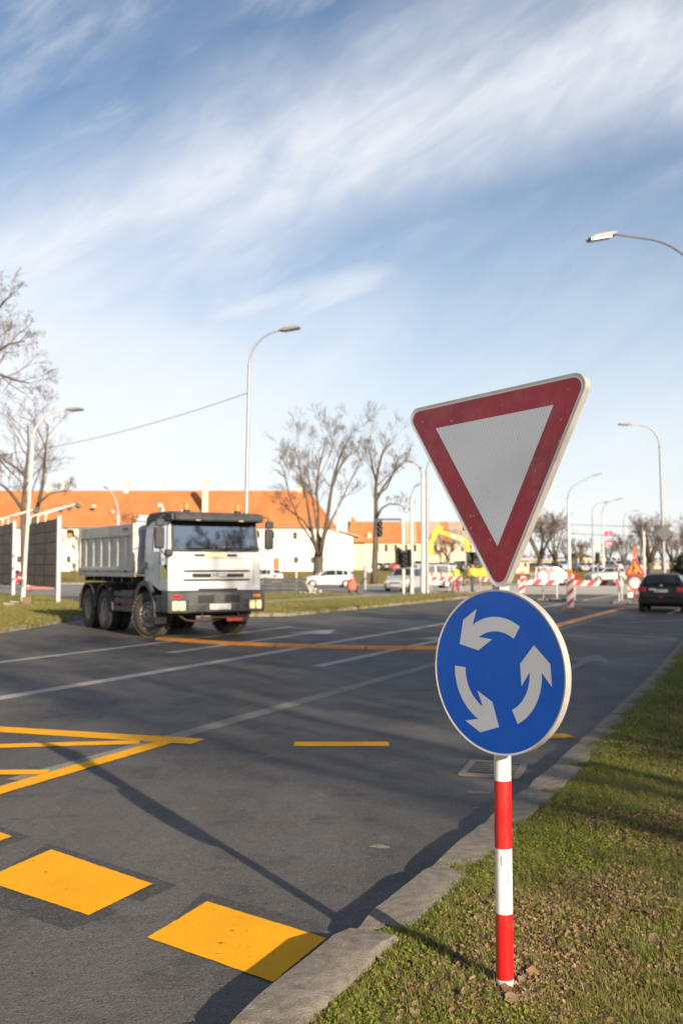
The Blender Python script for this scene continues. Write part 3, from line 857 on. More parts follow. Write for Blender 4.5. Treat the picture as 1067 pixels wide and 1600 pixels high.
def plate(name, outline, inner, face_y, depth, parent, mats_rim):
    """tray-shaped plate: folded rim of the given depth, flat face just behind its lip. outline, inner: (x,z) loops of equal length"""
    n = len(outline); mb = MB()
    o0 = [(x, face_y - .002, z) for x, z in outline]; i0 = [(x, face_y, z) for x, z in inner]
    o1 = [(x, face_y + depth, z) for x, z in outline]; i1 = [(x * .9, face_y + depth, z * .9 + 0) for x, z in outline]
    mb.add(o0 + i0 + o1, [(i, (i + 1) % n, n + (i + 1) % n, n + i) for i in range(n)] + [(i, 2 * n + i, 2 * n + (i + 1) % n, (i + 1) % n) for i in range(n)])
    # back lip and back pan
    cx = sum(p[0] for p in outline) / n; cz = sum(p[1] for p in outline) / n
    b0 = [(cx + (x - cx) * .93, face_y + depth, cz + (z - cz) * .93) for x, z in outline]; b1 = [(x, face_y + .004, z) for x, _, z in b0]
    k = len(mb.v); mb.v += o1 + b0 + b1
    for i in range(n):
        j = (i + 1) % n
        mb.f += [(k + i, k + n + i, k + n + j, k + j), (k + n + i, k + 2 * n + i, k + 2 * n + j, k + n + j)]; mb.m += [0, 0]
    mb.f.append(tuple(k + 2 * n + i for i in range(n))); mb.m.append(0)
    return mb.build(name, mats_rim, parent, smooth=40)


def flat(name, poly, y, m, parent, holes=None):
    mb = MB(); mb.add([(x, y, z) for x, z in poly], [tuple(range(len(poly)))])
    return mb.build(name, m, parent)


def build_sign():
    root = empty('traffic_sign', (.61, 3.81, .105), 0, 'large give way triangle above blue roundabout disc on red and white striped post', 'traffic sign', rot=(0, R(-.15), 0))
    r = .032; Z0 = .105
    post = MB().cyl((0, 0, -.3), (0, 0, 2.14), r, n=32).build('post', M['post_white'], root, smooth=40)
    MB().cyl((0, 0, 2.14), (0, 0, 2.155), r + .002, n=24).build('post_cap', M['alu_back'], post, smooth=40)
    for a, b in ((.165, .405), (.645, .895), (1.13, 1.38), (1.635, 1.88)):
        MB().cyl((0, 0, a - Z0), (0, 0, b - Z0), r + .0008, n=32).build('red_band', M['post_red'], post, smooth=40)
    # a sleeve of white film with a scuffed seam
    MB().cyl((0, 0, .105 - Z0 - .05), (0, 0, .162 - Z0), r + .0012, n=32).build('base_sleeve', M['post_white'], post, smooth=40)
    sc = MB(); sc.add([(.010, -r - .0006, .415), (.0118, -r - .0002, .415), (.0118, -r - .0002, .535), (.010, -r - .0006, .535)], [(0, 1, 2, 3)])
    sc.add([(-.014, -r + .0022, .48), (-.0125, -r + .0015, .48), (-.0125, -r + .0015, .515), (-.014, -r + .0022, .515)], [(0, 1, 2, 3)])
    sc.add([(.025, -.0214, .455), (.0262, -.0202, .455), (.0262, -.0202, .50), (.025, -.0214, .50)], [(0, 1, 2, 3)])
    sc.build('scuff_mark', mat('scuff', (.05, .05, .05), .8), post)
    head = R(47.5)
    for zc in (1.30 - .0, 2.02):
        pass
    # ---- triangular plate
    tri = empty('triangle_plate', (.026, -.026, 2.005 - Z0), rot=(0, R(-2.6), -head)); tri.parent = root
    S = .905; hh = S * .866
    top = .357; bot = top - hh
    T = [(-S / 2, top), (0, bot), (S / 2, top)]
    cz = top - hh / 3
    def inset(d):
        k = 1 - d / (hh / 3)
        return [(x * k, cz + (z - cz) * k) for x, z in T]
    fy = -.075
    outl = round_poly(T, .045, 8); lip = round_poly(inset(.0085), .038, 8); redo = round_poly(inset(.0088), .038, 8)
    plate('rim', outl, lip, fy, .030, tri, M['alu'])
    flat('edge_film', round_poly(inset(.0082), .038, 8), fy + .0004, M['film_grey'], tri)
    flat('red_border', round_poly(inset(.0145), .034, 8), fy - .0006, M['film_red'], tri)
    flat('white_face', inset(.098), fy - .0014, M['film_white'], tri)
    # ---- round plate
    dsk = empty('round_plate', (.026, -.026, 1.308 - Z0), rot=(0, R(.5), -head)); dsk.parent = root
    Rr = .306; n = 72
    circ = lambda q: [(q * math.cos(2 * math.pi * i / n), q * math.sin(2 * math.pi * i / n)) for i in range(n)]
    plate('rim', circ(Rr), circ(Rr - .008), fy, .032, dsk, M['alu'])
    flat('blue_face', circ(Rr - .0075), fy - .0006, M['film_blue'], dsk)
    Rb = .293
    for th0 in (4, 124, 244):
        a0, a1 = th0 - 66, th0; rm = .605 * Rb; w = .092 * Rb
        pts = []
        for i in range(15):
            a = R(a0 + (a1 - a0) * i / 14); pts.append(((rm + w) * math.cos(a), (rm + w) * math.sin(a)))
        c = Vector((rm * math.cos(R(a1)), rm * math.sin(R(a1)))); e1 = Vector((math.cos(R(a1)), math.sin(R(a1)))); e2 = Vector((-e1.y, e1.x))
        head_pts = [c + e1 * w - e2 * -.0 , c + e1 * .228 * Rb + e2 * (-.17 * Rb), c + e1 * .228 * Rb + e2 * (.105 * Rb), c + e2 * .335 * Rb, c - e1 * .228 * Rb + e2 * (.105 * Rb), c - e1 * .228 * Rb + e2 * (-.17 * Rb), c - e1 * w]
        pts = pts[:-1] + [tuple(p) for p in head_pts]
        for i in range(13, -1, -1):
            a = R(a0 + (a1 - a0) * i / 14); pts.append(((rm - w) * math.cos(a), (rm - w) * math.sin(a)))
        flat('arrow', pts, fy - .0014, M['film_grey'], dsk)
    # clamps that hold both plates to the post
    for zc, ln in ((1.308, .36), (1.86, .3), (2.17, .5)):
        c = MB(); c.box((0, -.036, 0), (ln, .012, .04)); c.tube([((r + .006) * math.cos(a), (r + .006) * math.sin(a), 0) for a in [2 * math.pi * i / 16 for i in range(17)]], .006, 6, caps=False)
        c.build('clamp', M['alu_back'], root, loc=(0, 0, zc - Z0), rot=(0, 0, -head))


build_sign()

# ------------------------------------------------------------------ road drain by the kerb
def build_drain():
    root = empty('storm_drain', (1.275, 8.43, 0), -R(17), 'rusty slotted iron drain grate set in the asphalt by the kerb', 'drain')
    iron = mat('cast_iron', (.20, .165, .14), .6, (.28, .22, .175), 9, metal=.2, dirt=(.22, .14, .08), dscale=5, damt=.6, bump=.3)
    W_, L_ = .50, .60
    f = MB()
    for sx in (-1, 1): f.box((sx * (W_ / 2 - .03), 0, .004), (.06, L_, .03))
    for sy in (-1, 1): f.box((0, sy * (L_ / 2 - .03), .004), (W_ - .12, .06, .03))
    f.build('frame', iron, root, bevel=.004)
    MB().box((0, 0, .0025), (W_ - .11, L_ - .11, .025)).build('pit_dark_fill', mat('pit_black', (.006, .006, .006), 1), root)  # black block just under the bars, painted stand-in for the dark of the shaft
    for i in range(5):
        MB().box((0, -.16 + i * .08, .010), (W_ - .12, .032, .0155)).build('grate_bar', iron, root)


build_drain()
# ------------------------------------------------------------------ vehicles
M['rubber'] = mat('tyre_rubber', (.022, .021, .020), .85, (.05, .045, .038), 6, dirt=(.20, .155, .10), dscale=2.2, damt=.4, bump=.3)
M['rubber_mud'] = mat('muddy_tyre', (.09, .072, .052), .95, (.19, .145, .095), 3, dirt=(.28, .21, .13), dscale=3, damt=.9, bump=.5)
M['rim_dust'] = mat('dusty_rim', (.30, .255, .21), .7, (.42, .36, .29), 7, dirt=(.12, .07, .04), dscale=9)
M['rim_alu'] = mat('alloy_rim', (.45, .45, .46), .35, metal=.7)
M['truck_white'] = mat('truck_white', (.56, .565, .57), .4, (.49, .495, .50), 2, dirt=(.30, .275, .24), dscale=1.8, damt=.4, coat=.3)
M['tipper'] = mat('tipper_paint', (.50, .475, .425), .6, (.57, .545, .49), 1.5, dirt=(.30, .25, .19), dscale=1.8, damt=.8)
M['truck_grey'] = mat('truck_grey_plastic', (.036, .037, .041), .6, (.052, .053, .057), 3, dirt=(.15, .135, .115), dscale=3, damt=.4)
M['dark_grey'] = mat('dark_grey', (.035, .035, .038), .6, dirt=(.12, .10, .08), dscale=4, damt=.5)
M['black'] = mat('black_plastic', (.012, .012, .013), .5)
M['rust'] = mat('rusty_chassis', (.10, .045, .03), .8, (.045, .03, .025), 6, dirt=(.16, .10, .06), dscale=5)
M['red_paint'] = mat('rust_red_tank', (.25, .06, .035), .6, dirt=(.12, .09, .06), dscale=4)
M['glass'] = glass('window_glass', (.62, .72, .68), .02, .46)
M['glass_dark'] = glass('dark_glass', (.10, .13, .12), .02, .16)
M['mirror_back'] = mat('mirror_housing', (.03, .028, .026), .5, dirt=(.12, .10, .075), dscale=3)
M['lens_clear'] = mat('headlamp_lens', (.75, .62, .42), .12, (.85, .75, .6), 30, coat=.6, spec=.8)
M['lens_amber'] = mat('amber_lens', (.75, .20, .01), .18, coat=.6)
M['lens_red'] = mat('red_lens', (.55, .015, .015), .18, coat=.6)
M['plate'] = mat('number_plate', (.50, .50, .49), .45, dirt=(.4, .36, .3), dscale=8)
M['skin'] = mat('skin', (.48, .27, .19), .55)
M['hair'] = mat('dark_hair', (.03, .02, .015), .7)
M['headlight_lit'] = mat('headlight_lit', (1, .45, .14), .3, emit=1.6)
M['sticker_yellow'] = mat('yellow_sticker', (.68, .60, .12), .5, dirt=(.55, .3, .1), dscale=14)
M['chrome'] = mat('chrome', (.6, .6, .6), .2, metal=1.)
M['brick_red'] = mat('orange_red_plastic', (.65, .08, .03), .45)


def text_mesh(name, body, size, m, parent, loc, rot, depth=.004, bold=False, align='CENTER', sx=1.):
    c = bpy.data.curves.new(name, 'FONT'); c.body = body; c.size = size; c.extrude = depth; c.align_x = align; c.align_y = 'CENTER'
    if bold: c.offset = size * .018
    t = bpy.data.objects.new(name + '_src', c); col.objects.link(t)
    me = bpy.data.meshes.new_from_object(t.evaluated_get(bpy.context.evaluated_depsgraph_get()))
    bpy.data.objects.remove(t); bpy.data.curves.remove(c)
    me.materials.clear(); me.materials.append(m)
    o = bpy.data.objects.new(name, me); col.objects.link(o); o.parent = parent; o.location = loc; o.rotation_euler = rot; o.scale = (sx, 1, 1)
    return o


def truck_wheel(parent, loc, rz, mud, dish, R_=.54, W=.30):
    """axis along local x; outer side at -x"""
    w = empty('wheel', loc, rz); w.parent = parent
    h = W / 2
    t = MB(); t.lathe([(.30, -h + .02), (.33, -h), (.42, -h - .012), (R_ - .045, -h + .005), (R_ - .012, -h + .035), (R_, -h + .06), (R_, h - .06), (R_ - .012, h - .035), (R_ - .045, h), (.42, h + .012), (.33, h), (.30, h - .02)], (0, 0, 0), 'x', 40)
    t.build('tyre', M['rubber'], w, smooth=50)
    # tread lugs
    lg = MB()
    for i in range(36):
        a = 2 * math.pi * i / 36
        for sx, da in ((-1, 0), (1, .087)):
            c = (sx * h * .5, (R_ + .006) * math.cos(a + da), (R_ + .006) * math.sin(a + da))
            lg.box(c, (h * .8, .05, .022), rot=(a + da - math.pi / 2, 0, 0))
    o = lg.build('tread', M[mud], w); o['kind'] = 'stuff'
    rim = MB()
    if dish:
        rim.lathe([(.30, -h + .02), (.285, -h + .03), (.27, -h + .06), (.255, h * .5), (.20, h * .62), (.12, h * .5), (.11, h * .1), (0, h * .1)], (0, 0, 0), 'x', 28)
    else:
        rim.lathe([(.30, -h + .02), (.285, -h + .015), (.26, -h + .05), (.235, -h + .07), (.20, -h + .02), (.12, -h - .02), (.10, -h - .055), (.07, -h - .075), (0, -h - .078)], (0, 0, 0), 'x', 28)
    rim.build('rim', M['rim_dust'], w, smooth=40)
    nb = MB()
    for i in range(10):
        a = 2 * math.pi * i / 10; q = .165 if not dish else .16; x = (-h - .015) if not dish else h * .52
        nb.cyl((x, q * math.cos(a), q * math.sin(a)), (x - .035, q * math.cos(a), q * math.sin(a)), .018, n=6)
    nb.build('wheel_nuts', M['rust'], w)
    if not dish:
        ho = MB()
        for i in range(10):
            a = 2 * math.pi * (i + .5) / 10; q = .218
            ho.cyl((-h + .035, q * math.cos(a), q * math.sin(a)), (-h + .045, q * math.cos(a), q * math.sin(a)), .024, n=10)
            ho.box((-h + .052, q * math.cos(a), q * math.sin(a)), (.012, .05, .04), rot=(a, 0, 0))
        ho.build('hand_hole', M['black'], w)
        MB().lathe([(0, -h - .082), (.05, -h - .08), (.062, -h - .06)], (0, 0, 0), 'x', 16).build('hub_cap', M['rust'], w, smooth=40)
    return w


def build_truck():
    root = empty('dump_truck', (-2.97, 23.64, 0), R(32), 'white three axle dump truck with grey tipper body turning on the road', 'truck')
    P = lambda nm, mb, m, par=root, **k: mb.build(nm, m, par, **k)
    # chassis
    ch = MB()
    for sx in (-1, 1): ch.box((sx * .42, 3.6, .92), (.09, 5.6, .26))
    for y in (.9, 2.2, 3.4, 5.0, 6.2): ch.box((0, y, .92), (.76, .1, .2))
    ch.box((0, 1.4, .55), (1.7, .14, .16)); ch.box((0, 4.4, .55), (1.7, .2, .22)); ch.box((0, 5.75, .55), (1.7, .2, .22))
    for y in (4.4, 5.75): ch.ball((0, y, .55), (.26, .26, .26), 12)
    ch.cyl((0, 1.8, .75), (0, 4.4, .6), .06); ch.box((0, 1.35, .95), (.7, 1.5, .5)); ch.box((0, .25, .62), (1.9, .1, .12))
    for sx in (-1, 1): ch.box((sx * .5, 1.4, .66), (.08, 1.3, .05)); ch.box((sx * .5, 5.05, .68), (.1, 1.9, .12))
    P('chassis', ch, M['rust'], bevel=.01)
    # front under-run: bar, step and hanging hoses under the bumper
    ub = MB(); ub.box((.12, -.02, .50), (1.0, .05, .04)); ub.tube([(-.35, .0, .64), (-.36, -.02, .50)], .018); ub.tube([(.58, .0, .64), (.6, -.02, .50)], .018)
    ub.tube([(-.95, .1, .6), (-.7, .1, .44), (-.2, .12, .40), (.3, .1, .46)], .022); ub.tube([(.3, .15, .5), (.7, .15, .40), (.95, .15, .5)], .03)
    P('tow_bar', ub, M['rust'], smooth=50)
    MB().box((.48, -.035, .44), (.42, .03, .07)).build('red_tow_marker', M['brick_red'], root)
    # ---- cab
    cab = MB()
    side = [(0, 1.18), (.015, 2.02), (.13, 2.74), (.22, 2.93), (.45, 2.98), (1.55, 2.98), (1.68, 2.9), (1.70, 1.25), (1.95, 1.2), (1.93, 1.12), (1.85, 1.27), (1.62, 1.38), (1.2, 1.38), (.92, 1.27), (.80, 1.12), (.55, 1.1), (0, 1.12)]
    side = [(0, 1.14), (.015, 2.02), (.13, 2.74), (.22, 2.93), (.45, 2.98), (1.55, 2.98), (1.68, 2.9), (1.70, 1.3), (1.2, 1.3), (.75, 1.2), (.5, 1.14)]
    # outer shell as facets with windscreen and side-window openings
    Wc = 1.2
    def pt(y, z, sx, w=Wc): return (sx * (w if z < 2.1 else w - .05 * (z - 2.1) / .85), y, z)
    shell = MB()
    wf = lambda z: Wc if z < 2.04 else Wc - .06 * (z - 2.04) / .9
    # front lower panel
    shell.add([(-Wc + .07, 0, 1.14), (Wc - .07, 0, 1.14), (Wc - .07, .015, 2.04), (-Wc + .07, .015, 2.04)], [(0, 1, 2, 3)])
    for sx in (-1, 1):
        # rounded front corners
        prev = None
        ring = []
        for k in range(5):
            a = k / 4 * math.pi / 2
            x = sx * (Wc - .07 + .07 * math.sin(a)); y = .07 - .07 * math.cos(a)
            ring.append((x, y))
        for (xa, ya), (xb, yb) in zip(ring[:-1], ring[1:]):
            shell.add([(xa, ya, 1.14), (xb, yb, 1.14), (xb, yb + .015, 2.04), (xa, ya + .015, 2.04)], [(0, 1, 2, 3)])
        # corner pillars beside the windscreen
        for (xa, ya), (xb, yb) in zip(ring[:-1], ring[1:]):
            shell.add([(xa, ya + .015, 2.04), (xb, yb + .015, 2.04), (xb - sx * .06, yb + .15, 2.80), (xa - sx * .06, ya + .15, 2.80)], [(0, 1, 2, 3)])
        # side wall pieces: below window, behind window, above window, front quarter
        def S(y, z): return (sx * wf(z), y, z)
        shell.add([S(.07, 1.14), S(.52, 1.14), S(.52, 1.74), S(.085, 1.74)], [(0, 1, 2, 3)])
        shell.add([S(.52, 1.14), S(.9, 1.24), S(1.3, 1.3), S(1.52, 1.3), S(1.52, 2.04), S(.52, 2.04), S(.52, 1.74)], [(0, 1, 2, 3, 4, 5, 6)])
        shell.add([S(.085, 1.74), S(.22, 1.74), S(.22, 2.04), S(.085, 2.04)], [(0, 1, 2, 3)])
        shell.add([S(1.02, 2.04), S(1.52, 2.04), S(1.50, 2.9), S(1.02, 2.9)], [(0, 1, 2, 3)])
        shell.add([S(.22, 2.66), S(1.02, 2.66), S(1.02, 2.9), S(.25, 2.9)], [(0, 1, 2, 3)])
        shell.add([S(.085, 2.04), S(.15, 2.04), S(.22, 2.66), S(.21, 2.8)], [(0, 1, 2, 3)])
        shell.add([S(.21, 2.8), S(.22, 2.66), S(.25, 2.9), S(.22, 2.9)], [(0, 1, 2, 3)])
    # roof, back wall, floor
    w9 = wf(2.9)
    shell.add([(-w9 + .08, .30, 2.97), (w9 - .08, .30, 2.97), (w9 - .08, 1.43, 2.97), (-w9 + .08, 1.43, 2.97)], [(0, 1, 2, 3)])
    shell.add([(-w9, .22, 2.9), (w9, .22, 2.9), (w9 - .08, .30, 2.97), (-w9 + .08, .30, 2.97)], [(0, 1, 2, 3)])
    shell.add([(-w9, 1.50, 2.9), (w9, 1.50, 2.9), (w9 - .08, 1.43, 2.97), (-w9 + .08, 1.43, 2.97)], [(0, 1, 2, 3)])
    for sx in (-1, 1): shell.add([(sx * w9, .22, 2.9), (sx * w9, 1.50, 2.9), (sx * (w9 - .08), 1.43, 2.97), (sx * (w9 - .08), .30, 2.97)], [(0, 1, 2, 3)])
    shell.add([(-w9, .21, 2.80), (w9, .21, 2.80), (w9, .22, 2.9), (-w9, .22, 2.9)], [(0, 1, 2, 3)])
    shell.add([(-Wc, 1.52, 1.3), (Wc, 1.52, 1.3), (Wc, 1.52, 2.04), (-Wc, 1.52, 2.04)], [(0, 1, 2, 3)])
    shell.add([(-Wc, 1.52, 2.04), (Wc, 1.52, 2.04), (w9, 1.50, 2.9), (-w9, 1.50, 2.9)], [(0, 1, 2, 3)])
    shell.add([(-Wc + .1, .05, 1.16), (Wc - .1, .05, 1.16), (Wc - .1, .9, 1.24), (-Wc + .1, .9, 1.24)], [(0, 1, 2, 3)])
    shell.add([(-Wc + .01, .9, 1.26), (Wc - .01, .9, 1.26), (Wc - .01, 1.51, 1.31), (-Wc + .01, 1.51, 1.31)], [(0, 1, 2, 3)])
    cabo = P('cab', shell, M['truck_white'], smooth=35)
    # interior
    it = MB(); it.box((0, .32, 1.82), (2.2, .45, .4)); it.box((0, 1.42, 1.9), (2.25, .1, 1.2))
    for sx in (-1, 1): it.box((sx * .62, 1.05, 1.7), (.5, .5, .25)); it.box((sx * .62, 1.26, 2.1), (.46, .14, .75)); it.box((sx * .62, 1.28, 2.55), (.26, .1, .2))
    it.tube([(.62 + .21 * math.cos(a), .62 + .1 * math.sin(a), 1.98 + .19 * math.sin(a)) for a in [2 * math.pi * i / 20 for i in range(21)]], .017, 6)
    P('cab_interior', it, mat('cab_trim', (.20, .20, .20), .8), cabo)
    # windscreen with black surround, wipers
    ws = MB(); ws.add([(-1.10, .005, 2.05), (1.10, .005, 2.05), (1.065, .125, 2.76), (-1.065, .125, 2.76)], [(0, 1, 2, 3)])
    wso = P('windscreen', ws, M['glass'], cabo)
    fr = MB(); yz = lambda z: .005 + (z - 2.05) * .169
    for (x0, z0, x1, z1) in ((-1.12, 2.045, 1.12, 2.095), (-1.09, 2.70, 1.09, 2.77)):
        fr.add([(x0, yz(z0) - .006, z0), (x1, yz(z0) - .006, z0), (x1, yz(z1) - .006, z1), (x0, yz(z1) - .006, z1)], [(0, 1, 2, 3)])
    for sx in (-1, 1): fr.add([(sx * 1.135, yz(2.045) - .006, 2.045), (sx * 1.06, yz(2.045) - .006, 2.045), (sx * 1.02, yz(2.77) - .006, 2.77), (sx * 1.095, yz(2.77) - .006, 2.77)], [(0, 1, 2, 3)])
    P('windscreen_frame', fr, M['black'], cabo)
    for x in (-.72, .05, .6):
        wp = MB(); wp.tube([(x, -.03, 2.06), (x + .5, -.01, 2.13)], .011, 6); wp.tube([(x - .05, -.012, 2.115), (x + .62, -.012, 2.135)], .013, 4)
        P('wiper', wp, M['black'], cabo)
    for sx in (-1, 1):
        sg = MB(); sg.add([(sx * (wf(z) - .012), y, z) for y, z in ((.16, 2.05), (1.02, 2.05), (1.02, 2.67), (.225, 2.67))], [(0, 1, 2, 3)])
        sg.add([(sx * (wf(z) - .012), y, z) for y, z in ((.22, 1.74), (.52, 1.74), (.52, 2.05), (.22, 2.05))], [(0, 1, 2, 3)])
        P('side_window', sg, M['glass_dark'], cabo)
        hd = MB(); hd.box((sx * 1.21, 1.36, 1.72), (.03, .12, .17)); P('door_handle', hd, M['black'], cabo)
        st = MB(); st.add([(sx * 1.203, y, z) for y, z in ((.12, 1.42), (.44, 1.42), (.44, 1.66), (.12, 1.66))], [(0, 1, 2, 3)])
        P('door_sticker', st, M['sticker_yellow'], cabo)
        # door shut lines
        dl = MB()
        for y in (.56, 1.47): dl.box((sx * 1.2, y, 1.75), (.006, .014, .95))
        P('door_seam', dl, M['dark_grey'], cabo)
    # front details
    gp = MB()
    for z, x0, x1 in ((1.595, -.82, .88), (1.385, -.82, .88)): gp.box(((x0 + x1) / 2, -.006, z), (x1 - x0, .03, .04))
    P('grille_slot', gp, M['black'], cabo)
    for x0, x1 in ((-.60, -.14), (.28, .72)): MB().box(((x0 + x1) / 2, -.006, 1.49), (x1 - x0, .03, .085)).build('grille_vent', M['black'], cabo)
    MB().box((.07, -.012, 1.49), (.40, .03, .10), ).build('badge_panel', M['truck_white'], cabo, bevel=.006)
    text_mesh('badge_lettering', 'IVECO', .125, mat('badge_dark', (.03, .02, .02), .4), cabo, (.07, -.030, 1.49), (R(90), 0, 0), .004, True, sx=1.0)
    for x in (-.42, .42): MB().box((x, .006, 1.965), (.26, .02, .055)).build('washer_vent', M['black'], cabo)
    MB().box((0, .007, 1.965), (.52, .012, .085)).build('screen_sticker', mat('pale_yellow_sticker', (.70, .66, .30), .5), cabo)
    pl = MB()
    for a, b, c, d in ((-1.0, 1.90, 1.0, 1.908), (-1.0, 1.30, -.992, 1.90), (.992, 1.30, 1.0, 1.90)): pl.box(((a + c) / 2, .0, (b + d) / 2), (c - a, .012, d - b))
    P('hood_seam', pl, mat('seam_grey', (.25, .25, .25), .6), cabo)
    # grey roof visor wrapping back along the sides
    vz = MB(); vz.prism([(-.20, 2.76), (-.22, 2.84), (-.12, 2.965), (.34, 3.0), (.34, 2.93), (.22, 2.90), (.15, 2.78)], 'x', -1.12, 1.12)
    for sx in (-1, 1):
        vz.prism([(-.18, 2.77), (-.12, 2.95), (.4, 2.99), (1.2, 2.985), (1.46, 2.90), (1.53, 2.66), (1.38, 2.70), (1.2, 2.78), (.5, 2.80), (.3, 2.74)], 'x', sx * 1.12, sx * 1.19)
    viso = P('sun_visor', vz, M['truck_grey'], cabo, bevel=.03)
    MB().box((-.92, -.175, 2.90), (.26, .012, .07), rot=(R(-38), 0, 0)).build('visor_label', mat('label_grey', (.38, .38, .38), .6), viso) if False else None
    for x in (-.55, .55):
        vl = MB(); vl.box((x, -.19, 2.79), (.12, .03, .035)); P('marker_lamp', vl, M['lens_clear'], cabo)
    for x in (-.62, .72):
        b = MB().cyl((x, .35, 3.0), (x, .35, 3.05), .075).cyl((x, .35, 3.05), (x, .35, 3.17), .085, .075, n=20).ball((x, .35, 3.17), (.075, .075, .06), 12)
        bo = P('beacon', b, M['lens_amber'], cabo, smooth=40)
        MB().cyl((x, .35, 2.98), (x, .35, 3.055), .08, n=16).build('beacon_base', M['black'], cabo, smooth=40)
    # mirrors
    for sx in (-1, 1):
        mm = MB(); mm.box((sx * 1.42, .02, 2.36), (.22, .13, .50)); mo = P('mirror', mm, M['mirror_back'], cabo, bevel=.04)
        MB().box((sx * 1.42, -.00, 2.71), (.20, .12, .18)).build('wide_mirror', M['mirror_back'], mo if False else cabo, bevel=.035)
        arm = MB(); arm.tube([(sx * 1.12, .12, 2.86), (sx * 1.30, -.02, 2.90), (sx * 1.40, .02, 2.86), (sx * 1.40, .03, 2.10), (sx * 1.30, .0, 1.98), (sx * 1.17, .10, 1.92)], .016, 6)
        P('mirror_arm', arm, M['black'], cabo, smooth=60)
    MB().box((-1.20, -.02, 2.02), (.18, .16, .16)).build('kerb_mirror', M['mirror_back'], cabo, bevel=.04)
    # ---- bumper
    bp = MB(); bp.prism([(-.10, .62), (-.12, .80), (-.10, 1.10), (.0, 1.13), (.32, 1.13), (.32, .62)], 'x', -1.25, 1.25)
    for sx in (-1, 1): bp.box((sx * 1.17, .48, .84), (.14, .40, .38))
    bo = P('bumper', bp, M['truck_grey'], bevel=.035)
    for x in (-.30, .38): MB().box((x, -.118, .94), (.40, .03, .17)).build('bumper_vent', M['black'], bo, bevel=.01)
    MB().box((.05, .0, 1.155), (1.0, .06, .05)).build('bumper_step', M['black'], bo)
    for sx in (-1, 1):
        MB().box((sx * .98, -.108, .775), (.50, .03, .31)).build('lamp_recess', M['dark_grey'], bo, bevel=.02)
        hl = MB()
        for dx in (-.085, .085): hl.box((sx * .985 + dx, -.125, .79), (.155, .03, .22))
        ho = P('headlight', hl, M['lens_clear'], bo, bevel=.015)
        for dx in (-.085, .085):
            MB().ball((sx * .985 + dx, -.142, .785), (.06, .015, .075), 10).build('headlight_bulb', M['headlight_lit'], ho, smooth=60)
        MB().box((sx * 1.02, -.112, 1.00), (.20, .03, .07)).build('indicator', M['lens_amber'] if sx > 0 else M['lens_red'], bo, bevel=.01)
        for xx, zz in ((.62, .98), (.62, .74)): MB().cyl((sx * xx, -.125, zz), (sx * xx, -.10, zz), .016, n=10).build('bolt', M['chrome'], bo)
    npb = MB().box((.06, -.13, .755), (.54, .015, .135)).build('number_plate', M['plate'], bo, bevel=.004)
    r = random.Random(4)
    # the characters are blurred beyond reading in the photograph: faint dashes of their size
    for i, x in enumerate((-.155, -.095, .0, .055, .11, .215, .27)):
        g = MB(); g.box((x + .02, -.1385, .755), (.032, .002, .075)); g.build('plate_character', mat('plate_ink', (.34, .33, .33), .6) if i == 0 else bpy.data.materials['plate_ink'], npb)
    # mud flaps and steps at the cab corners
    for sx in (-1, 1):
        sp = MB(); sp.box((sx * 1.20, .60, .98), (.10, .5, .06)); sp.box((sx * 1.20, .62, .66), (.10, .42, .05)); sp.box((sx * 1.20, .42, .82), (.06, .05, .4)); sp.box((sx * 1.2, .80, .66), (.08, .08, .34))
        P('cab_step', sp, M['truck_grey'], bevel=.008)
        fl = MB(); fl.box((sx * 1.08, .72, .46), (.26, .03, .22)); P('corner_flap', fl, mat('flap_grey', (.3, .28, .25), .9) if sx < 0 else bpy.data.materials['flap_grey'])
    # front mudguards
    for sx in (-1, 1):
        a = [math.pi * (-.02 + 1.04 * i / 14) for i in range(15)]
        o_ = [(1.4 + .72 * math.cos(t) * 1.02, .56 + .80 * math.sin(t)) for t in a]; i_ = [(1.4 + .63 * math.cos(t), .56 + .68 * math.sin(t)) for t in a]
        g = MB()
        for k in range(14):
            q = [o_[k], o_[k + 1], i_[k + 1], i_[k]]
            g.prism(q, 'x', sx * .92, sx * 1.27)
        P('front_mudguard', g, M['truck_grey'], smooth=45)
    # ---- wheels
    for sx, st in ((-1, 24), (1, 24)):
        truck_wheel(root, (sx * 1.03, 1.4, .545), R(st) if sx < 0 else R(st + 180), 'rubber_mud', False)
    for y in (4.38, 5.76):
        for sx in (-1, 1):
            truck_wheel(root, (sx * 1.09, y, .545), 0 if sx < 0 else R(180), 'rubber', True)
            MB().lathe([(.30, -.13), (.42, -.15), (.53, -.11), (.54, -.08), (.54, .08), (.53, .11), (.42, .15), (.30, .13)], (sx * .76, y, .545), 'x', 36).build('inner_tyre', M['rubber'], root, smooth=50)
    # rear mudguards
    for sx in (-1, 1):
        for y, lo, hi in ((4.38, .02, .98), (5.76, .02, 1.02)):
            a = [math.pi * (lo + (hi - lo) * i / 12) for i in range(13)]
            g = MB()
            for k in range(12):
                q = [(y - .70 * math.cos(a[k]), .56 + .70 * math.sin(a[k])), (y - .70 * math.cos(a[k + 1]), .56 + .70 * math.sin(a[k + 1])), (y - .655 * math.cos(a[k + 1]), .56 + .655 * math.sin(a[k + 1])), (y - .655 * math.cos(a[k]), .56 + .655 * math.sin(a[k]))]
                g.prism(q, 'x', sx * .70, sx * 1.26)
            P('rear_mudguard', g, M['dark_grey'], smooth=45)
        fl = MB(); fl.box((sx * .98, 3.70, .80), (.52, .03, .52)); fl.box((sx * .98, 6.47, .72), (.52, .03, .42)); P('mud_flap', fl, M['dark_grey'])
    MB().box((-1.27, 3.75, 1.12), (.02, .05, .07)).build('side_marker', M['lens_red'], root)
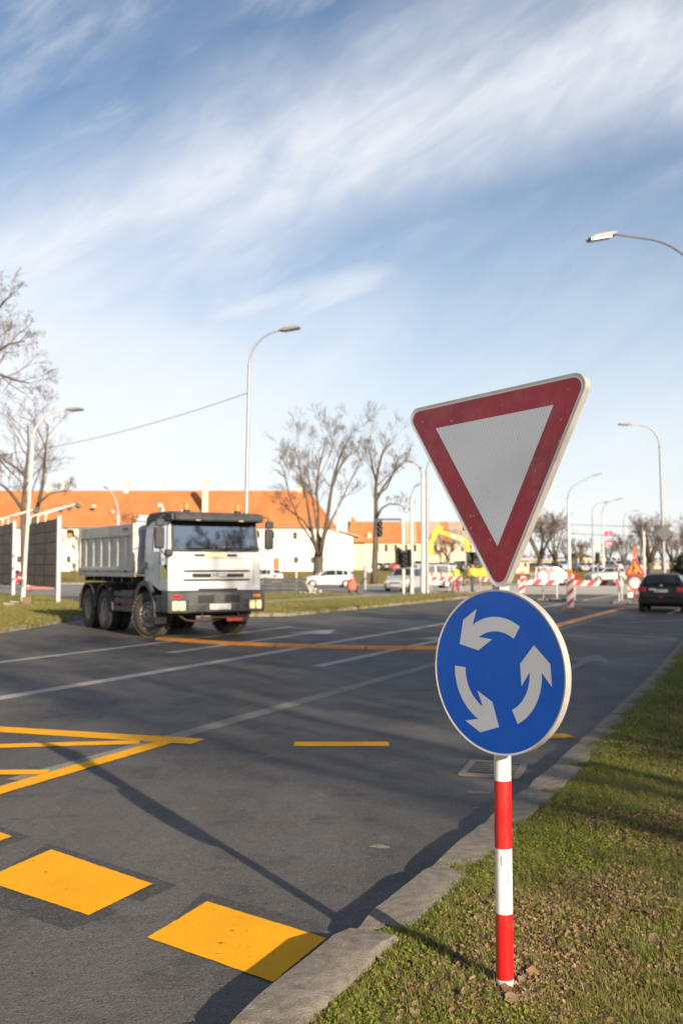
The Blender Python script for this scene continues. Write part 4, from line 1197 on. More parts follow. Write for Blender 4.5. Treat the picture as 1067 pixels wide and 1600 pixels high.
    # side guards, tanks behind them
    for sx in (-1, 1):
        for z in (1.00, .82, .62): MB().box((sx * 1.20, 2.95, z), (.035, 1.35, .12)).build('guard_rail', M['truck_grey'], root, bevel=.006)
        sg = MB(); sg.box((sx * 1.17, 2.4, .80), (.03, .05, .5)); sg.box((sx * 1.17, 3.5, .80), (.03, .05, .5)); P('guard_post', sg, M['truck_grey'])
        tk = MB(); tk.box((sx * .86, 2.95, .84), (.5, 1.15, .52)); P('tank', tk, M['red_paint'] if sx < 0 else M['dark_grey'], bevel=.06)
    # ---- tipper body
    y0, y1, zb, zt = 2.12, 6.55, 1.46, 2.78
    sub = MB(); 
    for sx in (-1, 1): sub.box((sx * .42, 4.3, 1.18), (.12, 4.3, .24))
    for i in range(6): sub.box((0, 2.5 + i * .75, 1.36), (2.3, .1, .12))
    sub.box((0, 2.5, 1.25), (.3, .3, .4)); P('tipper_frame', sub, M['dark_grey'])
    tb = MB()
    for sx in (-1, 1):
        tb.box((sx * 1.19, (y0 + y1) / 2, (1.56 + zt) / 2), (.05, y1 - y0, zt - 1.56))
        tb.box((sx * 1.215, (y0 + y1) / 2, zt - .16), (.10, y1 - y0 - .02, .30))
        tb.box((sx * 1.225, (y0 + y1) / 2, 1.63), (.12, y1 - y0 - .02, .10))
        tb.box((sx * 1.21, (y0 + y1) / 2, 1.50), (.10, y1 - y0 - .04, .13))
        for yy in (y0 + .09, y1 - .07): tb.box((sx * 1.218, yy, (1.56 + zt) / 2), (.11, .16, zt - 1.56 - .002))
    tb.box((0, (y0 + y1) / 2, 1.54), (2.33, y1 - y0, .06)); tb.box((0, y1 - .03, (1.57 + zt - .1) / 2), (2.33, .06, zt - .1 - 1.57)); 
    tbo = P('tipper_body', tb, M['tipper'], bevel=.012)
    for sx in (-1, 1):
        for i in range(6):
            yy = y0 + .62 + i * .65
            rb = MB(); a, b = .125, .08
            rb.prism([(yy - a, -.0), (yy - b, .045), (yy + b, .045), (yy + a, 0)], 'z', 1.682, zt - .312)
            rb.v = [(sx * (1.213 + p[1]), p[0], p[2]) for p in rb.v]
            P('tipper_rib', rb, M['tipper'], tbo, bevel=.01)
        for i in range(4):
            MB().box((sx * 1.285, y0 + .5 + i * 1.1, 1.575), (.03, .12, .06)).build('hinge', M['dark_grey'], tbo)
    hb = MB(); hb.box((0, y0 + .0, 2.20), (2.42, .07, 1.40)); hb.box((0, y0 - .02, 2.93), (2.30, .12, .10)); hb.box((-.0, y0 - .06, 2.86), (2.42, .10, .06))
    P('headboard', hb, M['truck_white'], tbo, bevel=.012)
    hp = MB(); hp.box((0, y0 - .05, 2.08), (2.18, .03, 1.12)); P('headboard_panel', hp, mat('headboard_grey', (.32, .345, .37), .5, dirt=(.2, .18, .16), dscale=3), tbo, bevel=.02)
    hs = MB(); hs.tube([(-1.08, y0 - .08, 1.6), (-.75, y0 - .09, 2.55)], .035, 6); P('headboard_brace', hs, M['tipper'], tbo)
    mk = MB(); mk.box((-1.268, y0 + .55, zt - .13), (.006, .42, .07)); P('maker_mark', mk, mat('maker_red', (.25, .08, .07), .6), tbo)
    ld = MB()
    rg = random.Random(9)
    nx, ny = 12, 20
    for j in range(ny + 1):
        for i in range(nx + 1): ld.v.append((-1.15 + 2.3 * i / nx, y0 + .1 + (y1 - y0 - .2) * j / ny, zt - .12 + .16 * math.sin(math.pi * i / nx) * math.sin(math.pi * j / ny) + rg.uniform(-.05, .05)))
    for j in range(ny):
        for i in range(nx): ld.f.append((j * (nx + 1) + i, j * (nx + 1) + i + 1, (j + 1) * (nx + 1) + i + 1, (j + 1) * (nx + 1) + i)); ld.m.append(0)
    o = P('gravel_load', ld, M['soil']); o['kind'] = 'stuff'
    # air intake stack behind the cab
    ai = MB(); ai.tube([(-.62, 1.86, 1.4), (-.62, 1.86, 3.0), (-.62, 1.85, 3.12), (-.68, 1.80, 3.20), (-.74, 1.70, 3.22)], [.06, .06, .06, .055, .055], 14); P('air_intake', ai, mat('intake_grey', (.5, .5, .5), .5, dirt=(.2, .18, .16)), smooth=50)
    ex = MB(); ex.box((-.85, 1.95, 1.1), (.4, .2, .55)); P('battery_box', ex, M['dark_grey'], bevel=.02)


build_truck()


# ------------------------------------------------------------------ cars
def car_paint(name, c, rough=.28): return mat('car_' + name, c, rough, dirt=tuple(x * .6 + .05 for x in c), dscale=2, damt=.3, coat=.7)


M['car_black'] = mat('car_black', (.007, .0075, .009), .4, coat=.25, spec=.3); M['car_white'] = car_paint('white', (.62, .62, .61)); M['car_silver'] = car_paint('silver', (.42, .43, .45)); M['car_red'] = car_paint('red', (.5, .02, .02)); M['car_blue'] = car_paint('blue', (.03, .06, .18)); M['car_grey'] = car_paint('grey', (.10, .105, .11))


def build_car(name, paint, loc, rz, label, group=None, L_=4.0, W=1.68, Hh=1.45, kind='hatch', detail=True):
    """front at -y"""
    root = empty(name, loc, rz, label, 'car' if kind != 'van' else 'van', group)
    h = L_ / 2; w = W / 2
    # stations: y, zlow, zbelt, ztop(roof or bonnet), belt halfwidth, top halfwidth
    if kind == 'hatch':
        st = [(-h, .38, .58, .60, .60, .5), (-h + .12, .24, .70, .72, .78, .66), (-h + .5, .2, .80, .84, .88, .72), (-h + .95, .2, .90, .95, .97, .80), (-h + 1.15, .2, .92, .99, .98, .82), (-h + 1.85, .2, .94, Hh - .07, 1., .70), (-h + 2.25, .2, .94, Hh, 1., .69), (h - .9, .2, .96, Hh - .01, 1., .69), (h - .42, .2, .98, Hh - .09, .99, .68), (h - .12, .22, .99, 1.04, .95, .74), (h - .02, .3, .92, .95, .9, .78), (h, .38, .60, .62, .84, .7)]
        cab0, cab1, bk = 4, 8, 9
    elif kind == 'estate':
        st = [(-h, .38, .62, .64, .6, .5), (-h + .12, .26, .76, .78, .8, .68), (-h + .6, .22, .88, .92, .92, .76), (-h + 1.05, .22, .95, 1.02, .98, .82), (-h + 1.2, .22, .96, 1.06, .98, .82), (-h + 1.75, .22, .98, Hh - .06, 1., .74), (-h + 2.2, .22, .98, Hh, 1., .74), (h - .7, .22, 1., Hh - .01, 1., .74), (h - .22, .22, 1., Hh - .08, .99, .73), (h - .06, .24, 1., 1.05, .96, .78), (h - .01, .3, .92, .95, .92, .8), (h, .38, .6, .62, .85, .7)]
        cab0, cab1, bk = 4, 8, 9
    else:
        st = [(-h, .40, .70, .72, .66, .56), (-h + .1, .26, .92, .95, .86, .74), (-h + .5, .22, 1.06, 1.10, .95, .82), (-h + .8, .22, 1.1, 1.18, .98, .84), (-h + .9, .22, 1.1, 1.22, .98, .84), (-h + 1.5, .22, 1.12, Hh - .08, 1., .86), (-h + 2.0, .22, 1.12, Hh, 1., .86), (h - .5, .22, 1.12, Hh, 1., .86), (h - .12, .22, 1.12, Hh - .06, .99, .85), (h - .05, .24, 1.1, 1.2, .98, .86), (h - .01, .3, 1., 1.05, .96, .86), (h, .4, .6, .62, .9, .8)]
        cab0, cab1, bk = 4, 8, 9
    def sec(s):
        y, zl, zb, zt, bw, tw = s
        zm = zl + (zb - zl) * .55
        return [(0, y, zl), (w * bw * .86, y, zl), (w * bw * .97, y, zl + .08), (w * bw, y, zm), (w * bw * .965, y, zb), (w * (bw * .93 + tw * .07), y, zb + (zt - zb) * .10), (w * tw * 1.06, y, zt - (zt - zb) * .14), (w * tw * .92, y, zt - (zt - zb) * .02), (0, y, zt + .012)]
    secs = [sec(s) for s in st]
    mb = MB(); n = len(secs[0])
    for q in secs:
        mb.v += q + [(-x, y, z) for x, y, z in q]
    def idx(i, k, sx): return i * 2 * n + k + (n if sx < 0 else 0)
    glass_q = []
    for i in range(len(secs) - 1):
        for k in range(n - 1):
            for sx in (1, -1):
                mb.f.append((idx(i, k, sx), idx(i + 1, k, sx), idx(i + 1, k + 1, sx), idx(i, k + 1, sx))); mb.m.append(0)
    for i, r_ in ((0, False), (len(secs) - 1, True)):
        for sx in (1, -1): mb.f.append(tuple(idx(i, k, sx) for k in range(n))); mb.m.append(0)
    body = mb.build('body', paint, root, smooth=42)
    # windows laid 6 mm proud of the shell
    def lerp(a, b, t): return Vector(a) * (1 - t) + Vector(b) * t
    def quad_on(i, j, k0, k1, t0, t1, name_, m, both=True):
        for sx in ((1, -1) if both else (1,)):
            A, B = secs[i], secs[j]
            p = [Vector(A[k0]), Vector(B[k0]), Vector(B[k1]), Vector(A[k1])]
            q = [p[0].lerp(p[1], t0), p[0].lerp(p[1], t1), p[3].lerp(p[2], t1), p[3].lerp(p[2], t0)]
            if sx < 0: q = [Vector((-v.x, v.y, v.z)) for v in q]
            nn = (q[1] - q[0]).cross(q[3] - q[0]).normalized()
            if nn.x * sx < 0: nn = -nn
            g = MB(); g.add([v + nn * .007 for v in q], [(0, 1, 2, 3)]); g.build(name_, m, root)
    G_ = M['car_glass']
    quad_on(5, 6, 5, 6, .05, 1, 'side_window', G_); quad_on(6, 7, 5, 6, .0, .40, 'side_window', G_); quad_on(6, 7, 5, 6, .46, .98, 'side_window', G_)
    if kind != 'van' or True: quad_on(7, 8, 5, 6, .12, .8, 'quarter_window', G_)
    # front quarter glass: triangle between pillar stations
    for sx in (1, -1):
        a, b, c = secs[4][5], secs[5][5], secs[5][6]
        q = [Vector((sx * p[0] * 1.004 + sx * .007, p[1], p[2])) for p in (Vector(a).lerp(Vector(b), .25), b, c)]
        g = MB(); g.add(q, [(0, 1, 2)]); g.build('side_window', G_, root)
    def cross_glass(i, j, name_, t0, t1, off):
        """across the car between stations i (low) and j (high)"""
        def at(t):
            A, B = secs[i], secs[j]
            return [Vector(A[k]).lerp(Vector(B[k]), t) for k in (7, 8)]
        rows = [at(t0), at(t1)]
        v = []
        for (e, c) in rows: v += [(-e.x * .93, e.y + off[0], e.z + off[1]), (0, c.y + off[0], c.z + off[1]), (e.x * .93, e.y + off[0], e.z + off[1])]
        g = MB(); g.add(v, [(0, 1, 4, 3), (1, 2, 5, 4)]); g.build(name_, G_, root)
    cross_glass(4, 5, 'windscreen', .06, .97, (-.006, .010)); cross_glass(bk, 8, 'rear_window', .10, .94, (.010, .006))
    # wheels with dark arches
    R_ = .30 if Hh < 1.6 else .33
    for y in (-h + .78, h - .68):
        for sx in (1, -1):
            wv = MB(); wv.lathe([(.17, .085), (.19, .1), (R_ - .04, .1), (R_, .07), (R_, -.07), (R_ - .04, -.1), (.19, -.1)], (sx * (w - .10), y, R_), 'x', 24)
            wh = wv.build('wheel', M['rubber'], root, smooth=45)
            rm = MB(); xo = sx * (w - .10) + sx * .088
            rm.lathe([(.19, 0), (.165, sx * .004), (.15, -sx * .02), (.05, -sx * .01), (0, sx * .004)], (xo, y, R_), 'x', 18)
            for k in range(6):
                a = k * math.pi / 3; rm.box((xo + sx * .004, y + .09 * math.cos(a), R_ + .09 * math.sin(a)), (.012, .15, .035), rot=(a, 0, 0))
            rm.build('rim', M['rim_alu'], wh, smooth=40)
            ar = MB(); ar.lathe([(R_ + .05, sx * .012), (R_ + .05, -sx * .1), (.1, -sx * .1)], (sx * (w * .995), y, R_ + .02), 'x', 24)
            aa = MB()
            for k in range(13):
                t = math.pi * k / 12
                aa.v += [(sx * (w * 1.003), y + (R_ + .055) * math.cos(t), R_ + (R_ + .055) * math.sin(t)), (sx * (w * 1.003), y + (R_ - .10) * math.cos(t), R_ + (R_ - .10) * math.sin(t))]
            aa.f = [(2 * k, 2 * k + 1, 2 * k + 3, 2 * k + 2) for k in range(12)]; aa.m = [0] * 12
            aa.build('wheel_arch', M['black'], root)
    # lamps, plates, mirrors, handles
    for sx in (1, -1):
        MB().box((sx * w * .66, -h + .10, .66), (.36, .12, .15), rz=sx * R(18)).build('headlight', M['lens_clear'], root, bevel=.02)
        MB().box((sx * w * .80, h - .05, .84), (.30, .12, .19), rz=-sx * R(22)).build('tail_light', M['lens_red'], root, bevel=.03)
        MB().box((sx * (w + .07), -h + 1.28, 1.0), (.17, .09, .13)).build('wing_mirror', paint, root, bevel=.03)
        for y in (-h + 2.05, -h + 2.85): MB().box((sx * (w * .985), y, .83), (.03, .14, .03)).build('door_handle', M['black'] if kind != 'hatch' else paint, root)
    MB().box((0, h + .008, .80), (.50, .02, .11)).build('number_plate', M['plate'], root)
    MB().box((0, -h - .008, .46), (.50, .02, .11)).build('number_plate', M['plate'], root)
    MB().box((0, -h + .03, .60), (.8, .06, .09)).build('grille', M['black'], root)
    bpm = MB(); bpm.box((0, h - .06, .45), (W * .93, .16, .30)); bpm.build('rear_bumper', paint, root, bevel=.05)
    MB().box((0, h + .022, .46), (W * .6, .012, .05)).build('bumper_strip', M['black'], root)
    return root


M['car_glass'] = mat('car_glass', (.02, .025, .026), .1, spec=.55, coat=.2)
M['car_glass_clear'] = M['car_glass']
rh = math.atan2(D2.y, D2.x)      # heading of the road


def placed(px, Y): return ((px - 533.5) / 1556. * (Y * .9985), Y)


hb = build_car('hatchback', M['car_black'], (12.5, 38.6, 0), R(180 - 22.5), 'black hatchback seen from behind with red tail lights driving off along the road', L_=3.85, W=1.68, Hh=1.44)
for q in hb.children:
    if q.name.startswith('rear_bumper'): q['label'] = 'deep black rear bumper with a small red reflector'
MB().box((0, 1.945, .58), (.12, .02, .05)).build('fog_lamp', M['lens_red'], hb)
MB().box((.30, 1.925, .86), (.26, .02, .07)).build('maker_plate', M['chrome'], hb)
MB().ball((0, 1.93, .99), (.06, .02, .05), 10).build('emblem', M['chrome'], hb)
MB().tube([(0, 1.78, 1.28), (.25, 1.84, 1.24)], .012, 6).build('rear_wiper', M['black'], hb)

build_car('hatchback', M['car_white'], (placed(511, 80)[0], 80.5, .0), R(-90 + 8), 'shiny white hatchback parked side on beside the grey slab stack', L_=4.15, W=1.75, Hh=1.45)
build_car('hatchback', M['car_white'], (placed(407, 92)[0], 92, .0), R(-90 - 28), 'white car half hidden between the truck and the grey slab stack', L_=4.1, W=1.72, Hh=1.45)
build_car('estate_car', M['car_silver'], (placed(637, 65.5)[0], 67.5, .0), R(-24), 'muddy silver car with a dark front standing behind the traffic light post', L_=4.2, W=1.78, Hh=1.62, kind='estate')
build_car('delivery_van', M['car_white'], (placed(664, 78)[0], 78, .0), R(-80), 'white van standing behind the muddy silver car', L_=4.4, W=1.8, Hh=1.85, kind='van')
build_car('delivery_van', M['car_white'], (placed(863, 88)[0], 88, .0), R(96), 'small white high roofed car behind the round sign on the barrier', L_=3.7, W=1.7, Hh=1.68, kind='van')
build_car('estate_car', M['car_silver'], (placed(944, 103)[0], 103, .08), R(-70), 'silver car near the lamp post that holds the red panels', L_=4.2, W=1.75, Hh=1.5, kind='estate')
build_car('hatchback', M['car_red'], (placed(21, 93)[0], 93, 0), R(20), 'small red car glimpsed under the billboards', L_=3.7, W=1.6, Hh=1.4)
# the far row
row = [(592, 'car_white', 'white', 'hatch'), (604, 'car_grey', 'grey', 'estate'), (616, 'car_red', 'red', 'hatch'), (634, 'car_blue', 'blue', 'hatch'), (650, 'car_white', 'white', 'van'), (672, 'car_silver', 'silver', 'hatch'), (688, 'car_red', 'red', 'estate'), (704, 'car_white', 'white', 'hatch'), (722, 'car_grey', 'grey', 'van'),
       (828, 'car_white', 'white', 'hatch'), (842, 'car_silver', 'silver', 'estate'), (858, 'car_grey', 'grey', 'hatch'), (876, 'car_silver', 'silver', 'van'), (893, 'car_white', 'white', 'hatch'), (907, 'car_silver', 'silver', 'hatch'), (921, 'car_blue', 'dark blue', 'estate'), (934, 'car_white', 'white', 'hatch'), (962, 'car_white', 'white', 'van'), (978, 'car_silver', 'silver', 'hatch'), (991, 'car_white', 'white', 'hatch')]
where = ['just right of the second bare tree', 'next to the white one by the bare tree', 'left of the traffic light heads', 'behind the traffic light heads', 'between the traffic light and the pale lamp post', 'behind the pale lamp post and grey pole', 'under the excavator bucket', 'under the excavator boom', 'beside the excavator cab',
         'beyond the bare tree right of the triangle', 'above the round sign on the barrier', 'left of the tall white lamp post', 'right behind the tall white lamp post', 'just past the tall white lamp post', 'below the brown roofed house', 'right of the brown roofed house', 'just left of the red panel post', 'right of the red panel post', 'left of the orange roadworks triangle', 'behind the orange roadworks triangle']
protos = {}
for (px, mk, cw, kd), wh_ in zip(row, where):
    Y = 166 + rnd.uniform(-4, 8)
    lab = f'{cw} car in the far parked row, {wh_}'
    if (mk, kd) not in protos:
        o = build_car('parked_car', M[mk], (0, 0, 0), 0, lab, 'cars parked in the far row', L_=4.1, W=1.7, Hh=1.47 if kd != 'van' else 1.8, kind=kd); protos[(mk, kd)] = o
    else:
        o = copy_tree(protos[(mk, kd)]); o['label'] = lab
    o['category'] = 'car'
    o.location = (placed(px, Y)[0], Y, lawn_z(Y) - .05); o.rotation_euler = (0, 0, R(rnd.choice((15, 195, 10, 190, 20))))
# ------------------------------------------------------------------ trees: tapered trunk, limbs, bare twigs
M['bark'] = mat('bark', (.075, .058, .045), .95, (.14, .115, .09), 3, bump=.8, bscale=9, stretch=(1, 1, .25), spec=.1)
M['twig'] = mat('twig_bark', (.14, .105, .08), .9, (.19, .145, .11), 2, spec=.1)


def grow_tree(seed, limbs, rmin=.010, depth=4, twigs=1.0, up=.25, spread=.9, first=.35, len_k=.52, n_child=(4, 6)):
    """limbs: list of polylines [(x,y,z,r), ...]; returns (trunk MB, crown MB)"""
    r = random.Random(seed); trunk = MB(); crown = MB()
    def poly(p, d, L_, r0, lev):
        n = 4 if lev < 3 else 2 if lev > 3 else 3
        pts = [p.copy()]; rad = [r0]; q = p.copy(); dd = d.copy()
        for i in range(n):
            dd = (dd + Vector((r.gauss(0, .16), r.gauss(0, .16), r.gauss(0, .12) + up * .18))).normalized()
            q = q + dd * (L_ / n); pts.append(q.copy()); rad.append(max(rmin * .5, r0 * (1 - .8 * (i + 1) / n)))
        return pts, rad
    def sub(pts, rad, lev, L_):
        if lev > depth: return
        k = r.randint(*n_child)
        if lev == 1: k = k + 4
        if lev >= 3: k = int(k * twigs + .5)
        for c in range(k):
            t = first + (1 - first) * (c + r.random()) / k if lev > 1 else first + (1 - first) * (c + r.random()) / k
            f = t * (len(pts) - 1); i = min(int(f), len(pts) - 2); u = f - i
            p = pts[i].lerp(pts[i + 1], u); rr = (rad[i] * (1 - u) + rad[i + 1] * u)
            ax = (pts[i + 1] - pts[i]).normalized()
            a = r.uniform(0, 6.283); o = ax.orthogonal().normalized(); o.rotate(Matrix.Rotation(a, 3, ax))
            ang = r.uniform(.45, .95) * spread
            d = (ax * math.cos(ang) + o * math.sin(ang) + Vector((0, 0, up * .5))).normalized()
            l = L_ * (len_k * .72 if lev == 1 else .56) * r.uniform(.6, 1.3) * (1.2 - .5 * t)
            r1 = max(rmin, min(rr * .6, l * (.017 if lev == 1 else .013)))
            p2, r2 = poly(p, d, l, r1, lev)
            crown.tube(p2, r2, 5 if lev <= 1 else 3, caps=False)
            sub(p2, r2, lev + 1, l)
    for lb in limbs:
        pts = [Vector(q[:3]) for q in lb]; rad = [q[3] for q in lb]
        trunk.tube(pts, rad, 9, caps=True)
        L_ = sum((b - a).length for a, b in zip(pts[:-1], pts[1:]))
        sub(pts[max(0, len(pts) // 3 - 1):], rad[max(0, len(pts) // 3 - 1):], 1, L_)
    return trunk, crown


def tree(label, loc, seed, limbs, group='bare winter trees', rz=0., **k):
    root = empty('tree', loc, rz, label, 'tree', group)
    t, c = grow_tree(seed, limbs, **k)
    t.build('trunk', M['bark'], root, smooth=180, fix=False); c.build('crown', M['twig'], root, smooth=180, fix=False)
    return root


def L3(k, base, pts, r0, r1, seed=0):
    """limb given in picture units around a trunk base, k metres per unit, with a little depth wander"""
    r = random.Random(seed); y = 0; out = []
    n = len(pts)
    for i, (px, py) in enumerate(pts):
        out.append(((px - base[0]) * k, y, (base[1] - py) * k, r0 + (r1 - r0) * i / max(1, n - 1))); y += r.uniform(-1., 1.) * k * 9
    return out


kb = 115 / 1556.
B0 = (497, 905)
tree('big bare tree with several upright stems on the lawn before the white building', (placed(497, 115)[0], 115, lawn_z(115) - .1), 11,
     [L3(kb, B0, [(497, 908), (497, 880), (498, 862)], .62, .5),
      L3(kb, B0, [(497, 866), (490, 842), (484, 812), (479, 780), (471, 748), (466, 715), (455, 690)], .25, .03, 1),
      L3(kb, B0, [(498, 866), (496, 835), (497, 800), (494, 765), (498, 730), (505, 700), (508, 680)], .23, .03, 2),
      L3(kb, B0, [(500, 866), (505, 842), (511, 812), (516, 775), (521, 745), (531, 712), (545, 685), (552, 668)], .30, .03, 3),
      L3(kb, B0, [(517, 765), (528, 735), (540, 715), (560, 700)], .13, .03, 4),
      L3(kb, B0, [(491, 838), (474, 812), (458, 800), (445, 790), (436, 782)], .14, .03, 5),
      L3(kb, B0, [(503, 850), (494, 820), (490, 790), (484, 760), (480, 730)], .16, .03, 6),
      L3(kb, B0, [(498, 862), (508, 835), (520, 808), (534, 780), (548, 750), (562, 728)], .15, .03, 7),
      L3(kb, B0, [(497, 862), (484, 838), (468, 815), (455, 780), (446, 750), (440, 725)], .15, .03, 8)],
     rmin=.013, depth=4, twigs=1.05, up=.4, spread=1.05, len_k=.40, n_child=(4, 6))
kt = 95 / 1556.; B1 = (583, 912)
tree('tall slender bare tree on the lawn behind the traffic light', (placed(583, 95)[0], 95, -.1), 12,
     [L3(kt, B1, [(583, 916), (585, 880), (587, 840), (588, 800), (587, 760), (591, 730), (598, 705), (606, 685)], .34, .03, 1),
      L3(kt, B1, [(588, 780), (598, 760), (612, 740), (628, 722), (640, 708)], .14, .025, 2),
      L3(kt, B1, [(588, 808), (596, 792), (608, 785), (622, 786), (634, 792)], .12, .03, 3),
      L3(kt, B1, [(588, 750), (582, 728), (578, 708), (574, 690)], .13, .03, 4),
      L3(kt, B1, [(590, 770), (604, 760), (616, 735), (622, 712)], .12, .03, 5)],
     rmin=.011, depth=4, twigs=1.0, up=.35, spread=1.05, len_k=.38, n_child=(4, 5))
k1 = 72 / 1556.; B2 = (45, 925)
tree('bare forked tree rising behind the billboards', (placed(45, 72)[0], 72, 0), 13,
     [L3(k1, B2, [(42, 930), (40, 880), (36, 830), (34, 790), (38, 745), (42, 700), (40, 665)], .30, .04, 1),
      L3(k1, B2, [(40, 860), (52, 810), (60, 760), (66, 705), (72, 665)], .22, .03, 2),
      L3(k1, B2, [(35, 800), (22, 780), (8, 765), (-12, 752), (-30, 735)], .15, .03, 3),
      L3(k1, B2, [(40, 750), (26, 735), (10, 725), (-6, 705)], .12, .03, 4),
      L3(k1, B2, [(58, 790), (75, 775), (92, 770), (108, 768)], .10, .02, 5)],
     rmin=.009, depth=4, twigs=.9, up=.3, spread=1., len_k=.42)
k2 = 38 / 1556.; B3 = (-70, 960)
tree('tall bare tree reaching in over the left lamp post', (placed(-75, 38)[0], 38, .1), 14,
     [L3(k2, B3, [(-70, 962), (-72, 850), (-70, 740), (-66, 640), (-60, 580), (-52, 530), (-46, 500)], .30, .05, 1),
      L3(k2, B3, [(-70, 760), (-50, 680), (-30, 620), (-5, 590), (20, 600), (45, 605)], .13, .02, 2),
      L3(k2, B3, [(-68, 690), (-40, 620), (-15, 565), (15, 545), (40, 540)], .12, .02, 3),
      L3(k2, B3, [(-62, 600), (-35, 545), (-12, 505), (8, 480), (22, 470)], .10, .018, 4),
      L3(k2, B3, [(-70, 720), (-40, 700), (-10, 715), (10, 740), (30, 760)], .08, .015, 5)],
     rmin=.006, depth=4, twigs=.8, up=.15, spread=1., len_k=.34)


def simple_limbs(h, r0, seed, forks=4, lean=.0, low=.3):
    r = random.Random(seed); L_ = []
    t = [(lean * h * .3 * i / 4 + r.uniform(-.1, .1), r.uniform(-.1, .1), h * low * i / 3, r0 * (1 - .12 * i)) for i in range(4)]
    L_.append(t)
    for f in range(forks):
        a = 6.283 * f / forks + r.uniform(-.5, .5); s = r.uniform(.16, .34) * h; x, y, z, _ = t[-1]
        zz = h * r.uniform(.78, 1.)
        L_.append([(x, y, z - .1, r0 * .55), (x + s * .35 * math.cos(a), y + s * .35 * math.sin(a), z + (zz - z) * .33, r0 * .38), (x + s * .75 * math.cos(a), y + s * .75 * math.sin(a), z + (zz - z) * .68, r0 * .22), (x + s * math.cos(a), y + s * math.sin(a), zz, r0 * .08)])
    return L_


def far_tree(label, px, Y, top_py, seed, forks=4, r0=.35, z=None, **k):
    z0 = lawn_z(Y) - .1 if z is None else z
    h = 1.7 + (885 - top_py) * Y / 1556. - z0
    kw = dict(rmin=.014, depth=3, twigs=1.6, up=.35, spread=1., len_k=.62, n_child=(5, 7)); kw.update(k)
    return tree(label, (placed(px, Y)[0], Y, z0), seed, simple_limbs(h, r0, seed, forks), **kw)


far_tree('broad bare tree just right of the give way triangle', 843, 125, 803, 21, 5, .45)
far_tree('upright bare tree left of the tall white lamp post', 866, 132, 815, 22, 4, .3)
far_tree('small bare tree beyond the brown roofed house', 907, 190, 845, 23, 4, .3)
far_tree('wide bare tree left of the diamond sign', 1016, 120, 818, 24, 5, .5)
far_tree('bare tree behind the orange roadworks triangle', 975, 150, 842, 25, 4, .3)
far_tree('bare tree at the far end of the road near the frame edge', 1050, 135, 833, 26, 4, .35)
far_tree('bare tree beyond the diamond sign and dark shrub', 1085, 120, 825, 27, 4, .4)
far_tree('slim sapling on the lawn beside the truck tail', 117, 108, 833, 28, 3, .09, rmin=.012)
far_tree('bare tree standing close before the long white wall', 215, 150, 812, 29, 4, .25)
far_tree('bare tree in front of the patched orange roof', 700, 215, 838, 30, 4, .3)
far_tree('small bare tree behind the excavator arm', 691, 140, 853, 31, 3, .16)
sky_lab = ['bare tree low on the skyline left of the broad tree', 'bare tree on the skyline behind the tall white lamp post', 'bare tree on the skyline below the red panels', 'bare tree on the skyline right of the roadworks triangle', 'bare tree on the skyline behind the diamond sign', 'bare tree on the skyline at the right frame edge', 'bare tree on the skyline hidden by the triangle tip']
for i, (px, Y, tp) in enumerate(((800, 260, 848), (886, 240, 846), (950, 250, 852), (1000, 240, 848), (1035, 230, 846), (1062, 220, 842), (758, 250, 850))):
    if i == 0: t0 = far_tree(sky_lab[0], px, Y, tp, 40, 5, .4)
    else:
        o = copy_tree(t0); o['label'] = sky_lab[i]; k_ = ((885 - tp) * Y) / ((885 - 848) * 260.)
        o.location = (placed(px, Y)[0], Y, .9); o.scale = (k_ * (1 + .1 * math.sin(i)), k_, k_); o.rotation_euler = (0, 0, i * 1.9)
# verge trees behind the camera on the right, the ones that throw the branch shadows over road and grass
SH = [(13.4, -9.5, 12), (18, -6.5, 12.5), (20.5, .5, 12), (25, 7.5, 13), (30.5, 13.5, 12), (23, -17, 15), (15.5, -3.2, 11.5), (22.3, 3.8, 12.5), (27.5, 10, 11.5), (16.5, -12.5, 13), (18.5, -10, 14), (26, 2, 14)]
sh_lab = ['behind the viewpoint', 'abreast of the sign', 'past the sign', 'farther along the road', 'near the black hatchback', 'in a second row', 'in front of the others', 'between the second and third', 'between the third and fourth', 'nearest the corner', 'tall, at the back of the row', 'tall, behind the third']
for i, (x, y, h) in enumerate(SH):
    if i < 2: o = tree('bare street tree on the verge ' + sh_lab[i], (x, y, .08), 61 + i, simple_limbs(h, .34, 61 + i, 6, low=.26), group='bare street trees of the verge', rmin=.012, depth=4, twigs=1.0, up=.3, spread=1., len_k=.55, n_child=(4, 6)); sh_p = (o,) if i == 0 else (*sh_p, o)
    else:
        o = copy_tree(sh_p[i % 2]); o['label'] = 'bare street tree on the verge ' + sh_lab[i]; o.location = (x, y, .08); o.rotation_euler = (0, 0, i * 2.3); k_ = h / 12.7; o.scale = (k_, k_, k_)

# dark evergreen shrub at the right edge
M['evergreen'] = leaf_material('evergreen', [(.02, .028, .012), (.03, .04, .018), (.045, .055, .025)], .1)


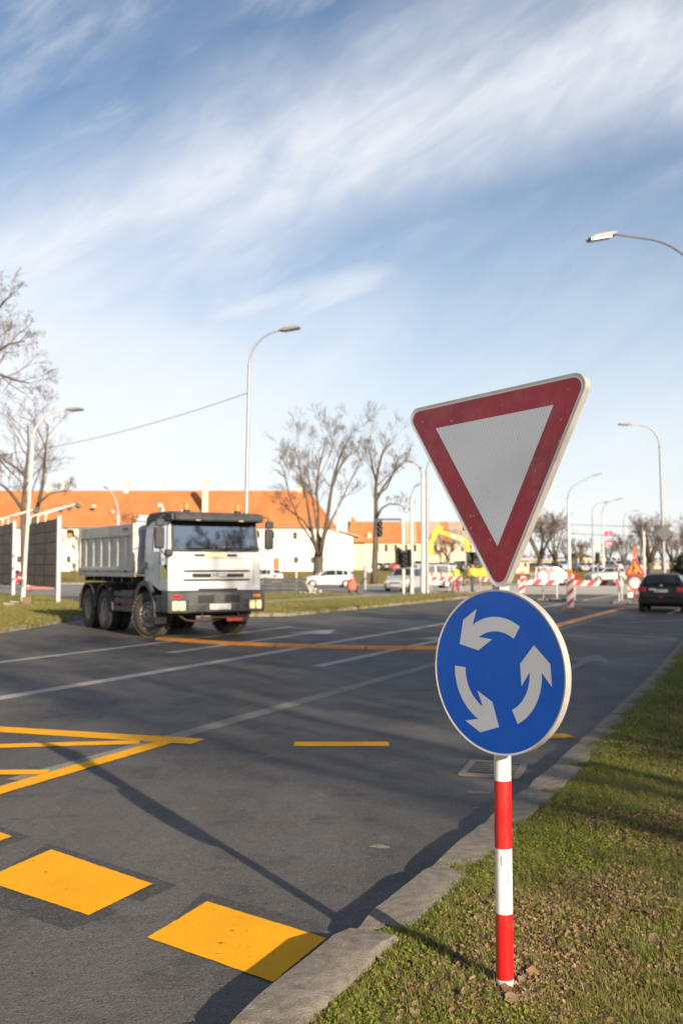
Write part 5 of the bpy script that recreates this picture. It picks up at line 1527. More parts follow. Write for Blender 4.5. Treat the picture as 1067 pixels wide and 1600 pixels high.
def evergreen(label, loc, rx, rz_, seed):
    root = empty('evergreen_shrub', loc, 0, label, 'shrub'); r = random.Random(seed); mb = MB()
    for _ in range(2600):
        a = r.uniform(0, 6.283); u = r.uniform(-1, 1); q = r.random() ** .4 * (.8 + .3 * math.sin(3 * a + seed) * math.sin(4 * u))
        s = math.sqrt(1 - u * u); c = Vector((rx * q * s * math.cos(a), rx * q * s * math.sin(a), rz_ * (1.05 + q * u)))
        e = Euler((r.uniform(0, 6), r.uniform(0, 6), r.uniform(0, 6))).to_matrix(); w = r.uniform(.10, .22)
        mb.add([c + e @ Vector(p) for p in ((-w, 0, 0), (0, -w * .5, 0), (w, 0, 0), (0, w * .5, 0))], [(0, 1, 2, 3)])
    mb.build('foliage', M['evergreen'], root, fix=False)
    MB().cyl((0, 0, -.1), (0, 0, rz_), .12, .06, 8).build('trunk', M['bark'], root)


evergreen('dark evergreen shrub at the right edge behind the hatchback', (placed(1072, 92)[0], 92, 0), 1.5, 1.6, 3)

# ------------------------------------------------------------------ street lamps
M['galv'] = mat('galvanised_pole', (.30, .31, .32), .5, (.37, .38, .38), 3, metal=.4, dirt=(.25, .24, .22), dscale=3)
M['galv_dark'] = mat('darkened_pole', (.10, .10, .10), .6, (.14, .14, .14), 3)  # darker copy of galv, toned down to offset the sun on the overhanging lamp
M['pole_white'] = mat('pale_pole', (.62, .60, .54), .6, (.56, .54, .50), 3, dirt=(.38, .34, .29), dscale=4, damt=.6)
M['lamp_dark'] = mat('lamp_dark', (.06, .06, .062), .5)
M['lamp_light'] = mat('lamp_housing', (.20, .20, .20), .5)
M['lamp_lens'] = mat('lamp_lens', (.08, .075, .07), .15, coat=.5)


def street_lamp(label, loc, h, arm, az, m='galv', lean=0., lean_az=0., r0=.085, curve=1.6, rise=.25, head=.75, low_white=0., head_tilt=0.):
    """curved-arm lamp: pole, arm bending over towards az (world heading), flat head"""
    root = empty('street_lamp', loc, 0, label, 'street lamp', 'street lamps', rot=(0, 0, az))
    bend = h - curve
    pole = MB(); pole.tube([(0, 0, -.2), (0, 0, 1.2), (0, 0, 1.22), (0, 0, bend)], [r0 * 1.25, r0 * 1.2, r0, r0 * .72], 12)
    po = pole.build('pole', M[m if not low_white else 'pole_white'], root, smooth=40)
    MB().box((0, -r0 * 1.0, .85), (.11, .04, .38)).build('service_door', M['galv'], po, bevel=.008)
    MB().cyl((0, 0, bend - .02), (0, 0, bend + .05), r0 * .85, n=12).build('collar', M['galv'], po, smooth=40)
    a = MB(); pts = []
    for i in range(13):
        t = i / 12 * R(90 - math.degrees(math.atan2(rise, 1)) * 1.0)
        pts.append((curve * .8 * (1 - math.cos(t)), 0, bend + curve * .86 * math.sin(t)))
    e = Vector(pts[-1]); dr = (Vector(pts[-1]) - Vector(pts[-2])).normalized()
    rest = max(.1, arm - e.x); pts.append(tuple(e + dr * rest)); e = Vector(pts[-1])
    a.tube(pts, [r0 * .56 - r0 * .22 * i / 13 for i in range(14)], 10); a.build('arm', M['galv' if low_white else m], root, smooth=60)
    hd = MB(); hw = .16
    hd.prism([(0, -.03), (head * .25, -.055), (head, -.05), (head, .0), (head * .8, .05), (head * .2, .06), (0, .03)], 'y', -hw, hw)
    ang = math.atan2(dr.z, dr.x) * .6 + head_tilt
    ho = hd.build('lamp_head', M['lamp_light'], root, bevel=.02, loc=tuple(e - dr * .05), rot=(0, -ang, 0))
    lb = MB(); lb.box((head * .58, 0, -.062), (head * .75, hw * 1.7, .03)); lb.build('lamp_glass', M['lamp_lens'], ho, bevel=.008)
    if lean:
        root.rotation_euler = (Matrix.Rotation(lean, 3, Vector((-math.sin(lean_az), math.cos(lean_az), 0))) @ Matrix.Rotation(az, 3, 'Z')).to_euler()
    return root


def lamp_at(label, px, Y, top_py, arm_px, az=0., z=0., **k):
    h = 1.7 + (885 - top_py) * Y / 1556. - z
    return street_lamp(label, (placed(px, Y)[0], Y, z), h, arm_px * Y / 1556., az, **k)


lamp_at('white street lamp between the two billboards', 37, 44, 632, 54, R(-6), z=.1, m='pole_white', lean=R(2.6), lean_az=0, curve=1.5, rise=.10, r0=.08)
lamp_at('tall grey street lamp rising behind the truck cab', 382, 36, 504, 50, R(-4), z=.1, lean=R(.9), curve=1.5, rise=.22, r0=.078)
lamp_at('overhanging street lamp head entering from the right above the sign', 1120, 24.5, 349, 160, R(180 + 6), z=.1, m='galv_dark', curve=2.2, rise=.04, r0=.07, head=.72, head_tilt=-R(15))
lamp_at('tall grey street lamp carrying the diamond sign', 1038, 58, 657, 47, R(180 + 4), lean=R(1), lean_az=R(180), curve=1.5, rise=.02, r0=.10)
lamp_at('tall white lamp post with grey arm behind the striped delineator', 889, 83, 749, 43, R(3), m='pole_white', low_white=1, curve=1.6, rise=.42, r0=.15)
lamp_at('white lamp post that holds the red panels', 942, 105, 779, 22, R(0), m='pole_white', low_white=1, curve=1.6, rise=.28, r0=.12)
lamp_at('thin grey lamp post left of the red panels', 926, 112, 782, 18, R(0), curve=1.4, rise=.05, r0=.10)
lamp_at('thin grey lamp post right of the red panels', 975, 130, 796, 16, R(0), curve=1.4, rise=.08, r0=.10)
lamp_at('white lamp post in front of the orange roof above the tipper', 184, 80, 738, 14, R(180), m='pole_white', low_white=1, curve=3.4, rise=1.0, r0=.13, head=.4)
lamp_at('slim white lamp post right of the big tree', 527, 100, 757, 4, R(0), m='pole_white', low_white=1, curve=2.6, rise=1.4, r0=.12, head=.4)
lamp_at('white lamp post with short dark arm beside the traffic light', 643, 62, 741, 6, R(0), m='pole_white', low_white=1, curve=1.5, rise=1.6, r0=.10, head=.4)
lamp_at('thick pale lamp post with arm pointing at the slender tree', 661, 60, 716, 16, R(180), m='pole_white', low_white=1, curve=1.1, rise=.45, r0=.15, head=.5)
lamp_at('grey lamp post standing close to the thick pale one', 667.5, 59, 700, 14, R(0), curve=1.4, rise=.10, r0=.11)
wp_ = empty('tall_post', (placed(1006, 112)[0], 112, 0), 0, 'plain white post between the roadworks triangle and the diamond sign', 'post'); MB().cyl((0, 0, -.1), (0, 0, 5.6), .15, .12, 12).build('post', M['pole_white'], wp_, smooth=40); MB().box((0, 0, 5.63), (.36, .2, .06)).build('cap', M['galv'], wp_)

# ------------------------------------------------------------------ billboards seen from the back
M['board_back'] = mat('board_back', (.27, .175, .115), .8, (.34, .23, .16), 1.2, dirt=(.06, .07, .075), dscale=.8, damt=.6)
M['board_back2'] = mat('board_back_b', (.31, .215, .15), .8, (.20, .15, .115), 1.6, dirt=(.09, .095, .09), dscale=.9, damt=.6)
M['board_frame'] = mat('board_frame', (.03, .026, .026), .6)
M['board_post'] = mat('board_post', (.48, .47, .48), .55, dirt=(.3, .28, .27), dscale=2)


def billboard(label, p0, p1, z0, z1, cols, arms, post0):
    a = Vector((p1[0] - p0[0], p1[1] - p0[1])); L_ = a.length; ang = math.atan2(a.y, a.x)
    root = empty('billboard', (p0[0], p0[1], .1), ang, label, 'billboard', 'billboards on the grass island')
    rows = 6; cw = L_ / cols; rh_ = (z1 - z0) / rows
    MB().box((L_ / 2, .07, (z0 + z1) / 2 - .1), (L_, .05, z1 - z0)).build('poster_board', M['board_frame'], root)
    for c in range(cols):
        for q in range(rows):
            MB().box(((c + .5) * cw, .03, z0 - .1 + (q + .5) * rh_), (cw - .10, .03, rh_ - .06)).build('back_panel', M['board_back' if (c + q) % 2 else 'board_back2'], root)
    for c in range(cols + 1):
        MB().box((c * cw, .034, (z0 + z1) / 2 - .1), (.10, .05, z1 - z0)).build('frame_stud', M['board_frame'], root)
    for q in range(rows + 1):
        MB().box((L_ / 2, .031, z0 - .1 + q * rh_), (L_ - .1, .046, .06)).build('frame_rail', M['board_frame'], root)
    for x in ([-.02] if post0 else []) + [L_ + .16]:
        MB().box((x, .09, (z1 + .05 - .3) / 2), (.24, .16, z1 + .35)).build('post', M['board_post'], root, bevel=.01)
    for x in arms:
        ar = MB(); ar.tube([(x, .0, z1 - .12), (x, .02, z1 + .20), (x + .02, .10, z1 + .30), (x + .08, 1.30, z1 + .72)], .045, 8)
        ao = ar.build('floodlight_arm', M['pole_white'], root, smooth=60)
        MB().box((x + .09, 1.42, z1 + .66), (.34, .26, .16), rot=(R(-35), 0, 0)).build('floodlight', M['lamp_dark'], ao, bevel=.02)
    return root


billboard('billboard nearer the truck, its dark panelled back and pale end post', (-15.5, 48.9), (-12.3, 42.9), .82, 3.72, 3, (1.0, 2.9, 4.6), False)
billboard('billboard cut by the frame edge, its dark panelled back and two pale posts', (-22.5, 62.5), (-17.6, 53.2), .75, 4.0, 4, (5.0, 7.4, 9.3), False)
# odds and ends on the island
b = MB().box((0, 0, .17), (.36, .3, .34)); tag(b.build('wooden_block', mat('block_wood', (.22, .13, .07), .8, (.15, .09, .05), 8), bevel=.02, loc=(placed(43, 41.5)[0], 41.5, .1), rot=(0, 0, .3)), 'brown block standing at the foot of the white lamp', 'block')
for px, y, s, lb in ((14, 40.0, .42, 'broken pale slab lying flat on the grass island, the nearer one'), (25, 42.2, .45, 'broken pale slab lying by the billboard post, the farther one')):
    tag(MB().box((0, 0, .06), (s, .26, .09)).build('broken_slab', M['concrete_pale'], bevel=.01, loc=(placed(px, y)[0], y, .12), rot=(.12, .1, .5)), lb, 'slab', 'broken slabs on the island')


def cone(label, loc, h=.75, s=1.):
    root = empty('traffic_cone', loc, 0, label, 'traffic cone')
    MB().box((0, 0, .03), (.42, .42, .06)).build('base', M['black'], root, bevel=.02)
    MB().cyl((0, 0, .05), (0, 0, h), .17, .035, 20).build('cone', M['brick_red'], root, smooth=40)
    for a, b_ in ((.30, .48), (.58, .66)):
        ra = lambda z: .17 + (.035 - .17) * (z - .05) / (h - .05) + .003
        MB().cyl((0, 0, a), (0, 0, b_), ra(a), ra(b_), 20).build('white_band', M['plate'], root, smooth=40)


cone('red and white traffic cone seen under the nearer billboard', (placed(45, 70)[0], 70, .005), .9)
pb = empty('plank_heap', (placed(63, 74)[0], 74, .005), R(12), 'low heap of reddish planks lying beyond the traffic cone', 'planks')
for i in range(5): MB().box((rnd.uniform(-.2, .2), rnd.uniform(-.3, .3), .05 + .07 * i), (1.9 - .2 * i, .16, .06), rz=rnd.uniform(-.2, .2)).build('plank', mat('plank_red', (.38, .16, .12), .8) if i == 0 else bpy.data.materials['plank_red'], pb)

# grey slab stack beside the white car
st = empty('slab_stack', (placed(441, 58)[0], 58.2, .1), R(2), 'stack of long grey slabs in front of the white cars', 'slabs')
M['slab'] = mat('grey_slab', (.05, .053, .06), .85, (.09, .094, .10), 2, dirt=(.16, .15, .14), dscale=3)
for i in range(4):
    for j in range(2): MB().box((rnd.uniform(-.06, .06) + (j - .5) * .0, (j - .5) * .62, .12 + i * .235), (2.75 + rnd.uniform(-.1, .1), .56, .19)).build('slab', M['slab'], st, bevel=.015)
    MB().box((-1.0, 0, .225 + i * .235), (.1, 1.1, .045)).build('spacer', M['board_frame'], st); MB().box((1.0, 0, .225 + i * .235), (.1, 1.1, .045)).build('spacer', M['board_frame'], st)
rb = MB(); rr_ = random.Random(6)
for i in range(60):
    q = abs(rr_.gauss(0, .35)); s = rr_.uniform(.05, .14); a = rr_.uniform(0, 6.28)
    rb.ball((q * math.cos(a), q * math.sin(a) * .6, max(.03, .55 * (1 - q) * rr_.random())), (s, s * rr_.uniform(.7, 1.2), s * .8), 6)
tag(rb.build('rubble', M['concrete_pale'], loc=(placed(482, 57.6)[0], 57.9, .1), fix=False), kind='stuff')
mp = empty('site_machine', (placed(556, 62)[0], 62, .0), R(15), 'small orange site machine with a dark body right of the white hatchback', 'machine')
MB().box((-.28, 0, .5), (.5, .5, .5)).ball((-.28, 0, .75), (.26, .26, .2), 10).build('housing', M['brick_red'], mp, bevel=.05)
MB().box((.28, .05, .35), (.5, .45, .35)).cyl((.2, -.2, .2), (.2, .25, .2), .2, n=14).cyl((-.3, -.25, .15), (-.3, .25, .15), .15, n=14).build('roller', M['dark_grey'], mp, bevel=.02)
MB().tube([(.3, -.1, .5), (.6, -.1, .95), (.75, -.1, .98)], .025).tube([(.3, .2, .5), (.6, .2, .95), (.75, .2, .98)], .025).build('handle', M['dark_grey'], mp)
gs = empty('round_sign_post', (placed(570, 74)[0], 74, 0), 0, 'grey post with a small pale round sign beside the slender tree', 'sign')
MB().cyl((0, 0, 0), (0, 0, 1.75), .12, n=12).build('post', M['galv'], gs, smooth=40)
MB().cyl((.35, -.02, 1.45), (.35, .0, 1.45), .2, n=24).build('disc', M['plate'], gs, smooth=40); MB().cyl((.0, 0, 1.45), (.35, 0, 1.45), .02, n=6).build('bracket', M['galv'], gs)
for px, Y, lb in ((463, 62, 'short pale marker post left of the big tree trunk'), (407, 96, 'short pale post behind the truck mirror')):
    p_ = empty('marker_post', (placed(px, Y)[0], Y, 0), 0, lb, 'post'); MB().cyl((0, 0, 0), (0, 0, 1.5), .05, n=8).build('post', M['pole_white'], p_); MB().box((0, 0, 1.52), (.22, .08, .1)).build('cap', M['plate'], p_)

# ------------------------------------------------------------------ traffic light
def signal_head(parent, loc, rz, n=3):
    h = empty('signal_head', loc, rz); h.parent = parent
    MB().box((0, 0, 0), (.30, .22, .30 * n)).build('housing', M['black'], h, bevel=.03)
    MB().box((0, .02, 0), (.46, .03, .30 * n + .18)).build('backboard', M['lamp_dark'], h, bevel=.02)
    for i, m in enumerate(('lens_red', 'lens_amber', 'green_lens')[:n]):
        z = (1 - i) * .29
        MB().cyl((0, -.115, z), (0, -.12, z), .10, n=18).build('lamp', mat('dull_' + m, ((.10, .02, .02), (.10, .06, .02), (.02, .08, .05))[i], .3) if 'dull_' + m not in bpy.data.materials else bpy.data.materials['dull_' + m], h)
        MB().lathe([(.11, -.11), (.115, -.30)], (0, 0, z), 'y', 14).build('visor', M['black'], h)


tl = empty('traffic_light', (placed(631, 61)[0], 61, 0), 0, 'traffic light on a pale pole with one signal hung from a side arm', 'traffic light', rot=(0, R(-1), 0))
MB().cyl((0, 0, -.1), (0, 0, 4.62), .12, .10, 14).build('pole', M['pole_white'], tl, smooth=40)
MB().tube([(0, 0, 4.58), (-1.75, 0, 4.62)], .05, 8).build('arm', M['lamp_dark'], tl, smooth=40)
signal_head(tl, (-1.45, -.08, 4.05), R(20)); signal_head(tl, (-.34, -.1, 2.35), R(40)); signal_head(tl, (.05, -.25, 2.15), R(0)); signal_head(tl, (.36, .0, 2.2), R(-60))

# ------------------------------------------------------------------ road works: barriers, delineators, signs, lamps
M['bar_white'] = mat('barrier_white', (.52, .51, .48), .5, dirt=(.4, .36, .32), dscale=4)
M['bar_red'] = mat('barrier_red', (.38, .02, .03), .5, dirt=(.25, .08, .07), dscale=5)
M['sign_white'] = mat('sign_white_dull', (.46, .46, .48), .5)
M['sign_red'] = mat('sign_red_dull', (.30, .03, .04), .5)
M['sign_orange'] = mat('sign_orange', (.72, .25, .01), .5)
M['sign_grey_back'] = mat('sign_back', (.075, .08, .085), .6, metal=.2)


def striped_board(parent, L_, h, z, n, y=0., slant=.9, name='board'):
    b = MB().box((0, y, z), (L_, .03, h)).build(name, M['bar_white'], parent)
    w = L_ / n
    for i in range(n):
        x0 = -L_ / 2 + i * w
        q = [(x0, z - h / 2), (x0 + w * .5, z - h / 2), (min(L_ / 2, x0 + w * .5 + h * slant), z + h / 2), (min(L_ / 2, x0 + h * slant), z + h / 2)]
        MB().prism(q, 'y', y - .019, y - .0155).build('red_stripe', M['bar_red'], b)
    return b


def warning_lamp(parent, loc, m='lens_amber', r=.10):
    o = MB().box((0, 0, .06), (.14, .1, .12)).cyl((0, -.05, .22), (0, .05, .22), r, n=18).build('warning_lamp', mat('lamp_' + m, (.75, .16, .03), .35) if m == 'lens_amber' and 'lamp_lens_amber' not in bpy.data.materials else (bpy.data.materials['lamp_lens_amber'] if m == 'lens_amber' else M['lens_red']), parent, bevel=.01, loc=loc)
    return o


def barrier(label, loc, rz, L_, n, lamps=(), legs=(-1, 1), zb=.92):
    root = empty('road_barrier', loc, rz, label, 'barrier', 'red and white works barriers')
    striped_board(root, L_, .25, zb, n)
    for s in legs:
        MB().box((s * (L_ / 2 - .06), .03, .62), (.06, .04, 1.24)).build('leg', M['galv'], root)
        MB().box((s * (L_ / 2 - .06), .0, .07), (.80, .36, .13)).build('foot', mat('rubber_foot', (.18, .15, .12), .9) if 'rubber_foot' not in bpy.data.materials else bpy.data.materials['rubber_foot'], root, bevel=.02)
    for x, m in lamps: warning_lamp(root, (x, 0, zb + .12), m)
    return root


def delineator(label, loc, rz, h=1.15, w=.27, lamp=True, tilt=0.):
    root = empty('delineator', loc, rz, label, 'delineator', 'striped delineator panels', rot=(0, tilt, rz))
    b = MB().box((0, 0, .12 + h / 2), (w, .09, h)).build('panel', M['bar_white'], root, bevel=.012)
    n = 3; s = h / n
    for i in range(n):
        z = .12 + i * s + .03
        q = [(-w / 2 + .012, z), (w / 2 - .012, z + .22), (w / 2 - .012, z + .22 + s * .45), (-w / 2 + .012, z + s * .45)]
        q = [(x, min(zz, .12 + h - .012)) for x, zz in q]
        MB().prism(q, 'y', -.0485, -.0455).build('red_stripe', M['bar_red'], b)
    MB().box((0, 0, .06), (.80, .42, .13)).build('foot', bpy.data.materials['rubber_foot'], root, bevel=.02)
    if lamp: warning_lamp(root, (0, 0, .12 + h))
    return root


barrier('striped barrier board right of the tall delineator, ending at the thin white post', (placed(934, 46.5)[0], 46.5, .004), R(-2), 2.3, 4, ((-1.02, 'lens_red'),))
barrier('striped barrier board below the round sign beyond the blue disc', (placed(840, 49)[0], 49, .004), R(3), 2.0, 3, ((-1.6, 'lens_red'),) if False else ((-.9, 'lens_red'),))
barrier('striped barrier board in front of the two workers', (placed(697, 63)[0], 63, .012), R(-4), 2.0, 4, ((-.9, 'lens_amber'), (-.3, 'lens_amber')))
barrier('slanting barrier board just behind the tip of the give way sign', (placed(764, 60)[0], 60, .0), R(35), 1.6, 3)
delineator('tall red and white delineator panel with orange lamp on the road', (placed(890, 38.3)[0], 38.3, 0), R(-6))
delineator('tilted red and white delineator panel half hidden by the blue disc', (placed(811, 46)[0], 46, 0), R(-8), lamp=False, tilt=R(9))


def works_sign(label, loc, rz, triangle, zc=1.0, lampz=None, r=.34):
    root = empty('road_works_sign', loc, rz, label, 'sign')
    MB().box((0, .03, (zc + (.95 if triangle else .3)) / 2), (.05, .04, zc + (.95 if triangle else .3))).build('post', M['sign_red'] if triangle else M['galv'], root)
    MB().box((0, .02, .05), (.7, .36, .1)).build('foot', bpy.data.materials['rubber_foot'], root, bevel=.02)
    d = MB().cyl((0, 0, zc), (0, -.02, zc), r, n=36).build('round_plate', M['sign_red'], root, smooth=40)
    MB().cyl((0, -.021, zc), (0, -.024, zc), r * .78, n=36).build('white_centre', M['sign_white'], d, smooth=40)
    if triangle:
        S = .98; z0 = zc + r + .02; hh = S * .866
        t = MB().prism(round_poly([(-S / 2, z0), (S / 2, z0), (0, z0 + hh)], .05, 4), 'y', -.02, 0).build('triangle_plate', M['sign_red'], root)
        k = .66; cz = z0 + hh / 3
        MB().prism([(x * k, cz + (z - cz) * k) for x, z in ((-S / 2, z0), (S / 2, z0), (0, z0 + hh))], 'y', -.025, -.021).build('orange_face', M['sign_orange'], t)
        m = MB()   # digging figure and heap
        m.prism([(cx_ * .9 - .07, cz_) for cx_, cz_ in ((.0, cz + .20), (.05, cz + .22), (.08, cz + .10), (.16, cz + .02), (.12, cz - .02), (.04, cz + .03), (.03, cz - .06), (.09, cz - .18), (.03, cz - .18), (-.03, cz - .06), (-.09, cz - .18), (-.14, cz - .18), (-.05, cz + .02))], 'y', -.030, -.0255)
        m.cyl((-.03, -.030, cz + .25), (-.03, -.0255, cz + .25), .035, n=12)
        m.prism([(.06, cz - .18), (.13, cz - .10), (.18, cz - .08), (.25, cz - .18)], 'y', -.030, -.0255)
        m.build('digger_symbol', M['black'], t)
        warning_lamp(root, (0, 0, z0 + hh - .03)); warning_lamp(root, (0, 0, z0 + hh + .2), r=.06)
    return root


works_sign('orange roadworks triangle over a round red ringed sign by the road', (placed(991, 45)[0], 45, 0), R(-8), True, .95, r=.32)
works_sign('round red ringed sign standing behind the middle barrier', (placed(848, 50)[0], 50, 0), R(0), False, 1.24)
works_sign('small round sign behind the workers barrier', (placed(701, 66)[0], 66, .01), R(0), False, 1.15, r=.22)
p_ = empty('thin_post', (placed(966, 45.6)[0], 45.6, 0), 0, 'thin white post at the end of the striped barrier', 'post')
MB().cyl((0, 0, 0), (0, 0, 1.7), .035, n=8).build('post', M['pole_white'], p_); MB().box((0, 0, 1.55), (.16, .04, .2)).build('reflector', M['sign_red'], p_); MB().box((0, 0, .06), (.7, .35, .12)).build('foot', bpy.data.materials['rubber_foot'], p_, bevel=.02)
p_ = empty('small_delineator', (placed(980, 49)[0], 49, 0), 0, 'short white marker with red stripes left of the roadworks triangle', 'marker')
MB().box((.1, 0, .45), (.26, .08, .55)).build('panel', M['bar_white'], p_); MB().box((.1, -.045, .5), (.26, .01, .14)).build('red_stripe', M['brick_red'], p_)
# diamond sign (seen from the back) on the right lamp post
dm = empty('diamond_sign', (placed(1038, 57.8)[0] - .0, 57.75, 3.63), 0, 'grey back of a diamond sign on the tall right lamp post', 'sign')
MB().box((0, 0, 0), (.70, .03, .70), rot=(0, R(45), 0)).build('plate', M['sign_grey_back'], dm, bevel=.005)
MB().box((0, .05, 0), (.5, .03, .05)).build('clamp', M['galv'], dm); MB().box((0, -.03, .1), (.45, .03, .04)).build('stiffener', M['sign_grey_back'], dm); MB().box((0, -.03, -.1), (.45, .03, .04)).build('stiffener', M['sign_grey_back'], dm)
# red panels on the white lamp post
rp_ = empty('advert_panel', (placed(951, 104.8)[0], 104.8, 4.6), 0, 'pair of red panels with white marks on a white lamp post', 'panel')
M['advert_red'] = mat('advert_red', (.42, .02, .08), .5)
for z, h in ((.43, .72), (-.43, .52)):
    o = MB().box((0, 0, z), (.82, .06, h)).build('red_panel', M['advert_red'], rp_)
    if z > 0:
        MB().prism([(-.10, z - .05), (.12, z - .05), (.06, z + .10), (.02, z + .2), (-.05, z + .12)], 'y', -.036, -.032).build('white_mark', M['plate'], o); MB().box((0, -.034, z - .24), (.7, .006, .16)).build('white_mark', M['plate'], o)
    else: MB().box((0, -.034, z - .06), (.56, .006, .16)).build('white_mark', M['plate'], o)
MB().box((-.42, .04, 0), (.16, .04, .06)).build('bracket', M['galv'], rp_)
ys_ = empty('round_pale_sign', (placed(932.5, 100)[0], 100, lawn_z(100)), 0, 'pale yellow round sign left of the red panels', 'sign')
MB().cyl((0, 0, 0), (0, 0, 3.6), .05, n=8).build('post', M['galv'], ys_); MB().cyl((0, -.05, 3.6), (0, -.09, 3.6), .36, n=28).build('disc', mat('pale_yellow', (.70, .64, .34), .5), ys_, smooth=40)
for px, Y in ((928, 96),):
    a_ = empty('far_traffic_light', (placed(px + 5, Y)[0], Y, 0), 0, 'far traffic light seen under the pale round sign', 'traffic light'); MB().cyl((0, 0, 0), (0, 0, 3.2), .07, n=8).build('pole', M['galv'], a_); signal_head(a_, (0, -.1, 2.5), 0)

# ------------------------------------------------------------------ excavator
M['digger'] = mat('digger_yellow', (.78, .46, .02), .45, (.70, .40, .02), 2, dirt=(.4, .28, .12), dscale=2, damt=.5)
ex = empty('excavator', (placed(744, 88)[0], 88, .01), R(0), 'yellow excavator with raised arm working behind the barrier', 'excavator')
for s in (-1, 1):
    tr = MB(); tr.prism(round_poly([(-1.35, .0), (1.35, .0), (1.35, .66), (-1.35, .66)], .3, 5), 'y', s * .95 - .22, s * .95 + .22); to = tr.build('track', M['rubber_mud'], ex)
    for i in range(5): MB().cyl((-.95 + i * .48, s * .95 - s * .0 - .235, .3), (-.95 + i * .48, s * .95 + .235, .3), .16, n=14).build('track_roller', M['dark_grey'], to)
MB().box((0, 0, .62), (1.5, 1.5, .3)).build('undercarriage', M['dark_grey'], ex)
MB().box((.35, .15, 1.15), (2.2, 1.9, .75)).prism([(.4, 1.5), (1.5, 1.5), (1.45, 1.95), (.5, 2.0)], 'y', -.7, 1.05).build('engine_body', M['digger'], ex, bevel=.06)
cb = MB(); cb.box((-.4, -.45, 1.85), (1.15, .95, .12)); 
for x in (-.95, .15):
    for y in (-.9, 0.0): cb.box((x, y, 2.2), (.08, .08, 1.4))
cb.box((-.4, -.45, 2.92), (1.25, 1.05, .1)); cbo = cb.build('cab', M['black'], ex, bevel=.02)
for c_, d_ in (((-.4, -.93, 2.4), (1.0, .02, .95)), ((-.98, -.45, 2.35), (.02, .8, 1.1)), ((.18, -.45, 2.4), (.02, .8, .9)), ((-.4, .03, 2.4), (1., .02, .9))): MB().box(c_, d_).build('cab_window', M['glass_dark'], cbo)
MB().box((-.3, -.45, 1.7), (.5, .5, .5)).build('seat', M['dark_grey'], cbo)
def arm_piece(nm, pts, w, y=.25):
    m = MB(); 
    m.prism(pts, 'y', y - w / 2, y + w / 2); return m.build(nm, M['digger'], ex, bevel=.03)
arm_piece('boom', [(-.55, 1.55), (-.15, 1.6), (-.7, 3.95), (-1.35, 4.35), (-3.2, 4.95), (-3.3, 4.62), (-1.55, 3.95), (-1.05, 3.6)], .34)
arm_piece('stick', [(-2.85, 5.15), (-3.35, 5.35), (-3.75, 4.9), (-4.25, 3.55), (-3.95, 3.5), (-3.35, 4.5)], .28)
arm_piece('bucket', [(-4.3, 3.6), (-3.9, 3.55), (-3.7, 3.0), (-4.0, 2.65), (-4.5, 2.75), (-4.65, 3.2)], .8)
for a_, b_ in (((-1.0, .25, 3.2), (-1.9, .25, 4.4)), ((-1.6, .25, 4.55), (-3.0, .25, 5.25)), ((-3.4, .25, 5.1), (-4.4, .25, 3.8))):
    MB().tube([a_, tuple((Vector(a_) + Vector(b_)) / 2)], .09, 8).tube([tuple((Vector(a_) + Vector(b_)) / 2), b_], .05, 8).build('hydraulic_ram', M['chrome'], ex)
for x_, z_ in ((-1.35, 4.1), (-2.0, 4.35)): MB().cyl((x_, .06, z_), (x_, .075, z_), .22, n=16).build('white_marking', M['plate'], ex)


# ------------------------------------------------------------------ people
def skin_body(name, verts, edges, m, parent, root_i=0):
    """verts: (x,y,z,r) ; one continuous skinned surface"""
    me = bpy.data.meshes.new(name); me.from_pydata([v[:3] for v in verts], edges, []); me.materials.append(m)
    o = bpy.data.objects.new(name, me); col.objects.link(o); o.parent = parent
    md = o.modifiers.new('skin', 'SKIN'); md.use_smooth_shade = True
    for i, sv in enumerate(me.skin_vertices[0].data): sv.radius = (verts[i][3], verts[i][4] if len(verts[i]) > 4 else verts[i][3]); sv.use_root = i == root_i
    sb = o.modifiers.new('sub', 'SUBSURF'); sb.levels = 1; sb.render_levels = 2
    return o


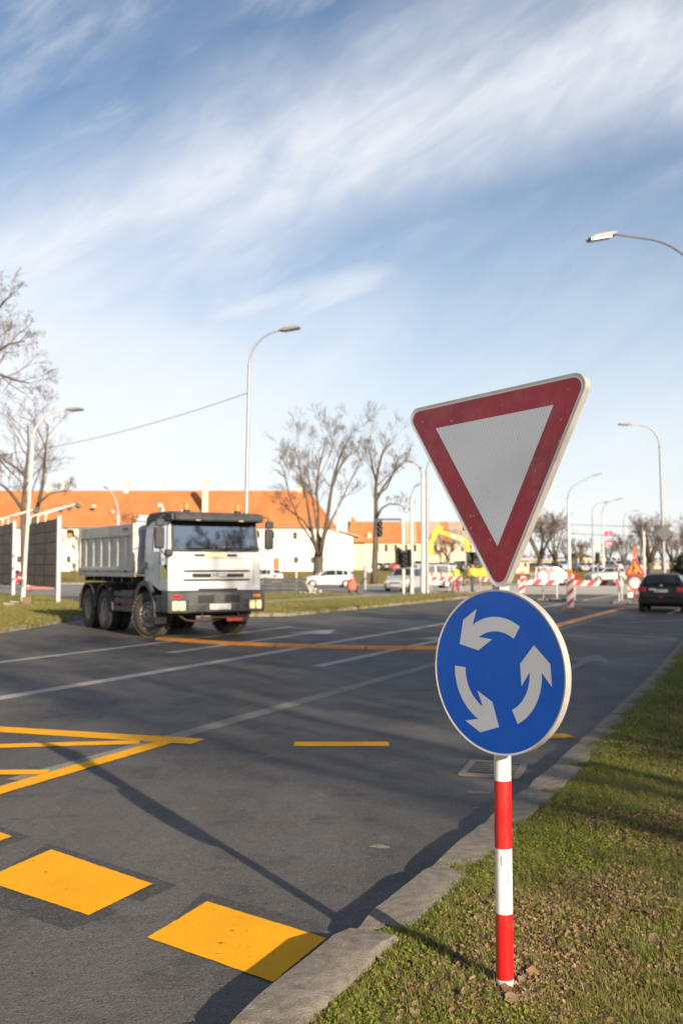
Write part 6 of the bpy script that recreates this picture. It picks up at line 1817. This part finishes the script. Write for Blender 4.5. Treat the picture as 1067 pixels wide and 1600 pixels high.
def person(label, loc, rz, trousers, top, hat, sit=False, stride=.0, arms=((.12, .05), (-.05, .1))):
    """facing -y; body is one skin with clothing as children"""
    root = empty('person', loc, rz, label, 'person')
    v = []; e = []
    def add(p, r, par=None):
        v.append((*p, *(r if hasattr(r, '__len__') else (r,)))); 
        if par is not None: e.append((par, len(v) - 1))
        return len(v) - 1
    hip = .95 if not sit else .12
    pel = add((0, 0, hip), (.15, .11)); sp = add((0, 0, hip + .22), (.14, .10), pel); chs = add((0, -.01, hip + .40), (.17, .115), sp); nk = add((0, -.01, hip + .56), (.06, .06), chs); hd0 = add((0, -.03, hip + .63), (.062, .07), nk); hd1 = add((0, -.035, hip + .72), (.078, .095), hd0); hd2 = add((0, -.03, hip + .80), (.055, .07), hd1)
    feet = []; hands = []
    for s in (-1, 1):
        l0 = add((s * .10, 0, hip - .05), .09, pel)
        st_ = stride * s
        if sit:
            k_ = add((s * .14, -.42, hip + .02), .065, l0); a_ = add((s * .14, -.52, hip - .38), .045, k_)
        else:
            k_ = add((s * .11, -.02 + st_ * .5, .50), .062, l0); a_ = add((s * .12, st_ + .02, .09), .042, k_)
        f_ = add((s * .13, (v[a_][1]) - .16, v[a_][2] - .05), (.042, .035), a_)
        fo, si = arms[0 if s < 0 else 1]
        sh = add((s * .20, 0, hip + .47), .058, chs); el = add((s * (.25 + si), .02 - fo * .6, hip + .20), .045, sh); wr = add((s * (.25 + si * 1.1), -.12 - fo * 2, hip + .02 + fo * 1.2), .028, el)
        hx, hy, hz = v[wr][:3]
        pm = add((hx, hy - .03, hz - .07), (.026, .018), wr)
        for j in range(4):
            b0 = add((hx + (j - 1.5) * .017, hy - .04, hz - .11), .0085, pm); b1 = add((hx + (j - 1.5) * .018, hy - .055, hz - .145 - .008 * (1.5 - abs(j - 1.5))), .008, b0); add((hx + (j - 1.5) * .018, hy - .075, hz - .165), .007, b1)
        t0 = add((hx - s * .035, hy - .05, hz - .085), .010, pm); add((hx - s * .045, hy - .07, hz - .11), .008, t0)
        feet.append((l0, k_, a_, f_)); hands.append((sh, el, wr))
    b = skin_body('body', v, e, M['skin'], root)
    V3 = lambda i: Vector(v[i][:3])
    # clothes: legs and sleeves as tapered tubes round the limbs, torso shell
    tr = MB()
    for l0, k_, a_, f_ in feet:
        tr.tube([V3(l0) + Vector((0, 0, .10)), V3(l0) - Vector((0, 0, .06)), V3(k_), V3(a_) + Vector((0, 0, .02))], [.105, .105, .082, .068], 12)
    tr.ball((0, 0, hip + .03), (.185, .14, .15), 14); tr.build('trousers', trousers, root, smooth=60)
    tp = MB(); tp.lathe([(.15, hip + .02), (.185, hip + .06), (.18, hip + .25), (.205, hip + .42), (.16, hip + .53), (.075, hip + .56)], (0, 0, 0), 'z', 18)
    tp.v = [(x, y * .70, z) for x, y, z in tp.v]; tpo = tp.build('jacket', top, root, smooth=60)
    for sh, el, wr in hands:
        MB().tube([V3(sh) + Vector((0, 0, .02)), V3(el), V3(wr)], [.078, .062, .048], 12).build('sleeve', top, root, smooth=60)
    if top.name.startswith('hi_vis'):
        for z in (.16, .30):
            q = MB(); q.lathe([(.195, hip + z), (.20, hip + z + .05)], (0, 0, 0), 'z', 18); q.v = [(x, y * .72, zz) for x, y, zz in q.v]; q.build('reflective_band', M['bar_white'], tpo, smooth=60)
    for l0, k_, a_, f_ in feet:
        p, q = V3(a_), V3(f_); MB().tube([p + Vector((0, .06, -.04)), p + Vector((0, -.02, -.03)), q + Vector((0, .0, 0)), q + Vector((0, -.05, -.01))], [.045, .058, .05, .03], 10).build('boot', M['dark_grey'], root, smooth=60)
    # face and hair
    hc = V3(hd1)
    fa = MB()
    for s in (-1, 1): fa.ball((s * .03, hc.y - .085, hc.z + .005), (.011, .008, .007), 8)
    fa.box((0, hc.y - .088, hc.z - .058), (.045, .01, .008)); fa.build('eyes_and_mouth', M['hair'], root)
    nz_ = MB(); nz_.ball((0, hc.y - .098, hc.z - .02), (.012, .016, .022), 8); 
    for s in (-1, 1): nz_.ball((s * .08, hc.y + .01, hc.z - .01), (.012, .022, .032), 8)
    nz_.build('nose_and_ears', M['skin'], root, smooth=60)
    hr = MB(); hr.ball((0, hc.y + .012, hc.z + .045), (.088, .105, .085), 14); hr.build('helmet' if hat else 'hair', hat or M['hair'], root, smooth=60)
    return root


hv = mat('hi_vis_yellow', (.55, .72, .04), .6); ob = mat('hi_vis_orange', (.85, .18, .03), .6)
person('worker in yellow high visibility vest and dark red trousers by the barrier', (placed(712, 64.5)[0], 64.8, .012), R(-40), mat('trousers_dark_red', (.30, .035, .04), .8), hv, M['plate'], stride=.14, arms=((.14, .06), (.05, .03)))
person('worker in yellow high visibility vest and dark trousers near the excavator', (placed(739, 66)[0], 66.5, .012), R(70), mat('trousers_dark', (.05, .06, .07), .8), hv, ob, stride=.05, arms=((.1, .04), (.16, .02)))
tp_ = R(32.5); cx_, cy_ = .62, 1.10
person('driver in a dark jacket seated behind the truck windscreen', (-2.97 + cx_ * math.cos(tp_) - cy_ * math.sin(tp_), 23.64 + cx_ * math.sin(tp_) + cy_ * math.cos(tp_), 1.83), R(32.5), mat('driver_trousers', (.03, .04, .07), .8), mat('driver_jacket', (.16, .06, .05), .8), None, sit=True, arms=((.16, .0), (.16, .0)))

# ------------------------------------------------------------------ buildings
def roof_material(name, c0, c1, patch=None):
    m = bpy.data.materials.new(name); m.use_nodes = True; nt = m.node_tree; N = nt.nodes; L = nt.links; b = N['Principled BSDF']; b.inputs['Roughness'].default_value = .85; b.inputs['Specular IOR Level'].default_value = .2
    tc = N.new('ShaderNodeTexCoord')
    br = N.new('ShaderNodeTexBrick'); br.inputs['Scale'].default_value = 1.0; br.inputs['Brick Width'].default_value = .5; br.inputs['Row Height'].default_value = .45; br.inputs['Mortar Size'].default_value = .02
    br.inputs['Color1'].default_value = (*c0, 1); br.inputs['Color2'].default_value = (*c1, 1); br.inputs['Mortar'].default_value = (c0[0] * .5, c0[1] * .5, c0[2] * .5, 1)
    cb_ = N.new('ShaderNodeCombineXYZ'); sp_ = N.new('ShaderNodeSeparateXYZ'); L.new(tc.outputs['Object'], sp_.inputs[0]); L.new(sp_.outputs['X'], cb_.inputs[0]); L.new(sp_.outputs['Z'], cb_.inputs[1]); L.new(cb_.outputs[0], br.inputs['Vector'])
    n = N.new('ShaderNodeTexNoise'); n.inputs['Scale'].default_value = .25; n.inputs['Detail'].default_value = 7; L.new(tc.outputs['Object'], n.inputs['Vector'])
    r = N.new('ShaderNodeMapRange'); r.inputs['From Min'].default_value = .45; r.inputs['From Max'].default_value = .75; r.inputs['To Max'].default_value = .6; L.new(n.outputs['Fac'], r.inputs['Value'])
    mx = N.new('ShaderNodeMix'); mx.data_type = 'RGBA'; L.new(r.outputs[0], mx.inputs['Factor']); L.new(br.outputs['Color'], mx.inputs['A']); mx.inputs['B'].default_value = (c0[0] * .72, c0[1] * .62, c0[2] * .6, 1)
    L.new(mx.outputs['Result'], b.inputs['Base Color'])
    return m


M['roof_orange'] = roof_material('roof_orange', (.50, .185, .065), (.57, .225, .085))
M['roof_tan'] = roof_material('roof_tan', (.44, .33, .24), (.50, .38, .27))
M['plaster'] = mat('white_plaster', (.80, .775, .72), .9, (.74, .71, .65), .6, dirt=(.62, .52, .40), dscale=.35, damt=.5)
M['plaster_cream'] = mat('cream_plaster', (.60, .50, .35), .9, (.68, .58, .42), .5, dirt=(.48, .34, .22), dscale=.4, damt=.6)
M['win_brown'] = mat('window_brown', (.16, .10, .08), .6)
M['win_pane'] = mat('window_pane', (.05, .05, .055), .15, coat=.5)
M['loggia_brown'] = mat('loggia_wall', (.36, .25, .13), .9)  # plain brown of the back wall seen through the arches
M['door_orange'] = mat('orange_door', (.50, .16, .06), .6)
M['chimney'] = mat('chimney_plaster', (.60, .53, .43), .9, dirt=(.4, .34, .28), dscale=1.5)


def facade(root, x0, x1, z0, z1, y, holes, m, reveal=.35):
    """wall in local XZ at y (outer face towards -y), with real openings: holes (xa, xb, za, zb, kind)"""
    xs = sorted({x0, x1, *[h[0] for h in holes], *[h[1] for h in holes]}); zs = sorted({z0, z1, *[h[2] for h in holes], *[h[3] for h in holes]})
    mb = MB()
    for a, b_ in zip(xs[:-1], xs[1:]):
        for c, d in zip(zs[:-1], zs[1:]):
            mx_, mz_ = (a + b_) / 2, (c + d) / 2
            if any(h[0] < mx_ < h[1] and h[2] < mz_ < h[3] for h in holes): continue
            mb.add([(a, y, c), (b_, y, c), (b_, y, d), (a, y, d)], [(0, 1, 2, 3)])
    for xa, xb, za, zb, kd in holes:
        for q in (((xa, za), (xa, zb)), ((xb, za), (xb, zb)), ((xa, za), (xb, za)), ((xa, zb), (xb, zb))):
            mb.add([(q[0][0], y, q[0][1]), (q[1][0], y, q[1][1]), (q[1][0], y + reveal, q[1][1]), (q[0][0], y + reveal, q[0][1])], [(0, 1, 2, 3)])
        if kd == 'arch':
            r = (xb - xa) / 2; cx = (xa + xb) / 2; cz = zb - r
            arc = [(cx + r * math.cos(math.pi * i / 12), cz + r * math.sin(math.pi * i / 12)) for i in range(13)]
            for i in range(12):
                for (px_, pz_), cor in ((arc[i], 0),):
                    corner = (xb, zb) if i < 6 else (xa, zb)
                    mb.add([(arc[i][0], y + .002, arc[i][1]), (arc[i + 1][0], y + .002, arc[i + 1][1]), (corner[0], y + .002, corner[1])], [(0, 1, 2)])
                mb.add([(arc[i][0], y, arc[i][1]), (arc[i + 1][0], y, arc[i + 1][1]), (arc[i + 1][0], y + reveal, arc[i + 1][1]), (arc[i][0], y + reveal, arc[i][1])], [(0, 1, 2, 3)])
    w = mb.build('wall', m, root, fix=False)
    for xa, xb, za, zb, kd in holes:
        cx, cz = (xa + xb) / 2, (za + zb) / 2
        if kd == 'door': MB().box((cx, y + .2, cz), (xb - xa, .08, zb - za)).build('door', M['door_orange'], root); continue
        if kd == 'arch':
            MB().box((cx, y + 1.2, cz), (xb - xa + 1.2, .06, zb - za + .6)).build('loggia', M['loggia_brown'], root); continue
        f = MB()
        for q in (((xa + .06), cz, .12, zb - za), ((xb - .06), cz, .12, zb - za)): f.box((q[0], y + .16, q[1]), (q[2], .1, q[3]))
        for zz in (za + .06, zb - .06, cz): f.box((cx, y + .16, zz), (xb - xa - .24, .1, .10))
        f.box((cx, y + .158, cz), (.08, .09, zb - za - .24))
        fo = f.build('window', M['win_brown'], root)
        MB().box((cx, y + .19, cz), (xb - xa - .22, .02, zb - za - .22)).build('pane', M['win_pane'], fo)
    return w


def build_white_building():
    Y = 168.; k = Y / 1556.; zb = lawn_z(Y) - .05
    X = lambda px: (px - 533.5) * k
    Z = lambda py: 1.7 + (885 - py) * k - zb
    xr = X(514); xl = X(-260)
    root = empty('white_building', (0, Y, zb), 0, 'long white two storey building with orange tiled roof and arched loggias', 'building')
    ze = Z(822); zr = Z(762)
    holes = []
    def hole(pa, pb, qa, qb, kd): holes.append((X(pa), X(pb), Z(qb) if qb is not None else 0, Z(qa), kd))
    for p in range(-250, 150, 24): hole(p - 6.5, p + 6.5, 826, 840, 'arch')
    for p in range(160, 380, 24): hole(p - 6.5, p + 6.5, 826, 840, 'arch')
    hole(394, 406, 828, 841, 'arch'); hole(416, 429, 828, 841, 'arch'); hole(457.5, 464.5, 831.5, 842.5, 'w'); hole(459, 466, 870, 880, 'w'); hole(485.5, 493, 870.5, 880, 'w')
    holes.append((X(427), X(436), 0.02, Z(872), 'door'))
    for p in range(-230, 390, 26):
        if not 424 < p < 440: hole(p - 3.2, p + 3.2, 869, 879, 'w')
    holes = [h for h in holes]
    facade(root, xl, xr, -1.0, ze, 0, holes, M['plaster'])
    # end wall receding at the right, gable side and back
    er = (X(514), 0.0); e2 = (-1.2, 17.0)
    mb = MB(); mb.add([(xr, 0, -1), (e2[0], e2[1], -1), (e2[0], e2[1], ze + .3), (xr, 0, ze)], [(0, 1, 2, 3)]); mb.add([(e2[0], e2[1], -1), (xl, 17, -1), (xl, 17, ze + .3), (e2[0], e2[1], ze + .3)], [(0, 1, 2, 3)]); mb.add([(xl, 17, -1), (xl, 0, -1), (xl, 0, ze), (xl, 17, ze + .3)], [(0, 1, 2, 3)])
    mb.build('side_wall', M['plaster'], root)
    # hipped roof with overhanging eaves and thickness
    rx = X(481); ov = .55
    rf = MB(); a = [(xl - 1, -ov, ze - .1), (xr + .4, -ov, ze - .1), (e2[0] + .6, e2[1] + ov, ze + .15), (xl - 1, 17 + ov, ze + .15)]; rg_ = [(xl - 1, 8.6, zr), (rx, 8.6, zr)]
    rf.add(a + rg_, [(0, 1, 5, 4), (1, 2, 5), (2, 3, 4, 5), (3, 0, 4)]); rf.add([(x, y, z - .18) for x, y, z in a] + a, [(0, 1, 5, 4), (1, 2, 6, 5), (2, 3, 7, 6), (3, 0, 4, 7), (0, 1, 2, 3)])
    ro = rf.build('roof', M['roof_orange'], root)
    MB().tube([(xl - 1, 8.6, zr + .02), (rx, 8.6, zr + .02)], .16, 8).build('ridge_tiles', M['roof_orange'], ro)
    MB().tube([(rx, 8.6, zr), (xr + .4, -ov, ze - .05)], .12, 6).build('hip_tiles', M['roof_orange'], ro)
    gt = MB(); gt.tube([(xl, -ov - .06, ze - .22), (xr + .4, -ov - .06, ze - .22)], .09, 8); gt.build('gutter', mat('gutter_brown', (.30, .22, .16), .6), ro)
    MB().box(((xl + xr) / 2, -.10, ze - .42), (xr - xl, .20, .35)).build('cornice', M['plaster'], root)
    # lower annex with a sloping top at the right end
    ax = MB(); ax.prism([(X(513), -1), ((551 - 533.5) * (Y + 5) / 1556., -1), ((551 - 533.5) * (Y + 5) / 1556., Z(839)), (X(513), Z(826))], 'y', .6, 12); ax.build('annex_wall', M['plaster'], root)
    ar = MB(); ar.prism([(X(513) - .1, Z(826) + .02), (3.0, Z(839) + .02), (3.0, Z(839) + .24), (X(513) - .1, Z(826) + .24)], 'y', .2, 12.4); ar.build('annex_roof', M['roof_tan'], root)
    # chimneys
    for px, w_, top, y_, base in ((320.5, .95, 753, 3.2, 792), (197, .9, 749, 8.6, 766), (256, .6, 752, 9.2, 766), (359, .7, 757, 9, 768), (497 - 28, .8, 753, 8.8, 768), (75, .7, 750, 8.8, 766), (98, .45, 749, 9.5, 766)):
        kk = (Y + y_) / 1556.; x_ = (px - 533.5) * kk; z1 = 1.7 + (885 - top - (0 if px in (320.5,) else 7)) * kk - zb; z0 = 1.7 + (885 - base) * kk - zb - 1.
        c = MB().box((x_, y_, (z0 + z1) / 2), (w_, w_, z1 - z0)); co = c.build('chimney', M['chimney'], ro)
        cp = MB(); cp.box((x_, y_, z1 + .06), (w_ + .22, w_ + .22, .12)); cp.box((x_, y_, z1 + .30), (w_ * .7, w_ * .7, .36)); cp.prism([(x_ - w_ * .5, z1 + .48), (x_ + w_ * .5, z1 + .48), (x_, z1 + .75)], 'y', y_ - w_ * .5, y_ + w_ * .5); cp.build('chimney_cap', M['chimney'], co)
    for px, py in ((141, 790), (171, 799), (282, 797)):
        MB().box((X(px), 2.6, Z(py) + .1), (.5, .7, .5)).build('roof_vent', M['chimney'], ro)


def build_cream_building():
    Y = 236.; k = Y / 1556.; zb = .9
    X = lambda px: (px - 533.5) * k
    Z = lambda py: 1.7 + (885 - py) * k - zb
    root = empty('cream_building', (0, Y, zb), 0, 'cream building with patched orange and tan roof behind the slender tree', 'building')
    xl, xr = X(549), X(742); ze = Z(846); zr = Z(813)
    holes = []
    for p in (556.5, 589, 603, 618, 634, 648, 664, 680, 706, 722, 734): holes.append((X(p - 2.6), X(p + 2.6), Z(862), Z(851), 'w'))
    facade(root, xl, xr, -1, ze, 0, holes, M['plaster_cream'])
    mb = MB(); mb.add([(xr, 0, -1), (xr, 14, -1), (xr, 14, ze), (xr, 0, ze)], [(0, 1, 2, 3)]); mb.add([(xl, 0, -1), (xl, 14, -1), (xl, 14, ze), (xl, 0, ze)], [(0, 1, 2, 3)]); mb.add([(xl, 14, -1), (xr, 14, -1), (xr, 14, ze), (xl, 14, ze)], [(0, 1, 2, 3)])
    mb.add([(xr, 0, ze), (xr, 14, ze), (xr, 7, zr)], [(0, 1, 2)]); mb.add([(xl, 0, ze), (xl, 14, ze), (xl, 7, zr)], [(0, 1, 2)]); mb.build('side_wall', M['plaster_cream'], root)
    for pa, pb, m in ((544, 630, 'roof_orange'), (630, 652, 'roof_tan'), (652, 662, 'roof_orange'), (662, 692, 'roof_tan'), (692, 704, 'roof_orange'), (704, 746, 'roof_tan')):
        xa, xb = X(pa), X(pb) - .02
        rf = MB(); rf.add([(xa, -.5, ze - .15), (xb, -.5, ze - .15), (xb, 7, zr), (xa, 7, zr), (xa, 14.5, ze - .15), (xb, 14.5, ze - .15)], [(0, 1, 2, 3), (3, 2, 5, 4)]); rf.add([(xa, -.5, ze - .3), (xb, -.5, ze - .3), (xb, -.5, ze - .15), (xa, -.5, ze - .15)], [(0, 1, 2, 3)]); rf.build('roof', M[m], root)
    # projecting wing with its own higher roof at the left
    wx0, wx1 = X(541), X(571)
    w = MB(); w.box(((wx0 + wx1) / 2, -1.6, (ze - 1) / 2 - .5), (wx1 - wx0 - 1.6, 3.0, ze + .6)); w.build('wing_wall', M['plaster_cream'], root)
    wr = MB(); cx = (wx0 + wx1) / 2 - .9; wr.add([(wx0, -3.4, ze - .3), (wx1, -3.4, ze - .3), (wx1, 7, ze - .3), (wx0, 7, ze - .3), (cx, 1.2, Z(803)), (cx + .6, 7, Z(808))], [(0, 1, 4), (1, 2, 5, 4), (3, 0, 4, 5)]); wr.build('wing_roof', M['roof_orange'], root)
    MB().box((X(577), 1.4, Z(838)), (.9, .9, 1.6)).build('chimney', M['chimney'], root); MB().box((X(552), 1.0, Z(804)), (.8, .8, 1.2)).build('chimney', M['chimney'], root)


def low_building(name, label, px0, px1, Y, top, base_top, m, rm, n_win, roof_kind='flat', z=.9):
    k = Y / 1556.; X = lambda p: (p - 533.5) * k; Z = lambda q: 1.7 + (885 - q) * k - z
    root = empty(name, (0, Y, z), 0, label, 'building'); xl, xr, ze, zt = X(px0), X(px1), Z(base_top), Z(top)
    holes = [(xl + (xr - xl) * (i + .25) / n_win, xl + (xr - xl) * (i + .7) / n_win, ze * .42, ze * .80, 'w') for i in range(n_win)]
    facade(root, xl, xr, -1, ze, 0, holes, m)
    mb = MB(); mb.box(((xl + xr) / 2, 6.2, ze / 2 - .5), (xr - xl - .02, 10.5, ze + .98)); mb.build('side_wall', m, root)
    rf = MB()
    if roof_kind == 'hip':
        o = .6; a = [(xl - o, -o, ze), (xr + o, -o, ze), (xr + o, 12 + o, ze), (xl - o, 12 + o, ze)]; c = [((xl + xr) / 2 - (xr - xl) * .18, 6, zt), ((xl + xr) / 2 + (xr - xl) * .18, 6, zt)]
        rf.add(a + c, [(0, 1, 5, 4), (1, 2, 5), (2, 3, 4, 5), (3, 0, 4)])
    else: rf.box(((xl + xr) / 2, 6, ze + .25), (xr - xl + .6, 13, .5))
    rf.build('roof', rm, root)


build_white_building(); build_cream_building()
M['roof_brown'] = mat('roof_brown', (.16, .09, .06), .85, (.22, .13, .08), .6)
M['flat_roof'] = mat('flat_roof', (.36, .34, .33), .9)
low_building('low_building', 'low pale flat roofed hall beyond the broad bare tree', 790, 893, 255, 874, 876, M['plaster_cream'], M['flat_roof'], 9)
low_building('house', 'house with brown hipped roof left of the red panels', 902, 922, 225, 862, 870, M['plaster_cream'], M['roof_brown'], 3, 'hip')
low_building('low_building', 'long pale low building behind the white lamp post with red panels', 899, 950, 262, 868, 872, M['plaster_cream'], M['flat_roof'], 6)
low_building('low_building', 'pale cream box building at the left of the broad bare tree', 780, 826, 150, 886, 876.5, M['plaster_cream'], M['flat_roof'], 4)
low_building('low_building', 'distant grey low building beyond the roadworks triangle', 985, 1110, 300, 876, 878, M['concrete_pale'], M['flat_roof'], 9)
# a far dark wood closes the horizon
mbw = MB(); rw = random.Random(8)
for i in range(5200):
    x = rw.uniform(-900, 1100); y = 700 + rw.uniform(-40, 60); hmax = 7 + 3.5 * math.sin(x * .013) + 2 * math.sin(x * .05 + 1); z = rw.random() ** .7 * hmax; s = rw.uniform(1.0, 2.6)
    e = Euler((rw.uniform(0, 6), rw.uniform(0, 6), rw.uniform(0, 6))).to_matrix(); c = Vector((x, y, z))
    mbw.add([c + e @ Vector(p) for p in ((-s, 0, 0), (0, -s * .6, 0), (s, 0, 0), (0, s * .6, 0))], [(0, 1, 2, 3)])
tag(mbw.build('far_wood', mat('far_wood', (.10, .085, .075), 1, (.14, .12, .10), .05), fix=False), kind='stuff')

# ------------------------------------------------------------------ wires
def wire(label, p, q, sag, r=.012):
    pts = [Vector(p).lerp(Vector(q), t / 24) - Vector((0, 0, sag * 4 * (t / 24) * (1 - t / 24))) for t in range(25)]
    tag(MB().tube(pts, r, 5, caps=False).build('cable', M['black']), label, 'cable')


def pp(px, py, Y): return ((px - 533.5) / 1556. * Y, Y, 1.7 + (885 - py) * Y / 1556.)


wire('thin cable sagging from the tall grey lamp towards the left trees', pp(386, 612, 36), pp(-20, 712, 50), .35)
wire('thin overhead cable crossing behind the diamond sign', pp(780, 812, 110), pp(1160, 822, 75), .3, .02)
wire('lower thin overhead cable crossing behind the diamond sign', pp(780, 826, 112), pp(1160, 838, 80), .3, .02)
